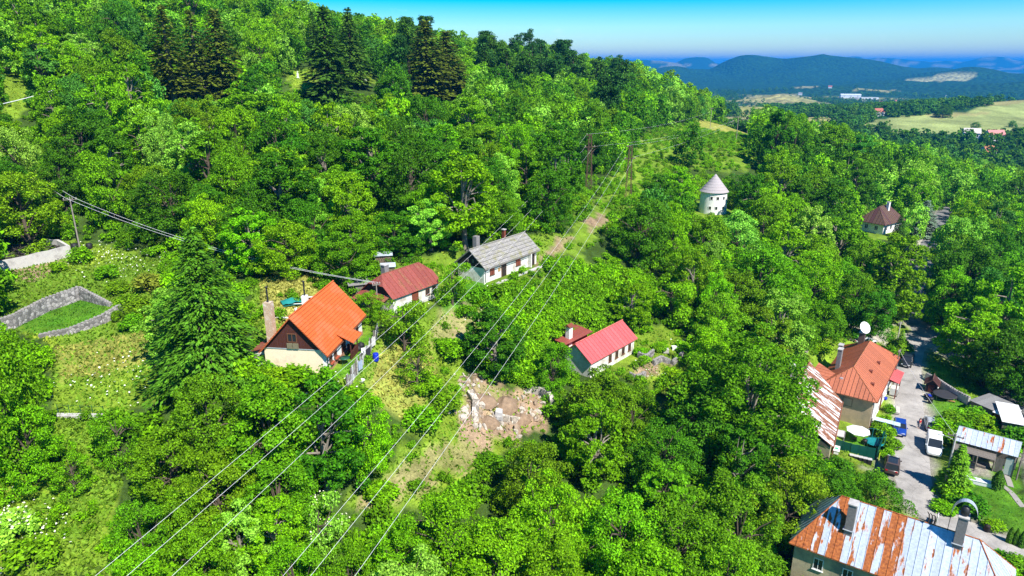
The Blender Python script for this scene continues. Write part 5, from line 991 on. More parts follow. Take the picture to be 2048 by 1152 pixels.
def stone_mat(name, c, sc):
    m, nt, b, o = nmat(name); N = nt.nodes.new; L = nt.links.new; g = N('ShaderNodeTexCoord'); v = N('ShaderNodeTexVoronoi'); v.inputs['Scale'].default_value = sc; L(g.outputs['Object'], v.inputs[0]); e = N('ShaderNodeTexVoronoi'); e.feature = 'DISTANCE_TO_EDGE'; e.inputs['Scale'].default_value = sc; L(g.outputs['Object'], e.inputs[0])
    hs = N('ShaderNodeSeparateColor'); L(v.outputs['Color'], hs.inputs[0]); q = N('ShaderNodeMapRange'); q.inputs[3].default_value = .40; q.inputs[4].default_value = 1.45; L(hs.outputs[0], q.inputs[0]); x = N('ShaderNodeMixRGB'); x.blend_type = 'MULTIPLY'; x.inputs[0].default_value = 1; x.inputs[1].default_value = (*c, 1); L(q.outputs[0], x.inputs[2])
    r = N('ShaderNodeValToRGB'); r.color_ramp.elements[0].position = .02; r.color_ramp.elements[1].position = .08; L(e.outputs['Distance'], r.inputs[0]); y = N('ShaderNodeMixRGB'); L(r.outputs[0], y.inputs[0]); y.inputs[1].default_value = (*[k * .38 for k in c], 1); L(x.outputs[0], y.inputs[2]); L(y.outputs[0], b.inputs['Base Color']); b.inputs['Roughness'].default_value = .95
    bp = N('ShaderNodeBump'); bp.inputs['Strength'].default_value = .9; bp.inputs['Distance'].default_value = .06; L(e.outputs['Distance'], bp.inputs['Height']); L(bp.outputs[0], b.inputs['Normal']); return m
M_rubble = stone_mat('rubble_masonry', (.30, .28, .275), 2.6)
def rock_mesh(seed, m, r=.3):
    q = np.random.default_rng(seed); V = []; F = []; n = 7
    b = MB(); prof = [(.55, -.5), (1, -.15), (.95, .25), (.5, .5)]; b.lathe([(r * a * q.uniform(.85, 1.15), r * z * q.uniform(.8, 1.1)) for a, z in prof], n, sm=False); b.v = [tuple(c * (1 + q.uniform(-.16, .16)) for c in v) for v in b.v]; return b.mesh('rock', m)
CAP = [rock_mesh(1, M_stone, .25)]; cap_me = CAP[0]
wall_run('stone_wall', 'long grey stone retaining wall turning a corner around sunken lawn', [G(-15, 668), G(30, 655), G(95, 622), G(162, 598), G(222, 612)], .5, [1.5, 1.6, 1.7, 1.7, .35], M_rubble, stones=cap_me)
wall_run('stone_wall', 'low curving grey stone wall along the lower edge of sunken lawn', [G(78, 675), G(140, 668), G(205, 648), G(235, 632), G(254, 618)], .5, [.35, .7, 1.1, 1.2, 1.0], M_rubble, stones=cap_me)
wall_run('concrete_wall', 'pale concrete foundation wall above the stony bank at left', [G(-20, 548), G(60, 532), G(140, 512)], .45, [1.5, 1.6, 1.6], M_conc); wall_run('concrete_wall', 'short concrete wall running back from corner beside dark debris pit', [G(141, 510), G(118, 494), G(95, 486)], .4, [1.4, 1.1, .7], M_conc)
heap = MB(); q = random.Random(4)
for i in range(70):
    c = G(q.uniform(0, 120), q.uniform(492, 522)) + Vector((0, 0, .3)); a = q.random() * 3.1; Lh = q.uniform(.3, 1.1); heap.box(-Lh, Lh, -.08, .08, -.05, .05, Matrix.Translation(c) @ Matrix.Rotation(a, 4, 'Z') @ Matrix.Rotation(q.uniform(-.4, .4), 4, 'Y'))
o = heap.build('debris', mat('charred_wood', (.06, .05, .045), .9, .5, 3)); stuff(o, 'heap of dark charred boards inside the concrete foundation')
tag(MB().lathe([(.45, 0), (.5, .05), (.48, 1.0), (.1, 1.08)], 14, G(150, 500)).build('barrel', M_black), 'black barrel standing at foot of wooden pole by concrete wall', 'barrel')
tag(MB().lathe([(.42, 0), (.45, .05), (.44, .8), (.1, .86)], 14, G(179, 497)).build('barrel', M_black), 'black barrel in the grass right of the wooden pole', 'barrel')
# poles
def tube_obj(name, pts, r, m, parent=None, n=6): return MB().tube(pts, r, n).build(name, m, parent)
M_polewood = mat('weathered_pole', (.30, .26, .23), .9, .3, 3, .3); M_insul = mat('porcelain', (.45, .40, .36), .4, .1)
def pole(label, base, H, arm=1.2, az=0., name='utility_pole', m=None, lamp=False, thick=.13):
    o = thing(name, label, 'pole', tuple(base), az); tube_obj('shaft', [(0, 0, -.6), (0, 0, H)], [thick, thick * .65], m or M_polewood, o, 8)
    if arm:
        a = MB().box(-arm, arm, -.06, .06, H - .45, H - .33).build('crossarm', M_oldwood, o)
        for x in (-arm * .9, -arm * .35, arm * .35, arm * .9): MB().lathe([(.03, 0), (.07, .05), (.05, .12), (.07, .16), (.02, .24)], 8, (x, 0, H - .33)).build('insulator', M_insul, a)
    if lamp:
        l = MB().tube([(0, 0, H - 1.0), (-.7, 0, H - .7), (-1.3, 0, H - .65)], .035, 6).build('lamp_arm', MATS['steel'], o); MB().box(-1.95, -1.25, -.13, .13, H - .72, H - .58).build('lamp_head', M_whiteframe, l)
    return o
p155 = G(160, 498); H155 = 8.0; pole('weathered wooden pole carrying cables at left beside black barrels', p155, H155, .9, rad(25))
pB = Vector((-16.6, 79.4, 22.8)); pole('short wooden pole at front gable of red-roofed cottage', pB, 3.9, .5, rad(30), thick=.10)
pU = G(196, 222); pole('wooden pole half hidden in trees on the upper left slope', pU, 7.5, .8, rad(20))
for px, py, H, lb in ((1420, 256, 11, 'far pole nearest the forest edge on the ridge'), (1472, 284, 11, 'far pole standing in the grass strip on the ridge'), (1494, 268, 12, 'far pole beside the tall trees right of ridge grass')): pole(lb, G(px, py), H, 1.3, rad(15), thick=.17)
pole('concrete street pole with lamp and wires beside light green conifer', at_z(1887, 980, -.1), 8.2, .9, rad(-35), lamp=True, m=M_conc, thick=.16)
pole('dark thin pole against the far corner of orange hipped house', at_z(1785, 775, 0), 7.0, .5, rad(40), m=M_oldwood); pole('leaning grey pole beside dark shrub at the road junction', at_z(1790, 705, 0.1), 6.2, .5, rad(10), m=M_conc)
# lattice pylons
def pylon(label, base, H, az):
    o = thing('lattice_pylon', label, 'pylon', tuple(base), az); m = mat('rusty_steel', (.13, .075, .05), .8, .3, 4); w0, w1 = .72, .30
    cs = [(-1, -1), (1, -1), (1, 1), (-1, 1)]; P = lambda s, t: Vector((s[0] * (w0 + (w1 - w0) * t), s[1] * (w0 + (w1 - w0) * t) * .7, -.4 + (H + .4) * t))
    for s in cs: MB().tube([P(s, 0), P(s, 1)], .075, 4).build('leg', m, o)
    K = 9
    for i in range(4):
        b = MB()
        for k in range(K): a, c = cs[i], cs[(i + 1) % 4]; (a, c) = (a, c) if k % 2 else (c, a); b.tube([P(a, k / K), P(c, (k + 1) / K)], .035, 4, False)
        b.build('bracing', m, o)
    for z, a, xs in ((H - .25, 1.0, (-.85,)), (H - 3.1, 1.35, (-1.15, 1.15))):
        ar = MB().box(-a, a if len(xs) > 1 else .3, -.09, .09, z - .08, z + .08).build('crossarm', m, o)
        for x in xs: MB().lathe([(.04, 0), (.10, .06), (.05, .15), (.10, .22), (.04, .34)], 8, (x, 0, z + .08)).build('insulator', M_insul, ar)
    return o
yP1, yP2 = G(1177, 377), G(1256, 396)
def top_h(base, px, py):   # height that puts the top where it is seen
    lo, hi = 3., 30.
    for _ in range(30):
        md = (lo + hi) / 2; y = proj((base.x, base.y, base.z + md))[1]; lo, hi = (md, hi) if y > py else (lo, md)
    return lo
H1, H2 = top_h(yP1, 1178, 268), top_h(yP2, 1257, 291)
pylon('rusty lattice pylon nearest the forest, left one of two', yP1, H1, rad(8)); pylon('rusty lattice pylon on open scrub slope, right one of two', yP2, H2, rad(8))
M_wire = mat('aluminium_wire', (.80, .80, .82), .5, .05, 1)
def wire(label, a, b, sag, r=.0105, grp='overhead wires'):
    a, b = Vector(a), Vector(b); n = 40; pts = [a.lerp(b, i / n) - Vector((0, 0, sag * 4 * (i / n) * (1 - i / n))) for i in range(n + 1)]
    o = MB().tube(pts, r, 5, False).build('overhead_wire', M_wire); return tag(o, label, 'wire', grp)
def rp(px, py, d): r = ray(px, py); return Vector((r[0] * d, r[1] * d, CAMZ + r[2] * d))
for i, (px, py, bx, nm) in enumerate(((1172, 271, 120, 'upper left'), (1171, 293, 186, 'middle'), (1185, 296, 282, 'lower right'))):
    d = proj(tuple(yP1 + Vector((0, 0, H1))))[2]; wire('%s of three power wires running from left pylon over orange cottage' % nm, rp(px, py, d), rp(bx, 1210, 33), 2.3)
for i, (px, py, bx, nm) in enumerate(((1250, 294, 516, 'upper left'), (1250, 315, 574, 'middle'), (1268, 314, 668, 'lower right'))):
    d = proj(tuple(yP2 + Vector((0, 0, H2))))[2]; wire('%s of three power wires running from right pylon over rubble clearing' % nm, rp(px, py, d), rp(bx, 1210, 33), 2.0)
for i, (a, b_) in enumerate((((1178, 268), (1420, 224)), ((1186, 293), (1474, 240)), ((1257, 291), (1474, 238)), ((1268, 314), (1494, 232)))):
    wire('%s thin wire climbing from the pylons to ridge poles' % ('first', 'second', 'third', 'fourth')[i], rp(*a, proj(tuple(yP1))[2]), rp(*b_, 330), 1.5, .013)
t155 = p155 + Vector((0, 0, H155 - .1))
for k, dx in enumerate((-.7, .7)): wire(('upper' if k else 'lower') + ' strand of grey cable from left wooden pole to red cottage', t155 + Vector((dx, 0, 0)), pB + Vector((dx * .4, 0, 3.8)), 1.6, .02); wire(('right' if k else 'left') + ' strand of cable climbing left from the wooden pole', t155 + Vector((dx, 0, 0)), rp(45 + 12 * k, 318, 135), .8, .03)
wire('thick grey cable crossing the upper left meadow', pU + Vector((0, 0, 7.3)), rp(-20, 213, 118), .5, .07)
wire('wire from lamp pole along the lane', at_z(1887, 980, -.1) + Vector((0, 0, 7.9)), at_z(1785, 775, 0) + Vector((0, 0, 6.8)), .5, .02)
# cottage yard: patchwork board fence and odds and ends
fp = [G(694, 782), G(712, 752), G(733, 720), G(748, 690), G(757, 668)]
fn_ = thing('board_fence', 'patchwork fence of grey weathered boards beside orange-roofed cottage', 'fence', tuple(fp[0])); o0 = fp[0]; fm_ = [mat('fence_grey_%d' % i, c, .9, .3, 3, .3) for i, c in enumerate(((.46, .44, .43), (.60, .58, .56), (.36, .34, .32), (.68, .67, .65)))]
acc = [(fp[i], fp[i + 1]) for i in range(4)]
for a, c in acc:
    d = c - a; n = max(2, int(Vector((d.x, d.y, 0)).length / .33)); ang = math.atan2(d.y, d.x)
    for i in range(n):
        p = a.lerp(c, (i + .5) / n) - o0; hh = random.uniform(.95, 1.65); MB().box(-.155, .155, -.02, .02, -.3, hh, Matrix.Translation(p) @ Matrix.Rotation(ang + random.uniform(-.12, .12), 4, 'Z') @ Matrix.Rotation(random.uniform(-.08, .10), 4, 'X')).build('board', random.choice(fm_), fn_)
    for t in (0.02, .5): p = a.lerp(c, t) - o0; MB().box(-.06, .06, -.10, .02, -.3, 1.7, Matrix.Translation(p) @ Matrix.Rotation(ang, 4, 'Z')).build('post', M_oldwood, fn_)
    MB().box(0, d.length, -.07, -.022, .75, .85, Matrix.Translation(a - o0 + Vector((0, 0, 0))) @ Matrix.Rotation(ang, 4, 'Z') @ Matrix.Rotation(-math.asin(d.z / d.length), 4, 'Y')).build('rail', M_oldwood, fn_)
def cloth(label, p, w, h, c, az):
    b = MB(); n = 6; V = [(-w / 2 + w * i / n, .06 + .03 * math.sin(i * 2.2), z) for i in range(n + 1) for z in (0, h)]; b.add(V, [(2 * i, 2 * i + 2, 2 * i + 3, 2 * i + 1) for i in range(n)], True); b.add([(x, y + .015, z) for x, y, z in V], [(2 * i + 1, 2 * i + 3, 2 * i + 2, 2 * i) for i in range(n)], True)
    o = b.build('hung_cloth', mat('cloth_%02d' % (len(MATS) % 97), c, .9, .2, 4)); o.location = tuple(p); o.rotation_euler = (0, 0, az); return tag(o, label, 'cloth')
for k, (px, py, c, lb) in enumerate(((738, 712, (.03, .03, .04), 'black cloth hung on the lower part of board fence'), (722, 738, (.35, .42, .55), 'pale blue cloth hung at near end of board fence'), (748, 690, (.62, .60, .58), 'white cloth hung on middle of board fence'))): p = G(px, py + 8); cloth(lb, p + Vector((.1, -.15, .45)), .8, 1.0, c, rad(70))
tag(MB().lathe([(.27, 0), (.32, .06), (.33, .25), (.31, .28), (.33, .32), (.33, .6), (.31, .63), (.32, .85), (.27, .92), (.05, .93)], 18, G(752, 722)).build('barrel', mat('blue_plastic', (.01, .03, .42), .35, .1)), 'bright blue plastic barrel outside the board fence', 'barrel')
tag(MB().lathe([(.22, 0), (.36, .22), (.38, .24), (.33, .23), (.19, .04), (0, .03)], 16, G(723, 764)).build('basin', M_whiteframe), 'white wash basin lying in grass outside fence', 'basin')
def chair(label, p, m, az):
    o = thing('garden_chair', label, 'chair', tuple(p), az); MB().box(-.24, .24, -.24, .24, .40, .44).build('seat', m, o); MB().box(-.24, .24, .20, .24, .44, .88).build('backrest', m, o)
    for x in (-.21, .21):
        for y in (-.21, .21): MB().box(x - .02, x + .02, y - .02, y + .02, 0, .40).build('leg', m, o)
    return o
chair('white garden chair standing by the cottage fence', G(729, 712), M_whiteframe, .6)
M_dgreen = mat('dark_green_paint', (.015, .09, .05), .5, .2)
tb = thing('garden_table', 'dark green garden table near cottage wall', 'table', tuple(G(690, 728))); MB().lathe([(.55, .68), (.56, .72), (0, .725)], 16).build('tabletop', M_dgreen, tb)
for a in range(3): MB().tube([(.1 * math.cos(a * 2.1), .1 * math.sin(a * 2.1), .69), (.42 * math.cos(a * 2.1), .42 * math.sin(a * 2.1), 0)], .025, 5).build('leg', M_dgreen, tb)
for px, py, lb in ((722, 694, 'black sack by the cottage porch, larger of two'), (717, 701, 'black sack by the cottage porch, smaller of two')): b = MB().lathe([(.2, 0), (.42, .12), (.4, .35), (.15, .55), (.08, .62)], 10, G(px, py)); b.v = [(x + random.uniform(-.05, .05), y + random.uniform(-.05, .05), z) for x, y, z in b.v]; tag(b.build('sack', M_black), lb, 'sack')
tag(MB().box(-.75, .75, -.4, .4, 0, 1.1).box(-.78, .78, -.43, .43, 1.1, 1.16).build('metal_cabinet', MATS['galv']), 'grey sheet metal cabinet at left corner of orange-roofed cottage', 'cabinet').location = at_z(518, 722, 22.5)
o = MB(); q = random.Random(8); V = []; n = 7
for i in range(n + 1):
    for j in range(n + 1): V.append(((i / n - .5) * 2.6, (j / n - .5) * 1.7, .25 + .45 * math.exp(-((i / n - .5) ** 2 + (j / n - .5) ** 2) * 7) + q.uniform(-.08, .08)))
o.add(V, [(i * (n + 1) + j, (i + 1) * (n + 1) + j, (i + 1) * (n + 1) + j + 1, i * (n + 1) + j + 1) for i in range(n) for j in range(n)], True); o.add([(x * 1.01, y * 1.01, 0) for x, y in ((-1.3, -.85), (1.3, -.85), (1.3, .85), (-1.3, .85))], [(3, 2, 1, 0)]); t_ = tag(o.build('tarpaulin', mat('teal_tarp', (.02, .24, .22), .5, .2)), 'teal tarpaulin over a heap behind the orange-roofed cottage', 'tarpaulin'); t_.location = G(585, 606); t_.rotation_euler = (0, 0, .5)
for k, (px, py, a, lb) in enumerate(((606, 600, .5, 'uppermost of white boards lying behind cottage chimneys'), (598, 612, .3, 'middle one of the white boards lying behind cottage chimneys'), (592, 622, 1.9, 'slanting white board propped behind cottage chimneys'), (560, 640, .1, 'white board left of the pale brick chimney'))): b_ = tag(MB().box(-1.3, 1.3, -.14, .14, 0, .06).box(-1.2, -1.1, -.1, .1, -.25, 0).box(1.1, 1.2, -.1, .1, -.25, 0).build('board', M_whiteframe), lb, 'board'); b_.location = G(px, py) + Vector((0, 0, .3)); b_.rotation_euler = (0, .08, a)
# firewood stacks
def woodstack(label, p, az, Lw, Hh, D=.7):
    o = thing('firewood_stack', label, 'firewood', tuple(p), az); sh = sheets(o, 'roof_sheet', [(-Lw / 2 - .2, -D, Hh + .12), (Lw / 2 + .2, -D, Hh + .12), (Lw / 2 + .2, D, Hh + .38), (-Lw / 2 - .2, D, Hh + .38)], (1, 0, 0), .9, M_galvrust, .03, 1, 0, rust(.0, .01)); slope_uv(sh, (1, 0, 0), (0, 1, 0))
    for x in (-Lw / 2, Lw / 2): MB().box(x - .05, x + .05, -D * .6, -D * .6 + .1, -.3, Hh + .14).build('post', M_oldwood, o)
    b = MB(); b.box(-Lw / 2, Lw / 2, -D * .3, D * .7, 0, Hh - .05); r_ = .085; z = r_
    while z < Hh:
        x = -Lw / 2 + random.uniform(.05, .12)
        while x < Lw / 2: rr = r_ * random.uniform(.7, 1.15); b.tube([(x, -D * .62 - random.uniform(0, .08), z), (x, 0, z)], rr, 5); x += rr * 2.05
        z += r_ * 1.85
    w = b.build('log_pile', mat('cut_logs', (.25, .19, .13), .9, .5, 6)); w.parent = o; w['kind'] = 'stuff'; return o
woodstack('taller roofed firewood stack above the red-roofed cottage', G(768, 534), rad(12), 2.2, 1.7); woodstack('lower roofed firewood stack nearest the red-roofed cottage', G(777, 547), rad(12), 1.7, 1.0)
tag(MB().box(-.3, .3, -.3, .3, 0, .9).box(-.25, .25, -.25, .25, .9, 1.0).build('water_butt', mat('blue_plastic', (.01, .03, .42))), 'blue container leaning at left end of firewood stack', 'container').location = G(753, 532)
sd = thing('shed', 'tiny dark wooden shed between orange and red cottages', 'shed', tuple(G(718, 588)), rad(20)); MB().box(-1.1, 1.1, -.9, .9, -.4, 1.6).build('wall', M_darkwood, sd); MB().slab([(-1.4, -1.2, 1.62), (1.4, -1.2, 1.62), (1.4, 1.2, 1.95), (-1.4, 1.2, 1.95)], .06).build('roof', M_greybrick, sd); door(sd, '-y', (0, -.9, 0), .8, 1.45, M_oldwood)
# rubble of the demolished building
M_palerubble = stone_mat('pale_rubble_masonry', (.50, .43, .35), 2.2)
ru = [rock_mesh(20 + i, mat('pale_rubble', (.50, .44, .37), .95, .3, 4, .6) if i % 2 else mat('earthy_rubble', (.36, .27, .19), .95, .3, 4, .6), .32) for i in range(6)]; q = random.Random(12); kk = 0
RUB = [(935, 775), (950, 800), (945, 830), (985, 795), (1005, 825), (960, 850), (1030, 805), (1050, 830), (1080, 825), (1000, 850), (925, 830), (940, 760), (1075, 800), (1020, 860)]
CMP = ['largest', 'big', 'broken', 'flat', 'angular', 'tilted', 'squat', 'smooth']
for k in range(260):
    bx, by = q.choice(RUB); p = G(bx + q.gauss(0, 14), by + q.gauss(0, 9)); s = abs(q.gauss(.35, .45)) + .2; r_ = part('rubble_stone', q.choice(ru), None, p + Vector((0, 0, .05 * s)), (q.random() * 6, q.random() * 6, q.random() * 6), (s * q.uniform(.8, 1.5), s, s * q.uniform(.6, 1.1))); tag(r_, 'loose pale stone in rubble of the demolished building', 'stone', 'rubble stones in the clearing')
rw = thing('ruin_wall', 'curved remnant of pale plastered vault wall at edge of rubble', 'ruin', tuple(G(1072, 806))); b = MB()
for i in range(10):
    a0, a1 = 2.9 - i * .30, 2.9 - (i + 1) * .30; hh0, hh1 = .5 + .9 * math.sin(i * .32), .5 + .9 * math.sin((i + 1) * .32); c = lambda a, r: (r * math.cos(a), r * .8 * math.sin(a)); b.hull([(*c(a0, 1.7), -.6), (*c(a0, 2.2), -.6), (*c(a1, 2.2), -.6), (*c(a1, 1.7), -.6)], [(*c(a0, 1.7), hh0), (*c(a0, 2.2), hh0), (*c(a1, 2.2), hh1), (*c(a1, 1.7), hh1)])
b.build('masonry', mat('pale_plaster_ruin', (.52, .47, .42), .95, .25, 2, .6, dirt=(.30, .27, .24), dirt_amt=.5), rw)
wall_run('ruin_wall', 'broken stone wall stub left in the rubble clearing', [G(940, 790), G(952, 815), G(950, 838)], .8, [.7, 1.1, .4], M_palerubble, 'ruin'); wall_run('ruin_wall', 'low broken wall line across middle of the rubble clearing', [G(985, 832), G(1020, 845), G(1055, 838)], .7, [.4, .8, .3], M_palerubble, 'ruin')
o = MB().hull([(-.5, -.4, -.3), (.45, -.5, -.3), (.5, .4, -.3), (-.4, .5, -.3)], [(-.4, -.3, 1.1), (.3, -.42, .95), (.42, .3, 1.15), (-.3, .38, 1.25)]).box(-.28, .28, -.52, -.4, .1, .6).build('concrete_block', M_conc); o.location = G(998, 838); tag(o, 'upright pale concrete block in the middle of the rubble', 'block')
# terraced garden of the pink-roofed house
for k, (pts, hs, lb) in enumerate((([(1276, 715), (1292, 722), (1306, 708)], [.8, .9, .7], 'short curved dry-stone terrace wall beside pink-red house'), ([(1306, 730), (1322, 722), (1340, 728)], [.7, .8, .6], 'middle terrace wall of rough stones in the garden'), ([(1344, 730), (1358, 720), (1366, 712)], [.6, .9, .7], 'right-hand terrace wall below the garden beds'), ([(1258, 752), (1272, 760), (1290, 750)], [.6, .7, .5], 'lowest terrace wall of rough stones under garden'))): wall_run('terrace_wall', lb, [G(*p) for p in pts], .45, hs, M_rubble, stones=cap_me)
for px, py, lb in ((1350, 700, 'white garden box among terrace beds'), (1330, 705, 'pale stone slab in terraced garden')): o = MB().box(-.5, .5, -.35, .35, 0, .55).box(-.53, .53, -.38, .38, .55, .6).build('garden_box', M_whiteframe if py == 700 else M_conc); o.location = G(px, py); tag(o, lb, 'box')
# gravestones
for k, (px, py, hh, lb) in enumerate(((596, 156, 2.1, 'tall white gravestone with cross on the hillside meadow'), (617, 166, 1.0, 'small pale gravestone right of the tall one'), (731, 162, 1.0, 'low pale tomb between dark spruces'))):
    b = MB().box(-.4, .4, -.18, .18, -.3, .3).box(-.28, .28, -.12, .12, .3, hh * .7).box(-.08, .08, -.07, .07, hh * .7, hh).box(-.25, .25, -.069, .069, hh * .84, hh * .91); o = b.build('gravestone', M_whiteframe); o.location = G(px, py); tag(o, lb, 'gravestone')
# net fence and path at the lower left
npth = thing('low_wall', 'low pale concrete edging with net fence at lower left meadow', 'wall', tuple(G(112, 832))); a = G(205, 836) - G(112, 832); MB().box(0, a.length, -.3, .3, -.4, .18, Matrix.Rotation(math.atan2(a.y, a.x), 4, 'Z')).build('edging', M_conc, npth)
for i in range(5): p = a * (i / 4); MB().tube([(p.x, p.y + .4, p.z - .3), (p.x, p.y + .4, p.z + 1.1)], .03, 5).build('fence_post', M_dgreen, npth)
MB().tube([(0, .4, 1.0), (a.x, a.y + .4, a.z + 1.0)], .015, 4).tube([(0, .4, .5), (a.x, a.y + .4, a.z + .5)], .012, 4).tube([(0, .4, .1), (a.x, a.y + .4, a.z + .1)], .03, 4).build('fence_wire', M_dgreen, npth)
for k, (px, py, s, lb) in enumerate(((965, 800, 2.6, 'brown earth mound left of middle in the rubble clearing'), (1010, 808, 3.0, 'brown earth mound in centre of the rubble clearing'), (975, 842, 2.2, 'brown earth mound at front of the rubble clearing'), (1040, 838, 2.4, 'pale earth mound right of centre in the rubble clearing'))):
    b = MB(); b.lathe([(1.0, -.35), (.95, .0), (.72, .28), (.42, .48), (.15, .56), (.001, .57)], 22); b.v = [(x * (1 + .35 * (vnoise(np.array([x * 3 + k * 9]), np.array([y * 3]))[0] - .5)), y * (1 + .35 * (vnoise(np.array([y * 3 + k * 5]), np.array([x * 3]))[0] - .5)), z * (.75 + .6 * vnoise(np.array([x * 4 + k * 3]), np.array([y * 4]))[0])) for x, y, z in b.v]; me = b.mesh('earth_mound', mat('dug_earth', (.29, .20, .13), .95, .45, 3.0, 1.0)); o = part('earth_mound', me, None, G(px, py) + Vector((0, 0, -.1)), (0, 0, k * 1.3), (s * .62, s * .5, s * .5)); tag(o, lb, 'mound')
# ------------------------------------------------------------------ garden by the road
wall_run('stone_wall', 'grey garden wall between trampoline lawn and shaded main road', [at_z(1851, 757, 0), at_z(1868, 768, 0), at_z(1890, 784, 0), at_z(1912, 798, 0), at_z(1936, 812, 0)], .45, [1.0, 1.3, 1.4, 1.4, 1.5], M_conc, stones=cap_me, part_name='wall_panel')
def flat_shed(label, a, b_, c, hh, mw, mr, boards=True):
    """Lean-to shed on the base line a-b (front), depth to c."""
    a, b_, c = Vector(a), Vector(b_), Vector(c); az = math.atan2(b_.y - a.y, b_.x - a.x); Lw = (b_ - a).length; n = Vector((-math.sin(az), math.cos(az), 0)); D = max(.8, abs((c - a).dot(n))); o = thing('shed', label, 'shed', tuple(a), az); MB().box(.02, Lw - .02, .02, D, -.3, hh - .05).build('wall', M_darkwood, o)
    w_ = MB().box(0, Lw, -.02, .018, hh * .9, hh - .06).build('front', mw, o); sheets(w_, 'board', [(0, -.03, -.3), (Lw, -.03, -.3), (Lw, -.03, hh - .08), (0, -.03, hh - .08)], (1, 0, 0), .35, mw, .03, 0)
    r_ = MB().box(-.1, Lw + .1, -.1, 0, hh - .06, hh).build('roof', mr, o); slope_uv([r_], (1, 0, 0), (0, 1, 0)); s = sheets(r_, 'roof_sheet', [(-.2, -.3, hh), (Lw + .2, -.3, hh), (Lw + .2, D + .2, hh + .25), (-.2, D + .2, hh + .25)], (1, 0, 0), 1.0, mr, .05, 0, 0, rust(.0, .02)); slope_uv(s, (1, 0, 0), (0, 1, 0)); return o
flat_shed('long grey garden shed with flat roof beside main road', at_z(1938, 822, 0), at_z(1982, 842, 0), at_z(1960, 806, 0), 1.9, M_oldwood, metal_roof_mat('tarred_felt', (.22, .215, .21), (.2, .19, .18), .9, 0))
flat_shed('red painted garden shed with narrow white roof', at_z(1984, 846, 0), at_z(2008, 856, 0), at_z(1995, 830, 0), 1.9, M_redshut, metal_roof_mat('white_roof_sheet', (.78, .78, .78), (.6, .55, .5), .5, 0)); flat_shed('open shed with bright white flat roof behind rusty shed', at_z(2000, 868, 0), at_z(2042, 876, 0), at_z(2020, 838, 0), 2.2, M_oldwood, MATS['white_roof_sheet'])
flat_shed('tiny white hutch in front of grey garden shed', at_z(1956, 853, 0), at_z(1970, 858, 0), at_z(1960, 846, 0), .9, M_whiteframe, MATS['white_roof_sheet'])
# playhouse
ph = thing('playhouse', 'small dark wooden cabin with brown gabled roof by lane corner', 'cabin', tuple(at_z(1862, 780, 0)), rad(55)); gable_wall(2.0, 1.7, 1.5, .8).build('wall', M_darkwood, ph); gable_roof(ph, 2.0, 1.7, 1.5, .8, .35, .3, M_brownsheet, .35, False, rust(0, .01)); door(ph, '-x', (-1.0, 0, 0), .7, 1.25, M_brownwood); window(ph, '-y', (.2, -.85, .9), .5, .5, M_whiteframe)
def trampoline(label, p, R, m, net=False):
    o = thing('trampoline', label, 'trampoline', tuple(p)); MB().lathe([(R * .86, .78), (R * .86, .80), (0, .79)], 28).build('mat', M_black, o); MB().lathe([(R * .86, .80), (R, .80), (R, .74), (R * .86, .74)], 28).build('pad', m, o)
    for k in range(6): a = k * 1.047 + .3; l = MB().tube([(R * .95 * math.cos(a), R * .95 * math.sin(a), .75), (R * .95 * math.cos(a), R * .95 * math.sin(a), 0)], .03, 5).build('leg', MATS['steel'], o)
    if net:
        for k in range(6): a = k * 1.047 + .3; MB().tube([(R * 1.02 * math.cos(a), R * 1.02 * math.sin(a), .7), (R * 1.05 * math.cos(a), R * 1.05 * math.sin(a), 2.2)], .035, 5).build('net_pole', m, o)
        MB().tube([(R * 1.05 * math.cos(a), R * 1.05 * math.sin(a), 2.15) for a in np.linspace(0, 6.283, 25)], .02, 4, False).build('net_ring', m, o)
    return o
trampoline('large black trampoline on lawn by the garden wall', at_z(1888, 797, 0), 1.75, mat('dark_pad', (.04, .04, .045), .6)); trampoline('teal trampoline with poles in the fenced garden', at_z(1747, 893, 0), 1.25, mat('teal_pad', (.01, .22, .24), .5), True)
bn_ = thing('bench', 'small wooden bench lying by the black trampoline', 'bench', tuple(at_z(1901, 806, 0)), -.4); MB().box(-.6, .6, -.14, .14, .36, .41).build('seat', mat('ochre_board', (.42, .24, .09)), bn_)
for x in (-.5, .5): MB().box(x - .03, x + .03, -.12, .12, 0, .36).build('leg', M_oldwood, bn_)
# ------------------------------------------------------------------ rusty-roofed open shed and yard
sI = thing('shed', 'open-fronted shed with rust-patched grey sheet roof in right garden', 'shed', (0, 0, 0)); U0, U1, L0, L1 = Vector((62.5, 84.6, 3.9)), Vector((68.2, 80.2, 3.9)), Vector((60.6, 82.3, 3.0)), Vector((66.3, 78.0, 3.0)); u = (U1 - U0).normalized(); dn = (L0 - U0)
R = MB().tube([U0, U1], .06, 6).build('roof', MATS['galv'], sI); o = sheets(R, 'roof_sheet', [L0, L1, U1, U0], u, .62, M_galvrust, .04, True, 0, lambda i, n: (random.choice([.03, .10, .19, .05, .14]), random.random(), random.random())); slope_uv(o, u, (U0 - L0).normalized())
wB = [U0 + Vector((.1, -.2, 0)), U1 + Vector((-.1, -.1, 0))]; b = MB(); nn_ = Vector((-u.y, u.x, 0)) * .08; b.hull([Vector((wB[0].x, wB[0].y, -.3)), Vector((wB[1].x, wB[1].y, -.3)), Vector((wB[1].x, wB[1].y, -.3)) + nn_, Vector((wB[0].x, wB[0].y, -.3)) + nn_], [wB[0] - Vector((0, 0, .12)), wB[1] - Vector((0, 0, .12)), wB[1] + nn_ - Vector((0, 0, .1)), wB[0] + nn_ - Vector((0, 0, .1))]); b.build('back_wall', M_oldwood, sI)
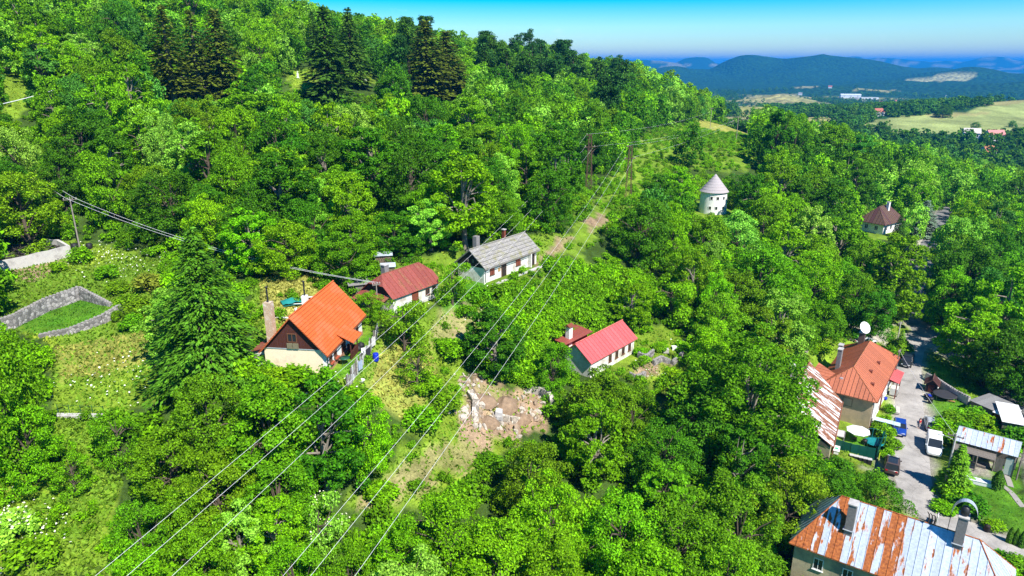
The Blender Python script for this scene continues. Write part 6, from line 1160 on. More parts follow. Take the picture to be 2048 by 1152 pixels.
for t in (.02, .35, .68, .97): p = L0.lerp(L1, t) - nn_.normalized() * -.25; MB().box(-.08, .08, -.08, .08, -.3, 2.92, Matrix.Translation((p.x, p.y, 0))).build('post', M_oldwood, sI)
for t0, t1, nm, m_, hh in ((.70, .82, 'door', M_oldwood, 2.1), (.84, .97, 'panel', mat('pale_green_board', (.50, .56, .50), .8, .15, 3), 2.4)): a, c = L0.lerp(L1, t0), L0.lerp(L1, t1); k = nn_.normalized() * .2; MB().hull([Vector((a.x, a.y, 0)) + k, Vector((c.x, c.y, 0)) + k, Vector((c.x, c.y, 0)) + k * 1.3, Vector((a.x, a.y, 0)) + k * 1.3], [Vector((a.x, a.y, hh)) + k, Vector((c.x, c.y, hh)) + k, Vector((c.x, c.y, hh)) + k * 1.3, Vector((a.x, a.y, hh)) + k * 1.3]).build(nm, m_, sI)
A0, A1 = L0.lerp(L1, .0) - Vector((0, 0, .45)), L0.lerp(L1, .68) - Vector((0, 0, .45)); k = -nn_.normalized() * 1.25 - Vector((0, 0, .3)); aw = MB().tube([A0, A1], .05, 5).build('awning', M_oldwood, sI); sheets(aw, 'batten', [A0 + k, A1 + k, A1, A0], -nn_.normalized() , .22, M_oldwood, .04, 0)
for t in (.02, .6): p = A0.lerp(A1, t) + k; MB().box(-.06, .06, -.06, .06, -.2, p.z - .05, Matrix.Translation((p.x, p.y, 0))).build('post', M_oldwood, aw)
fr = thing('pergola', 'bare batten roof frame at right end of rust-patched shed', 'pergola', (0, 0, 0)); F0, F1 = L1 + u * .3 + Vector((0, 0, -.3)), U1 + u * .3 + Vector((0, 0, -.6)); o = sheets(fr, 'batten', [F0, F0 + u * 4, F1 + u * 4, F1], (F1 - F0).normalized(), .32, M_oldwood, .05, 0, 0, None, .16)
for p in (F0 + u * .1, F0 + u * 3.8, F1 + u * .1, F1 + u * 3.8): MB().box(-.07, .07, -.07, .07, -.3, p.z - .06, Matrix.Translation((p.x, p.y, 0))).build('post', M_oldwood, fr)
fl = MB().box(-2.4, 2.4, -1.1, 1.1, 0, .72).build('lumber_pile', M_oldwood); fl.location = at_z(1952, 930, -.1); fl.rotation_euler = (0, 0, rad(-38)); fl.data.transform(Matrix.Scale(.45, 4)); tag(fl, 'low stack of old lumber before the rust-patched shed', 'lumber')
# cold frame of five panes
cf = thing('cold_frame', 'row of white glazed cold frames beside dark thuja', 'cold frame', tuple(G(1955, 966) + Vector((0, 0, .05))), rad(-26))
MB().box(-2.0, 2.0, -.45, .45, -.1, .42).build('base', M_whiteframe, cf)
for i in range(6): x = -2 + i * .667; f_ = MB().box(x + .02, x + .647, -.5, .5, .425, .46).build('lid', M_whiteframe, cf); f_.rotation_euler = (0, 0, 0); MB().box(x + .08, x + .59, -.42, .42, .461, .467).build('pane', mat('pale_glazing', (.62, .68, .68), .25, .08, 3, spec=.6), f_)
# paths in the lower right garden
for k, (pts) in enumerate(([(1996, 965), (2012, 975), (2028, 988), (2048, 1008)], [(2000, 935), (2014, 950), (2022, 972)])):
    P = sample_poly([tuple(at_z(x, y, 0)) for x, y in pts], 1.0); V = []
    for i, p in enumerate(P): d = P[min(i + 1, len(P) - 1)] - P[max(i - 1, 0)]; d = d / np.hypot(d[0], d[1]); V += [(p[0] - d[1] * .35, p[1] + d[0] * .35, 0), (p[0] + d[1] * .35, p[1] - d[0] * .35, 0)]
    V = np.array(V); V[:, 2] = ground(V[:, 0], V[:, 1]) + .06; i = np.arange(len(P) - 1) * 2; o = bpy.data.objects.new('garden_path', mesh_np('garden_path', V, np.stack([i, i + 1, i + 3, i + 2], 1), mat('path_slab', (.30, .28, .25), .9, .2, 2, .3))); link(o); struct(o)
# ------------------------------------------------------------------ fenced garden below the orange hipped house
M_gfence = mat('green_fence', (.004, .075, .055), .5, .15, 3)
def panel_fence(label, pts, hh, m, w=.9):
    o = thing('panel_fence', label, 'fence', tuple(pts[0])); o0 = Vector(pts[0])
    for a, c in zip(pts[:-1], pts[1:]):
        a, c = Vector(a), Vector(c); d = c - a; n = max(1, round(d.length / w)); az = math.atan2(d.y, d.x)
        for i in range(n): p = a.lerp(c, i / n) - o0; s = d.length / n; MB().box(.01, s - .01, -.025, .025, -.2, hh, Matrix.Translation(p) @ Matrix.Rotation(az, 4, 'Z')).build('panel', m, o); MB().box(-.04, .04, -.05, .05, -.2, hh + .06, Matrix.Translation(p) @ Matrix.Rotation(az, 4, 'Z')).build('post', m, o)
    return o
panel_fence('dark green panel fence along front of the fenced garden', [at_z(1668, 900, .3), at_z(1700, 910, .2), at_z(1748, 920, 0)], 1.75, M_gfence); panel_fence('dark green panel fence along the lane side of fenced garden', [at_z(1752, 920, 0), at_z(1764, 890, 0), at_z(1772, 870, 0)], 1.75, M_gfence)
o = MB().box(-.32, .32, -.02, .02, 0, 1.15).build('yellow_board', mat('yellow_green_paint', (.42, .58, .02), .6)); o.location = at_z(1757, 921, 0); o.rotation_euler = (0, 0, rad(50)); tag(o, 'yellow-green board at corner of dark green fence', 'board')
pk = thing('parasol', 'open white garden parasol in the fenced garden', 'parasol', tuple(at_z(1712, 886, .2))); cv = MB(); K = 8
cv.add([(1.6 * math.cos(k * .7854), 1.6 * math.sin(k * .7854), 2.05) for k in range(K)] + [(0, 0, 2.55)], [(k, (k + 1) % K, K) for k in range(K)]); cv.add([(1.6 * math.cos(k * .7854), 1.6 * math.sin(k * .7854), 1.98) for k in range(K)] + [(0, 0, 2.48)], [((k + 1) % K, k, K) for k in range(K)]); cv.build('canopy', mat('white_canvas', (.82, .82, .80), .8, .05), pk); MB().tube([(0, 0, 0), (0, 0, 2.62)], .03, 6).build('pole', MATS['steel'], pk); MB().lathe([(.3, 0), (.3, .08), (.05, .1)], 12).build('base', M_conc, pk)
lg = thing('sun_lounger', 'black sun lounger left of white parasol', 'lounger', tuple(at_z(1698, 880, .2)), rad(-35)); MB().box(-.9, .35, -.3, .3, .28, .34).build('seat', M_black, lg); MB().add([(.35, -.3, .3), (.35, .3, .3), (.9, .3, .7), (.9, -.3, .7), (.35, -.3, .25), (.35, .3, .25), (.9, .3, .65), (.9, -.3, .65)], [(0, 3, 2, 1), (4, 5, 6, 7), (0, 4, 7, 3), (1, 2, 6, 5), (2, 3, 7, 6)]).build('backrest', M_black, lg)
for x in (-.8, .3):
    for y in (-.25, .25): MB().box(x - .02, x + .02, y - .02, y + .02, 0, .28).build('leg', M_black, lg)
gr = thing('barbecue', 'grey kettle barbecue right of white parasol', 'barbecue', tuple(at_z(1728, 892, .1))); MB().lathe([(.0, .55), (.3, .65), (.36, .85), (.3, 1.05), (0, 1.15)], 14).build('kettle', MATS['dark_metal'], gr)
for a in (0, 2.1, 4.2): MB().tube([(.12 * math.cos(a), .12 * math.sin(a), .65), (.32 * math.cos(a), .32 * math.sin(a), 0)], .02, 5).build('leg', MATS['steel'], gr)
for i in range(5):
    p = at_z(1702 + i * 9, 920 + i * 2.2, 0); o = thing('planter', ['first', 'second', 'third', 'fourth', 'fifth'][i] + ' black bin from left in row before the green fence', 'bin', tuple(p), rad(-20), 'black bins along the green fence'); MB().box(-.25, .25, -.25, .25, 0, .8).build('body', M_black, o); MB().box(-.28, .28, -.28, .28, .8, .86).build('lid', M_conc, o)
pv = thing('pavilion', 'small white-curtained pavilion against barn wall', 'pavilion', tuple(at_z(1674, 893, .3)), rad(62)); MB().box(-.95, .95, -.75, .75, 2.1, 2.2).build('roof', M_conc, pv)
for x in (-.85, .85):
    for y in (-.65, .65): MB().box(x - .05, x + .05, y - .05, y + .05, -.2, 2.1).build('post', M_oldwood, pv)
MB().box(-.95, .95, -.73, -.70, 2.22, 2.26).build('trim', M_oldwood, pv); MB().box(-.9, -.3, -.72, -.68, .2, 2.08).build('curtain', M_whiteframe, pv); MB().box(.35, .9, -.72, -.68, .2, 2.08).build('curtain', M_whiteframe, pv)
tt_ = thing('garden_table', 'white garden table with green cloth beside the pavilion', 'table', tuple(at_z(1672, 906, .4)), rad(62)); MB().box(-.8, .8, -.4, .4, .7, .75).build('tabletop', M_whiteframe, tt_); MB().box(-.3, .2, -.2, .2, .752, .77).build('cloth', mat('mint_cloth', (.05, .45, .25), .8), tt_)
for x in (-.7, .7): MB().box(x - .03, x + .03, -.3, .3, 0, .7).build('leg', M_whiteframe, tt_)
cv_ = thing('awning', 'pale blue-green awning sheet over hedge beside the blue car', 'awning', tuple(at_z(1772, 866, 0)), rad(-28)); MB().slab([(-1.9, -.45, 1.95), (1.6, -.45, 1.75), (1.6, .5, 1.85), (-1.9, .5, 2.05)], .04).build('sheet', mat('pale_aqua', (.45, .62, .60), .5, .1), cv_)
for x in (-1.8, 1.5): MB().tube([(x, 0, 0), (x, 0, 1.8)], .03, 5).build('post', MATS['steel'], cv_)
tk = thing('water_tank', 'white caged water tank by street front of orange hipped house', 'tank', tuple(at_z(1787, 788, 0)), rad(53)); MB().box(-.8, .8, -.55, .55, .12, 1.25).build('tank', mat('white_plastic', (.62, .62, .60), .5, .1), tk); MB().box(-.85, .85, -.6, .6, 0, .11).build('pallet', M_oldwood, tk)
for x in (-.82, -.27, .27, .82): MB().box(x - .02, x + .02, -.58, -.56, .11, 1.28).build('cage_bar', MATS['steel'], tk)
tag(MB().lathe([(.2, 0), (.26, .4), (.23, .4), (.17, .03), (0, .03)], 12, at_z(1771, 799, 0)).build('bucket', mat('blue_plastic', (.01, .03, .42))), 'small blue bucket by house wall', 'bucket')
pt = thing('plank_stack', 'pale stack of planks at edge of lane verge', 'planks', tuple(at_z(1791, 822, 0)), rad(62))
for i in range(6): MB().box(-1.2, 1.2, -.55 + i * .19, -.38 + i * .19, .1, .32 + .05 * (i % 3)).build('plank', mat('pale_plank', (.52, .49, .45), .85, .2, 3), pt)
# dark small hut behind barn, ruined pale wall
sK = thing('shed', 'narrow old shed with rusty white roof behind the barn', 'shed', (45.2, 104.5, 3.0), rad(55)); gable_wall(4.2, 3.2, 2.2, .8).build('wall', M_oldwood, sK); gable_roof(sK, 4.2, 3.2, 2.2, .8, .3, .3, M_whiterust, .6, False, rust(.22, .05)); door(sK, '-x', (-2.1, 0, 0), .8, 1.7, M_darkwood)
wall_run('ruin_wall', 'crumbling pale wall behind the barn roof', [at_z(1598, 735, 3), at_z(1612, 712, 3.2), at_z(1604, 690, 3.6)], .5, [1.2, 2.0, 1.2], mat('pale_plaster_ruin', (.52, .47, .42)), 'ruin')
# ------------------------------------------------------------------ vehicles
def car(label, p, az, c, kind='hatch', cat='car', glassroof=None):
    o = thing('parked_car', label, cat, (p[0], p[1], p[2]), az, 'vehicles parked along the lane'); mp = mat('paint_' + label.split()[0] + '_' + kind, c, .28, .05, 8, spec=.6)
    van = kind == 'van'; Lh, w = (2.45, .98) if van else (2.1, .88) if kind == 'hatch' else (2.25, .92); belt = 1.02 if van else .92; top = 2.0 if van else (1.48 if kind != 'suv' else 1.68)
    st = [(-Lh, .42, .70, .80), (-Lh + .08, .28, belt - .06, .93), (-Lh * .55, .22, belt + .02, 1.), (0, .2, belt, 1.), (Lh * .42, .22, belt - .02, 1.), (Lh - .45, .26, belt - .16 if not van else belt - .05, .95), (Lh - .06, .30, .68, .86), (Lh, .42, .60, .76)]
    b = MB(); V = []; n = 8
    for x, z0, z1, k in st: ww = w * k; V += [(x, -ww * .9, z0), (x, -ww, z0 + .14), (x, -ww, z1 - .14), (x, -ww * .9, z1), (x, ww * .9, z1), (x, ww, z1 - .14), (x, ww, z0 + .14), (x, ww * .9, z0)]
    F_ = [(i * n + j, i * n + (j + 1) % n, (i + 1) * n + (j + 1) % n, (i + 1) * n + j) for i in range(len(st) - 1) for j in range(n)]; b.add(V, [f[::-1] for f in F_] , True); b.add(V[:n], [tuple(range(n))]); b.add(V[-n:], [tuple(range(n - 1, -1, -1))]); body = b.build('body', mp, o)
    x0, x1, xt0, xt1 = (-Lh + .12, Lh * .52, -Lh + .2, Lh * .18) if van else (-Lh + .14, Lh * .40, -Lh + .62, Lh * .06) if kind == 'hatch' else (-Lh + .10, Lh * .40, -Lh + .42, Lh * .10); wb, wt = w * .9, w * .76 if not van else w * .84
    MB().hull([(x0, -wb, belt - .05), (x1, -wb, belt - .07), (x1, wb, belt - .07), (x0, wb, belt - .05)], [(xt0, -wt, top - .06), (xt1, -wt, top - .06), (xt1, wt, top - .06), (xt0, wt, top - .06)]).build('cabin_glass', M_glass, o)
    r_ = MB().hull([(xt0 - .05, -wt - .03, top - .075), (xt1 + .08, -wt - .03, top - .075), (xt1 + .08, wt + .03, top - .075), (xt0 - .05, wt + .03, top - .075)], [(xt0 + .08, -wt + .1, top), (xt1 - .06, -wt + .1, top), (xt1 - .06, wt - .1, top), (xt0 + .08, wt - .1, top)]).build('roof', mp, o)
    if glassroof: MB().box(xt0 + .2, xt1 - .15, -wt + .16, wt - .16, top + .001, top + .02).build('roof_glass', M_glass, r_)
    for s in (-1, 1):
        for xa, xb in ((x0 + .02, xt0 - .02), (x1 - .02, xt1 + .04)) + (((xt0 + .9, xt0 + .9),) if van else ((-.25, -.15),)): MB().tube([(xa, s * (wb + .01), belt - .05), (xb, s * (wt + .012), top - .06)], .045, 5).build('pillar', mp, o)
        if van: MB().hull([(x0 + .02, s * (wb + .002), belt - .06), (.1, s * (wb + .002), belt - .06), (.1, s * (wb - .03), belt - .06), (x0 + .02, s * (wb - .03), belt - .06)], [(xt0, s * (wt + .03), top - .07), (.1, s * (wt + .03), top - .07), (.1, s * (wt - .02), top - .07), (xt0, s * (wt - .02), top - .07)]).build('side_panel', mp, o)
        MB().box(x1 - .28, x1 - .14, min(s * w * .98, s * w * 1.14), max(s * w * .98, s * w * 1.14), belt, belt + .14).build('mirror', mp, o); MB().box(Lh - .14, Lh - .02, min(s * w * .42, s * w * .72), max(s * w * .42, s * w * .72), .60, .70).build('headlight', MATS['pale_glazing'], o); MB().box(-Lh - .02, -Lh + .1, min(s * w * .5, s * w * .78), max(s * w * .5, s * w * .78), .68, .84).build('tail_light', mat('lamp_red', (.5, .01, .01), .3), o)
        for x in (-Lh * .62, Lh * .62):
            t = MB(); t.lathe([(.20, -.1), (.31, -.09), (.33, 0), (.31, .09), (.20, .1)], 16); wl = t.build('wheel', M_black, o); wl.location = (x, s * (w - .08), .33); wl.rotation_euler = (rad(90), 0, 0); MB().lathe([(0, -.085), (.19, -.08), (.2, 0), (.19, .08), (0, .085)], 12).build('rim', MATS['steel'], wl)
    pl = MB().box(Lh - .01, Lh + .015, -.26, .26, .38, .48).build('number_plate', M_whiteframe, o); return o
fwd = math.atan2(.88, .47)
car('blue hatchback parked facing downhill beside lane hedge', at_z(1798, 862, 0), fwd + math.pi, (.01, .045, .27)); car('silver hatchback parked on the gravel across from the blue car', at_z(1861, 853, 0), fwd + .05, (.36, .38, .40)); car('white van parked at the lane edge facing downhill', at_z(1866, 899, 0), fwd + math.pi - .02, (.80, .80, .80), 'van', 'van')
car('dark brown estate car with glass roof parked by green fence', at_z(1783, 936, 0), fwd - .05, (.075, .05, .045), 'suv', 'car', True); car('black car parked at far corner of orange hipped house', at_z(1813, 728, 0), fwd + math.pi - .15, (.02, .022, .025), 'suv'); car('white car half hidden behind roof with the dish', G(1731, 688), fwd - .7, (.75, .75, .75))
qb = thing('quad_bike', 'small blue-seated quad bike parked by playhouse', 'quad bike', tuple(at_z(1857, 797, 0)), rad(80)); MB().box(-.7, .7, -.25, .25, .35, .62).build('body', MATS['dark_metal'], qb); MB().box(-.5, .1, -.2, .2, .62, .74).build('seat', mat('blue_plastic', (.01, .03, .42)), qb); MB().tube([(.45, -.35, .95), (.45, .35, .95)], .03, 5).build('handlebar', M_black, qb); MB().box(.3, .75, -.4, .4, .625, .67).build('rack', MATS['steel'], qb)
for x in (-.5, .5):
    for y in (-.38, .38): w_ = MB().lathe([(.12, -.12), (.25, -.1), (.26, 0), (.25, .1), (.12, .12)], 12).build('wheel', M_black, qb); w_.location = (x, y, .26); w_.rotation_euler = (rad(90), 0, 0)
tag(MB().lathe([(.25, 0), (.33, .1), (.36, .8), (.40, .84), (.38, .92), (0, .98)], 12, at_z(1860, 806, 0)).build('bin', MATS['dark_metal']), 'dark grey bin below the quad bike', 'bin')
# info board by the lane and its row of bent posts
ib = thing('signboard', 'white square board on posts by the grass verge above rusty roof', 'sign', tuple(at_z(1873, 1047, -.2)), rad(52)); MB().box(-.45, .45, -.03, .03, .45, 1.25).build('board', M_whiteframe, ib)
for x in (-.38, .38): MB().box(x - .04, x + .04, .031, .10, -.3, 1.3).build('post', M_oldwood, ib)
for i in range(3): p = at_z(1856 + i * 6, 1044 + i * 2, -.2); o = MB().tube([(0, 0, -.2), (.08, .05, .5), (.02, .1, 1.0), (-.2, .15, 1.35 - .1 * i)], [.09, .08, .07, .05], 6).build('bent_post', M_darkwood); o.location = p; tag(o, '%s dark bent timber post from left beside the white board' % ('first', 'second', 'third')[i], 'post', 'bent posts by the signboard')
tag(MB().lathe([(.3, 0), (.36, .1), (.33, .7), (.36, .75), (0, .8)], 10, at_z(1973, 1062, -.3)).build('stump', M_darkwood), 'dark tree stump at lane edge opposite rusty roof', 'stump')
# person
def skin(name, pts, edges, m, parent=None, sub=1):
    me = bpy.data.meshes.new(name); me.from_pydata([p[:3] for p in pts], edges, []); me.materials.append(m); o = bpy.data.objects.new(name, me); link(o, parent); md = o.modifiers.new('skin', 'SKIN'); md.use_smooth_shade = True
    for v, p in zip(me.skin_vertices[0].data, pts): v.radius = (p[3], p[4] if len(p) > 4 else p[3]); v.use_root = False
    me.skin_vertices[0].data[0].use_root = True; s = o.modifiers.new('sub', 'SUBSURF'); s.levels = sub; s.render_levels = sub; return o
pe = thing('person', 'person in red top and pale trousers walking on lane beside silver car', 'person', tuple(at_z(1838, 857, 0)), rad(30)); M_skin = mat('skin', (.50, .28, .19), .6, .1); M_hair = mat('hair', (.06, .035, .02), .7)
skin('body', [(0, 0, .92, .13, .10), (0, 0, 1.15, .12, .09), (0, 0, 1.38, .15, .09), (0, 0, 1.50, .055), (0, .01, 1.60, .075, .085), (0, .01, 1.70, .06), (-.19, 0, 1.37, .05), (-.26, -.06, 1.12, .04), (-.24, .08, .90, .03), (-.24, .12, .82, .035), (.19, 0, 1.37, .05), (.25, .05, 1.12, .04), (.24, -.08, .90, .03), (.24, -.12, .82, .035), (-.09, 0, .82, .085), (-.10, -.10, .48, .06), (-.10, .04, .09, .04), (-.10, -.12, .04, .04), (.09, 0, .82, .085), (.10, .14, .48, .06), (.10, .30, .10, .04), (.10, .16, .04, .04)],
     [(0, 1), (1, 2), (2, 3), (3, 4), (4, 5), (2, 6), (6, 7), (7, 8), (8, 9), (2, 10), (10, 11), (11, 12), (12, 13), (0, 14), (14, 15), (15, 16), (16, 17), (0, 18), (18, 19), (19, 20), (20, 21)], M_skin, pe)
skin('shirt', [(0, 0, .95, .155, .12), (0, 0, 1.15, .145, .11), (0, 0, 1.38, .17, .11), (-.2, 0, 1.37, .065), (-.255, -.05, 1.15, .055), (.2, 0, 1.37, .065), (.25, .04, 1.15, .055)], [(0, 1), (1, 2), (2, 3), (3, 4), (2, 5), (5, 6)], mat('red_cloth', (.62, .02, .04), .8), pe); skin('trousers', [(0, 0, .95, .15, .12), (-.09, 0, .80, .10), (-.10, -.10, .48, .075), (-.10, .03, .14, .06), (.09, 0, .80, .10), (.10, .14, .48, .075), (.10, .29, .15, .06)], [(0, 1), (1, 2), (2, 3), (0, 4), (4, 5), (5, 6)], mat('pale_cloth', (.55, .50, .48), .8), pe); skin('hair', [(0, .03, 1.72, .07), (0, .06, 1.66, .075), (0, .07, 1.58, .05)], [(0, 1), (1, 2)], M_hair, pe)
# ------------------------------------------------------------------ hedges and shrubs in the settlement
SHR = [(1770,862,2.2,1.7,'bright'),(1785,885,1.8,1.5,'mid'),(1760,850,2.0,1.3,'mid'),(1775,905,1.2,1.2,'bright'),(1800,690,3.2,2.2,'olive'),(1785,700,2.2,1.6,'mid'),(1905,835,2.6,2.2,'mid'),(1930,830,2.4,2.0,'bright'),(1950,825,2.2,1.8,'mid'),(1890,850,2.4,2.0,'bright'),(1900,870,2.2,2.0,'mid'),(1985,870,2.4,2.0,'olive'),(1970,840,2.0,1.8,'bright'),(2010,890,2.2,2.0,'mid'),(2040,870,3.0,2.4,'deep'),
  (1940,1000,2.6,2.3,'deep'),(1915,985,2.0,2.0,'bright'),(1910,960,2.2,1.8,'bright'),(1990,1048,1.3,1.2,'yellow'),(2010,1115,1.6,1.6,'deep'),(2035,1125,1.8,1.6,'mid'),(1890,1010,1.2,1.6,'bright'),(1780,815,1.3,1.0,'mid'),(1772,835,1.2,1.0,'bright'),(1940,835,2.2,1.8,'mid'),(1925,855,2.4,2.0,'deep'),(1960,800,1.4,1.0,'mid'),(1920,780,1.3,1.0,'mid'),(2030,850,2.4,2.2,'deep'),
  (1690,760,2.4,1.8,'mid'),(1640,690,2.6,2.0,'bright'),(1620,670,3,2.2,'bright'),(1660,660,2.6,2.0,'mid'),(1680,930,2.6,2.0,'deep'),(590,745,2.0,1.8,'bright'),(640,752,2.6,1.6,'mid'),(560,752,2.2,2.0,'bright'),(700,790,2.6,2.2,'mid'),(160,505,2.4,1.9,'bright'),(115,530,1.6,1.2,'bright'),(215,540,1.8,1.6,'mid'),(235,570,1.8,1.5,'olive'),(255,600,2.0,1.6,'olive'),(265,640,1.8,1.6,'mid'),(235,628,1.2,.9,'mid'),(300,560,2.6,2.2,'dry'),(280,610,2.4,2.0,'olive'),
  (900,690,2.4,2.2,'bright'),(960,690,2.2,2.0,'bright'),(880,800,2.0,2.0,'mid'),(840,830,2.4,2.0,'bright'),(850,760,2.0,1.8,'bright'),(930,620,1.6,1.4,'mid'),(900,1000,1.6,1.6,'bright'),(980,920,1.6,1.8,'mid'),(760,980,1.8,1.8,'bright'),(990,580,2.2,1.8,'mid'),(1020,570,2.0,1.8,'bright'),(955,585,2.4,1.8,'mid'),(1350,745,1.6,1.4,'yellow'),(1390,700,2.2,1.8,'yellow'),(1320,690,1.4,1.3,'bright'),(1365,690,1.8,1.5,'bright'),(1280,700,1.2,1.0,'bright'),(25,1045,2.6,1.6,'pale'),(60,1100,2.4,2.0,'olive')]
for k, (px, py, H, R, t) in enumerate(SHR):
    p = hit(px, py, H * .6)
    if p is not None: plant('bush%d' % (k % 4), p, H, R, t, 'shrub', 'shrub')
# ------------------------------------------------------------------ the far town
def fhouse(label, px, py, Lw, W, h, rise, rc, wc=(.72, .70, .66), grp='small houses of the far valley town', az=None, flat=False):
    p = hit(px, py)
    if p is None: return
    o = thing('far_house', label, 'house', tuple(p), random.uniform(-.6, .6) if az is None else az, grp); m = mat('town_%0.2f' % wc[1], wc, .9, .1); b = gable_wall(Lw, W, h, 0 if flat else rise); b.build('wall', m, o)
    if flat: MB().box(-Lw / 2 - .3, Lw / 2 + .3, -W / 2 - .3, W / 2 + .3, h + .01, h + .6).build('roof', mat('town_roof_%.2f_%.2f' % rc[:2], rc, .7, .1), o)
    else: MB().slab([(-Lw / 2 - .5, -W / 2 - .6, h - .3), (Lw / 2 + .5, -W / 2 - .6, h - .3), (Lw / 2 + .5, 0, h + rise + .15), (-Lw / 2 - .5, 0, h + rise + .15)], .2).slab([(Lw / 2 + .5, W / 2 + .6, h - .3), (-Lw / 2 - .5, W / 2 + .6, h - .3), (-Lw / 2 - .5, 0, h + rise + .15), (Lw / 2 + .5, 0, h + rise + .15)], .2).build('roof', mat('town_roof_%.2f_%.2f' % rc[:2], rc, .7, .1), o)
    for i in range(3): MB().box(-Lw / 2 + Lw * (i + .5) / 3 - .6, -Lw / 2 + Lw * (i + .5) / 3 + .6, -W / 2 - .05, -W / 2 - .01, h * .35, h * .75).build('window', M_glass, o)
RED, GRY, ORG = (.38, .12, .08), (.25, .25, .27), (.5, .2, .1)
fhouse('long pale industrial hall on the far valley slope', 1700, 196, 70, 26, 12, 3, (.55, .62, .75), (.62, .66, .74), az=-.25); fhouse('low white annex right of the far industrial hall', 1738, 199, 60, 20, 7, 1, (.62, .64, .70), (.7, .72, .76), az=-.25, flat=True)
TW = [(1418,208,'white house with blue roof at left edge of the far valley',16,(.10,.16,.32)),(1432,197,'small grey house left of far fields',12,GRY),(1690,220,'pale house left of the far town centre',14,GRY),(1697,219,'yellow-walled house left of the far town centre',12,ORG),(1745,213,'red-roofed house in far town nearest the hall',14,RED),(1760,209,'second red-roofed house right of the far hall',14,RED),(1782,214,'white house in middle of far town',13,GRY),(1800,213,'red-roofed house near the far mast',15,RED),(1815,214,'long white house below the far mast',26,(.5,.48,.5)),(1835,212,'pale house right below the far mast',14,RED),
 (1752,232,'red-roofed house at lower edge of far town',16,RED),(1770,205,'small white house on far upper street',11,GRY),(1790,206,'small red house on far upper street',11,RED),(1712,200,'small shed-like house by the far hall',12,GRY),(1728,207,'white house under the far hall annex',13,GRY),(1850,208,'small pale house right of far mast',12,RED),(1941,277,'white house in trees below the open field',13,(.55,.5,.48)),(1987,281,'pink-roofed house in trees below the open field',14,(.55,.22,.2)),(1972,315,'orange-roofed house glimpsed in right forest',12,ORG),(1858,341,'white house wall glimpsed between trees right of centre',9,GRY),(1600,190,'tiny white farm on far field edge',14,GRY),(1660,176,'tiny farm at foot of the blue mountain',14,RED)]
for px, py, lb, Lw, rc in TW: fhouse(lb, px, py, Lw, Lw * .65, 5.5, 4, rc, (.75, .72, .66) if 'yellow' not in lb else (.7, .5, .12))
p = G(1888, 210); ms = thing('radio_mast', 'tall pale radio mast on far hill beyond the town', 'mast', tuple(p)); hh = top_h(p, 1888, 186); MB().tube([(0, 0, -1), (0, 0, hh)], [.8, .4], 6).build('mast', MATS['galv'], ms)
for z in (hh * .75, hh * .9): MB().lathe([(1.2, z), (1.3, z + 1.6)], 8).build('antenna_ring', M_whiteframe, ms)
# ------------------------------------------------------------------ air: haze box round the whole scene, sky and clouds outside
hz = MB().box(-42000, 42000, -2000, 41000, -260, 260).build('haze', (lambda: None)() or nmat('haze')[0]); hz['kind'] = 'stuff'; hz['label'] = 'blue summer haze over the far hills'
nt = MATS['haze'].node_tree; nt.nodes.clear(); oo = nt.nodes.new('ShaderNodeOutputMaterial'); vv = nt.nodes.new('ShaderNodeVolumePrincipled'); vv.inputs['Color'].default_value = (.02, .36, 1.0, 1); vv.inputs['Density'].default_value = 1.0e-4; vv.inputs['Anisotropy'].default_value = 0.0; nt.links.new(vv.outputs[0], oo.inputs['Volume'])
hz.visible_shadow = True
# ------------------------------------------------------------------ labels of the plants: nearest landmark, side and order
LM = [('the orange-roofed cottage', 635, 660), ('the red half-hipped cottage', 815, 560), ('the long grey-roofed house', 1005, 510), ('the pink-red roofed house', 1205, 690), ('the round white tower', 1425, 385), ('the brown-roofed house', 1762, 450), ('the orange hipped house', 1735, 770), ('the rusty striped roof', 1780, 1080), ('the rubble clearing', 1005, 820), ('the sunken stone-walled lawn', 150, 625), ('the pale concrete wall', 70, 515), ('the left lattice pylon', 1178, 320), ('the right lattice pylon', 1256, 345), ('the gravestones', 600, 160), ('the trampoline lawn', 1890, 790), ('the lamp pole', 1895, 930), ('the rust-patched shed', 1980, 885), ('the main road bend', 1850, 600), ('the ridge poles', 1465, 255), ('the upper left corner', 60, 60), ('the bottom left corner', 80, 1100), ('the bottom edge centre', 1000, 1120), ('the right picture edge', 2030, 480), ('the big foreground spruce', 425, 600), ('the path through the clearing', 800, 960), ('the forest skyline', 1100, 90), ('the open far field', 1920, 235), ('the bottom power wires', 450, 1000), ('the terraced garden', 1320, 720), ('the left wooden pole', 155, 440), ('the tall skyline spruces', 880, 110), ('the spruce trio', 420, 110), ('the fenced garden', 1715, 880)]
ORD = ['nearest', 'second nearest', 'third nearest', 'fourth nearest', 'fifth nearest', 'sixth nearest', 'seventh nearest', 'eighth nearest', 'ninth nearest', 'tenth nearest', 'eleventh nearest', 'twelfth nearest', '13th nearest', '14th nearest', '15th nearest', '16th nearest', '17th nearest', '18th nearest', '19th nearest', '20th nearest'] + ['%dth nearest' % k for k in range(21, 90)]
BYK = {}
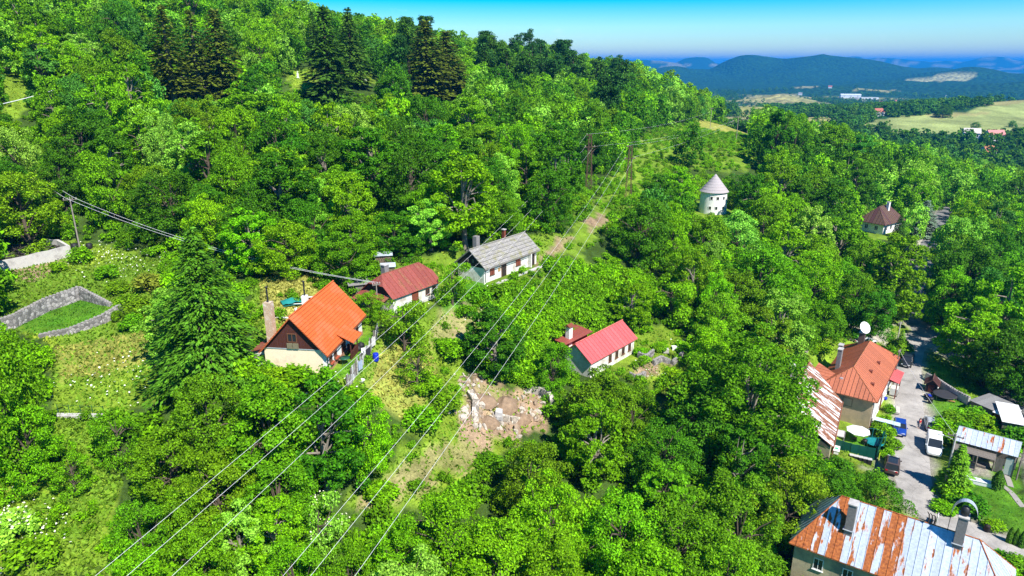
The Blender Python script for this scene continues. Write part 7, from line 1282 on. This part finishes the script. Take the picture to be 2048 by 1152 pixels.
for d in PLANTS:
    j = min(range(len(LM)), key=lambda i: math.hypot(LM[i][1] - d['px'], LM[i][2] - d['py'])); dx, dy = d['px'] - LM[j][1], d['py'] - LM[j][2]
    side = ('right of' if dx > 0 else 'left of') if abs(dx) > abs(dy) else ('below' if dy > 0 else 'above'); BYK.setdefault((d['name'], d['tone'], j, side), []).append((math.hypot(dx, dy), d))
for (nm, tone, j, side), lst in BYK.items():
    lst.sort(key=lambda a: a[0]); kind = {'broadleaf_tree': 'leafy tree', 'spruce_tree': 'spruce', 'pine_tree': 'pine', 'thuja_tree': 'thuja', 'shrub': 'shrub'}[nm]
    for i, (_, d) in enumerate(lst):
        big = 'tall' if d['H'] > 14 else 'small' if d['H'] < 5 and nm != 'shrub' else ''
        d['o']['label'] = ' '.join(('%s %s %s %s %s%s' % (big, TONEWORD[tone], kind, side, LM[j][0], (', ' + ORD[i]) if len(lst) > 1 else '')).split())
        d['o']['group'] = {'broadleaf_tree': 'leafy trees on the slopes', 'spruce_tree': 'spruces', 'pine_tree': 'pines on the skyline', 'thuja_tree': 'thujas in the garden', 'shrub': 'shrubs along walls and clearings'}[nm]
# elder blossom on two shrubs
for px, py in ((645, 1060), (25, 1075)):
    d = min((q for q in PLANTS if q['tone'] == 'pale'), key=lambda q: math.hypot(q['px'] - px, q['py'] - py)); cr = [c for c in d['o'].children if c.name.startswith('crown')][0]; q = np.random.default_rng(int(px)); co = np.empty(len(cr.data.vertices) * 3, np.float32); cr.data.vertices.foreach_get('co', co); co = co.reshape(-1, 3)
    top = co[co[:, 2] > np.percentile(co[:, 2], 45)]; c = top[q.integers(0, len(top), 90)] * np.array([1.03, 1.03, 1.03]) + np.array([0, 0, .08]); v, f = cards(c, np.tile([0, 0, 1.], (90, 1)) + q.normal(size=(90, 3)) * .3, q.uniform(.14, .26, 90), q.uniform(.14, .24, 90), q, fold=.05); b = bpy.data.objects.new('blossom', mesh_np('blossom', v, f, mat('elder_blossom', (.74, .72, .52), .8, .1))); link(b, d['o']); b.scale = cr.scale
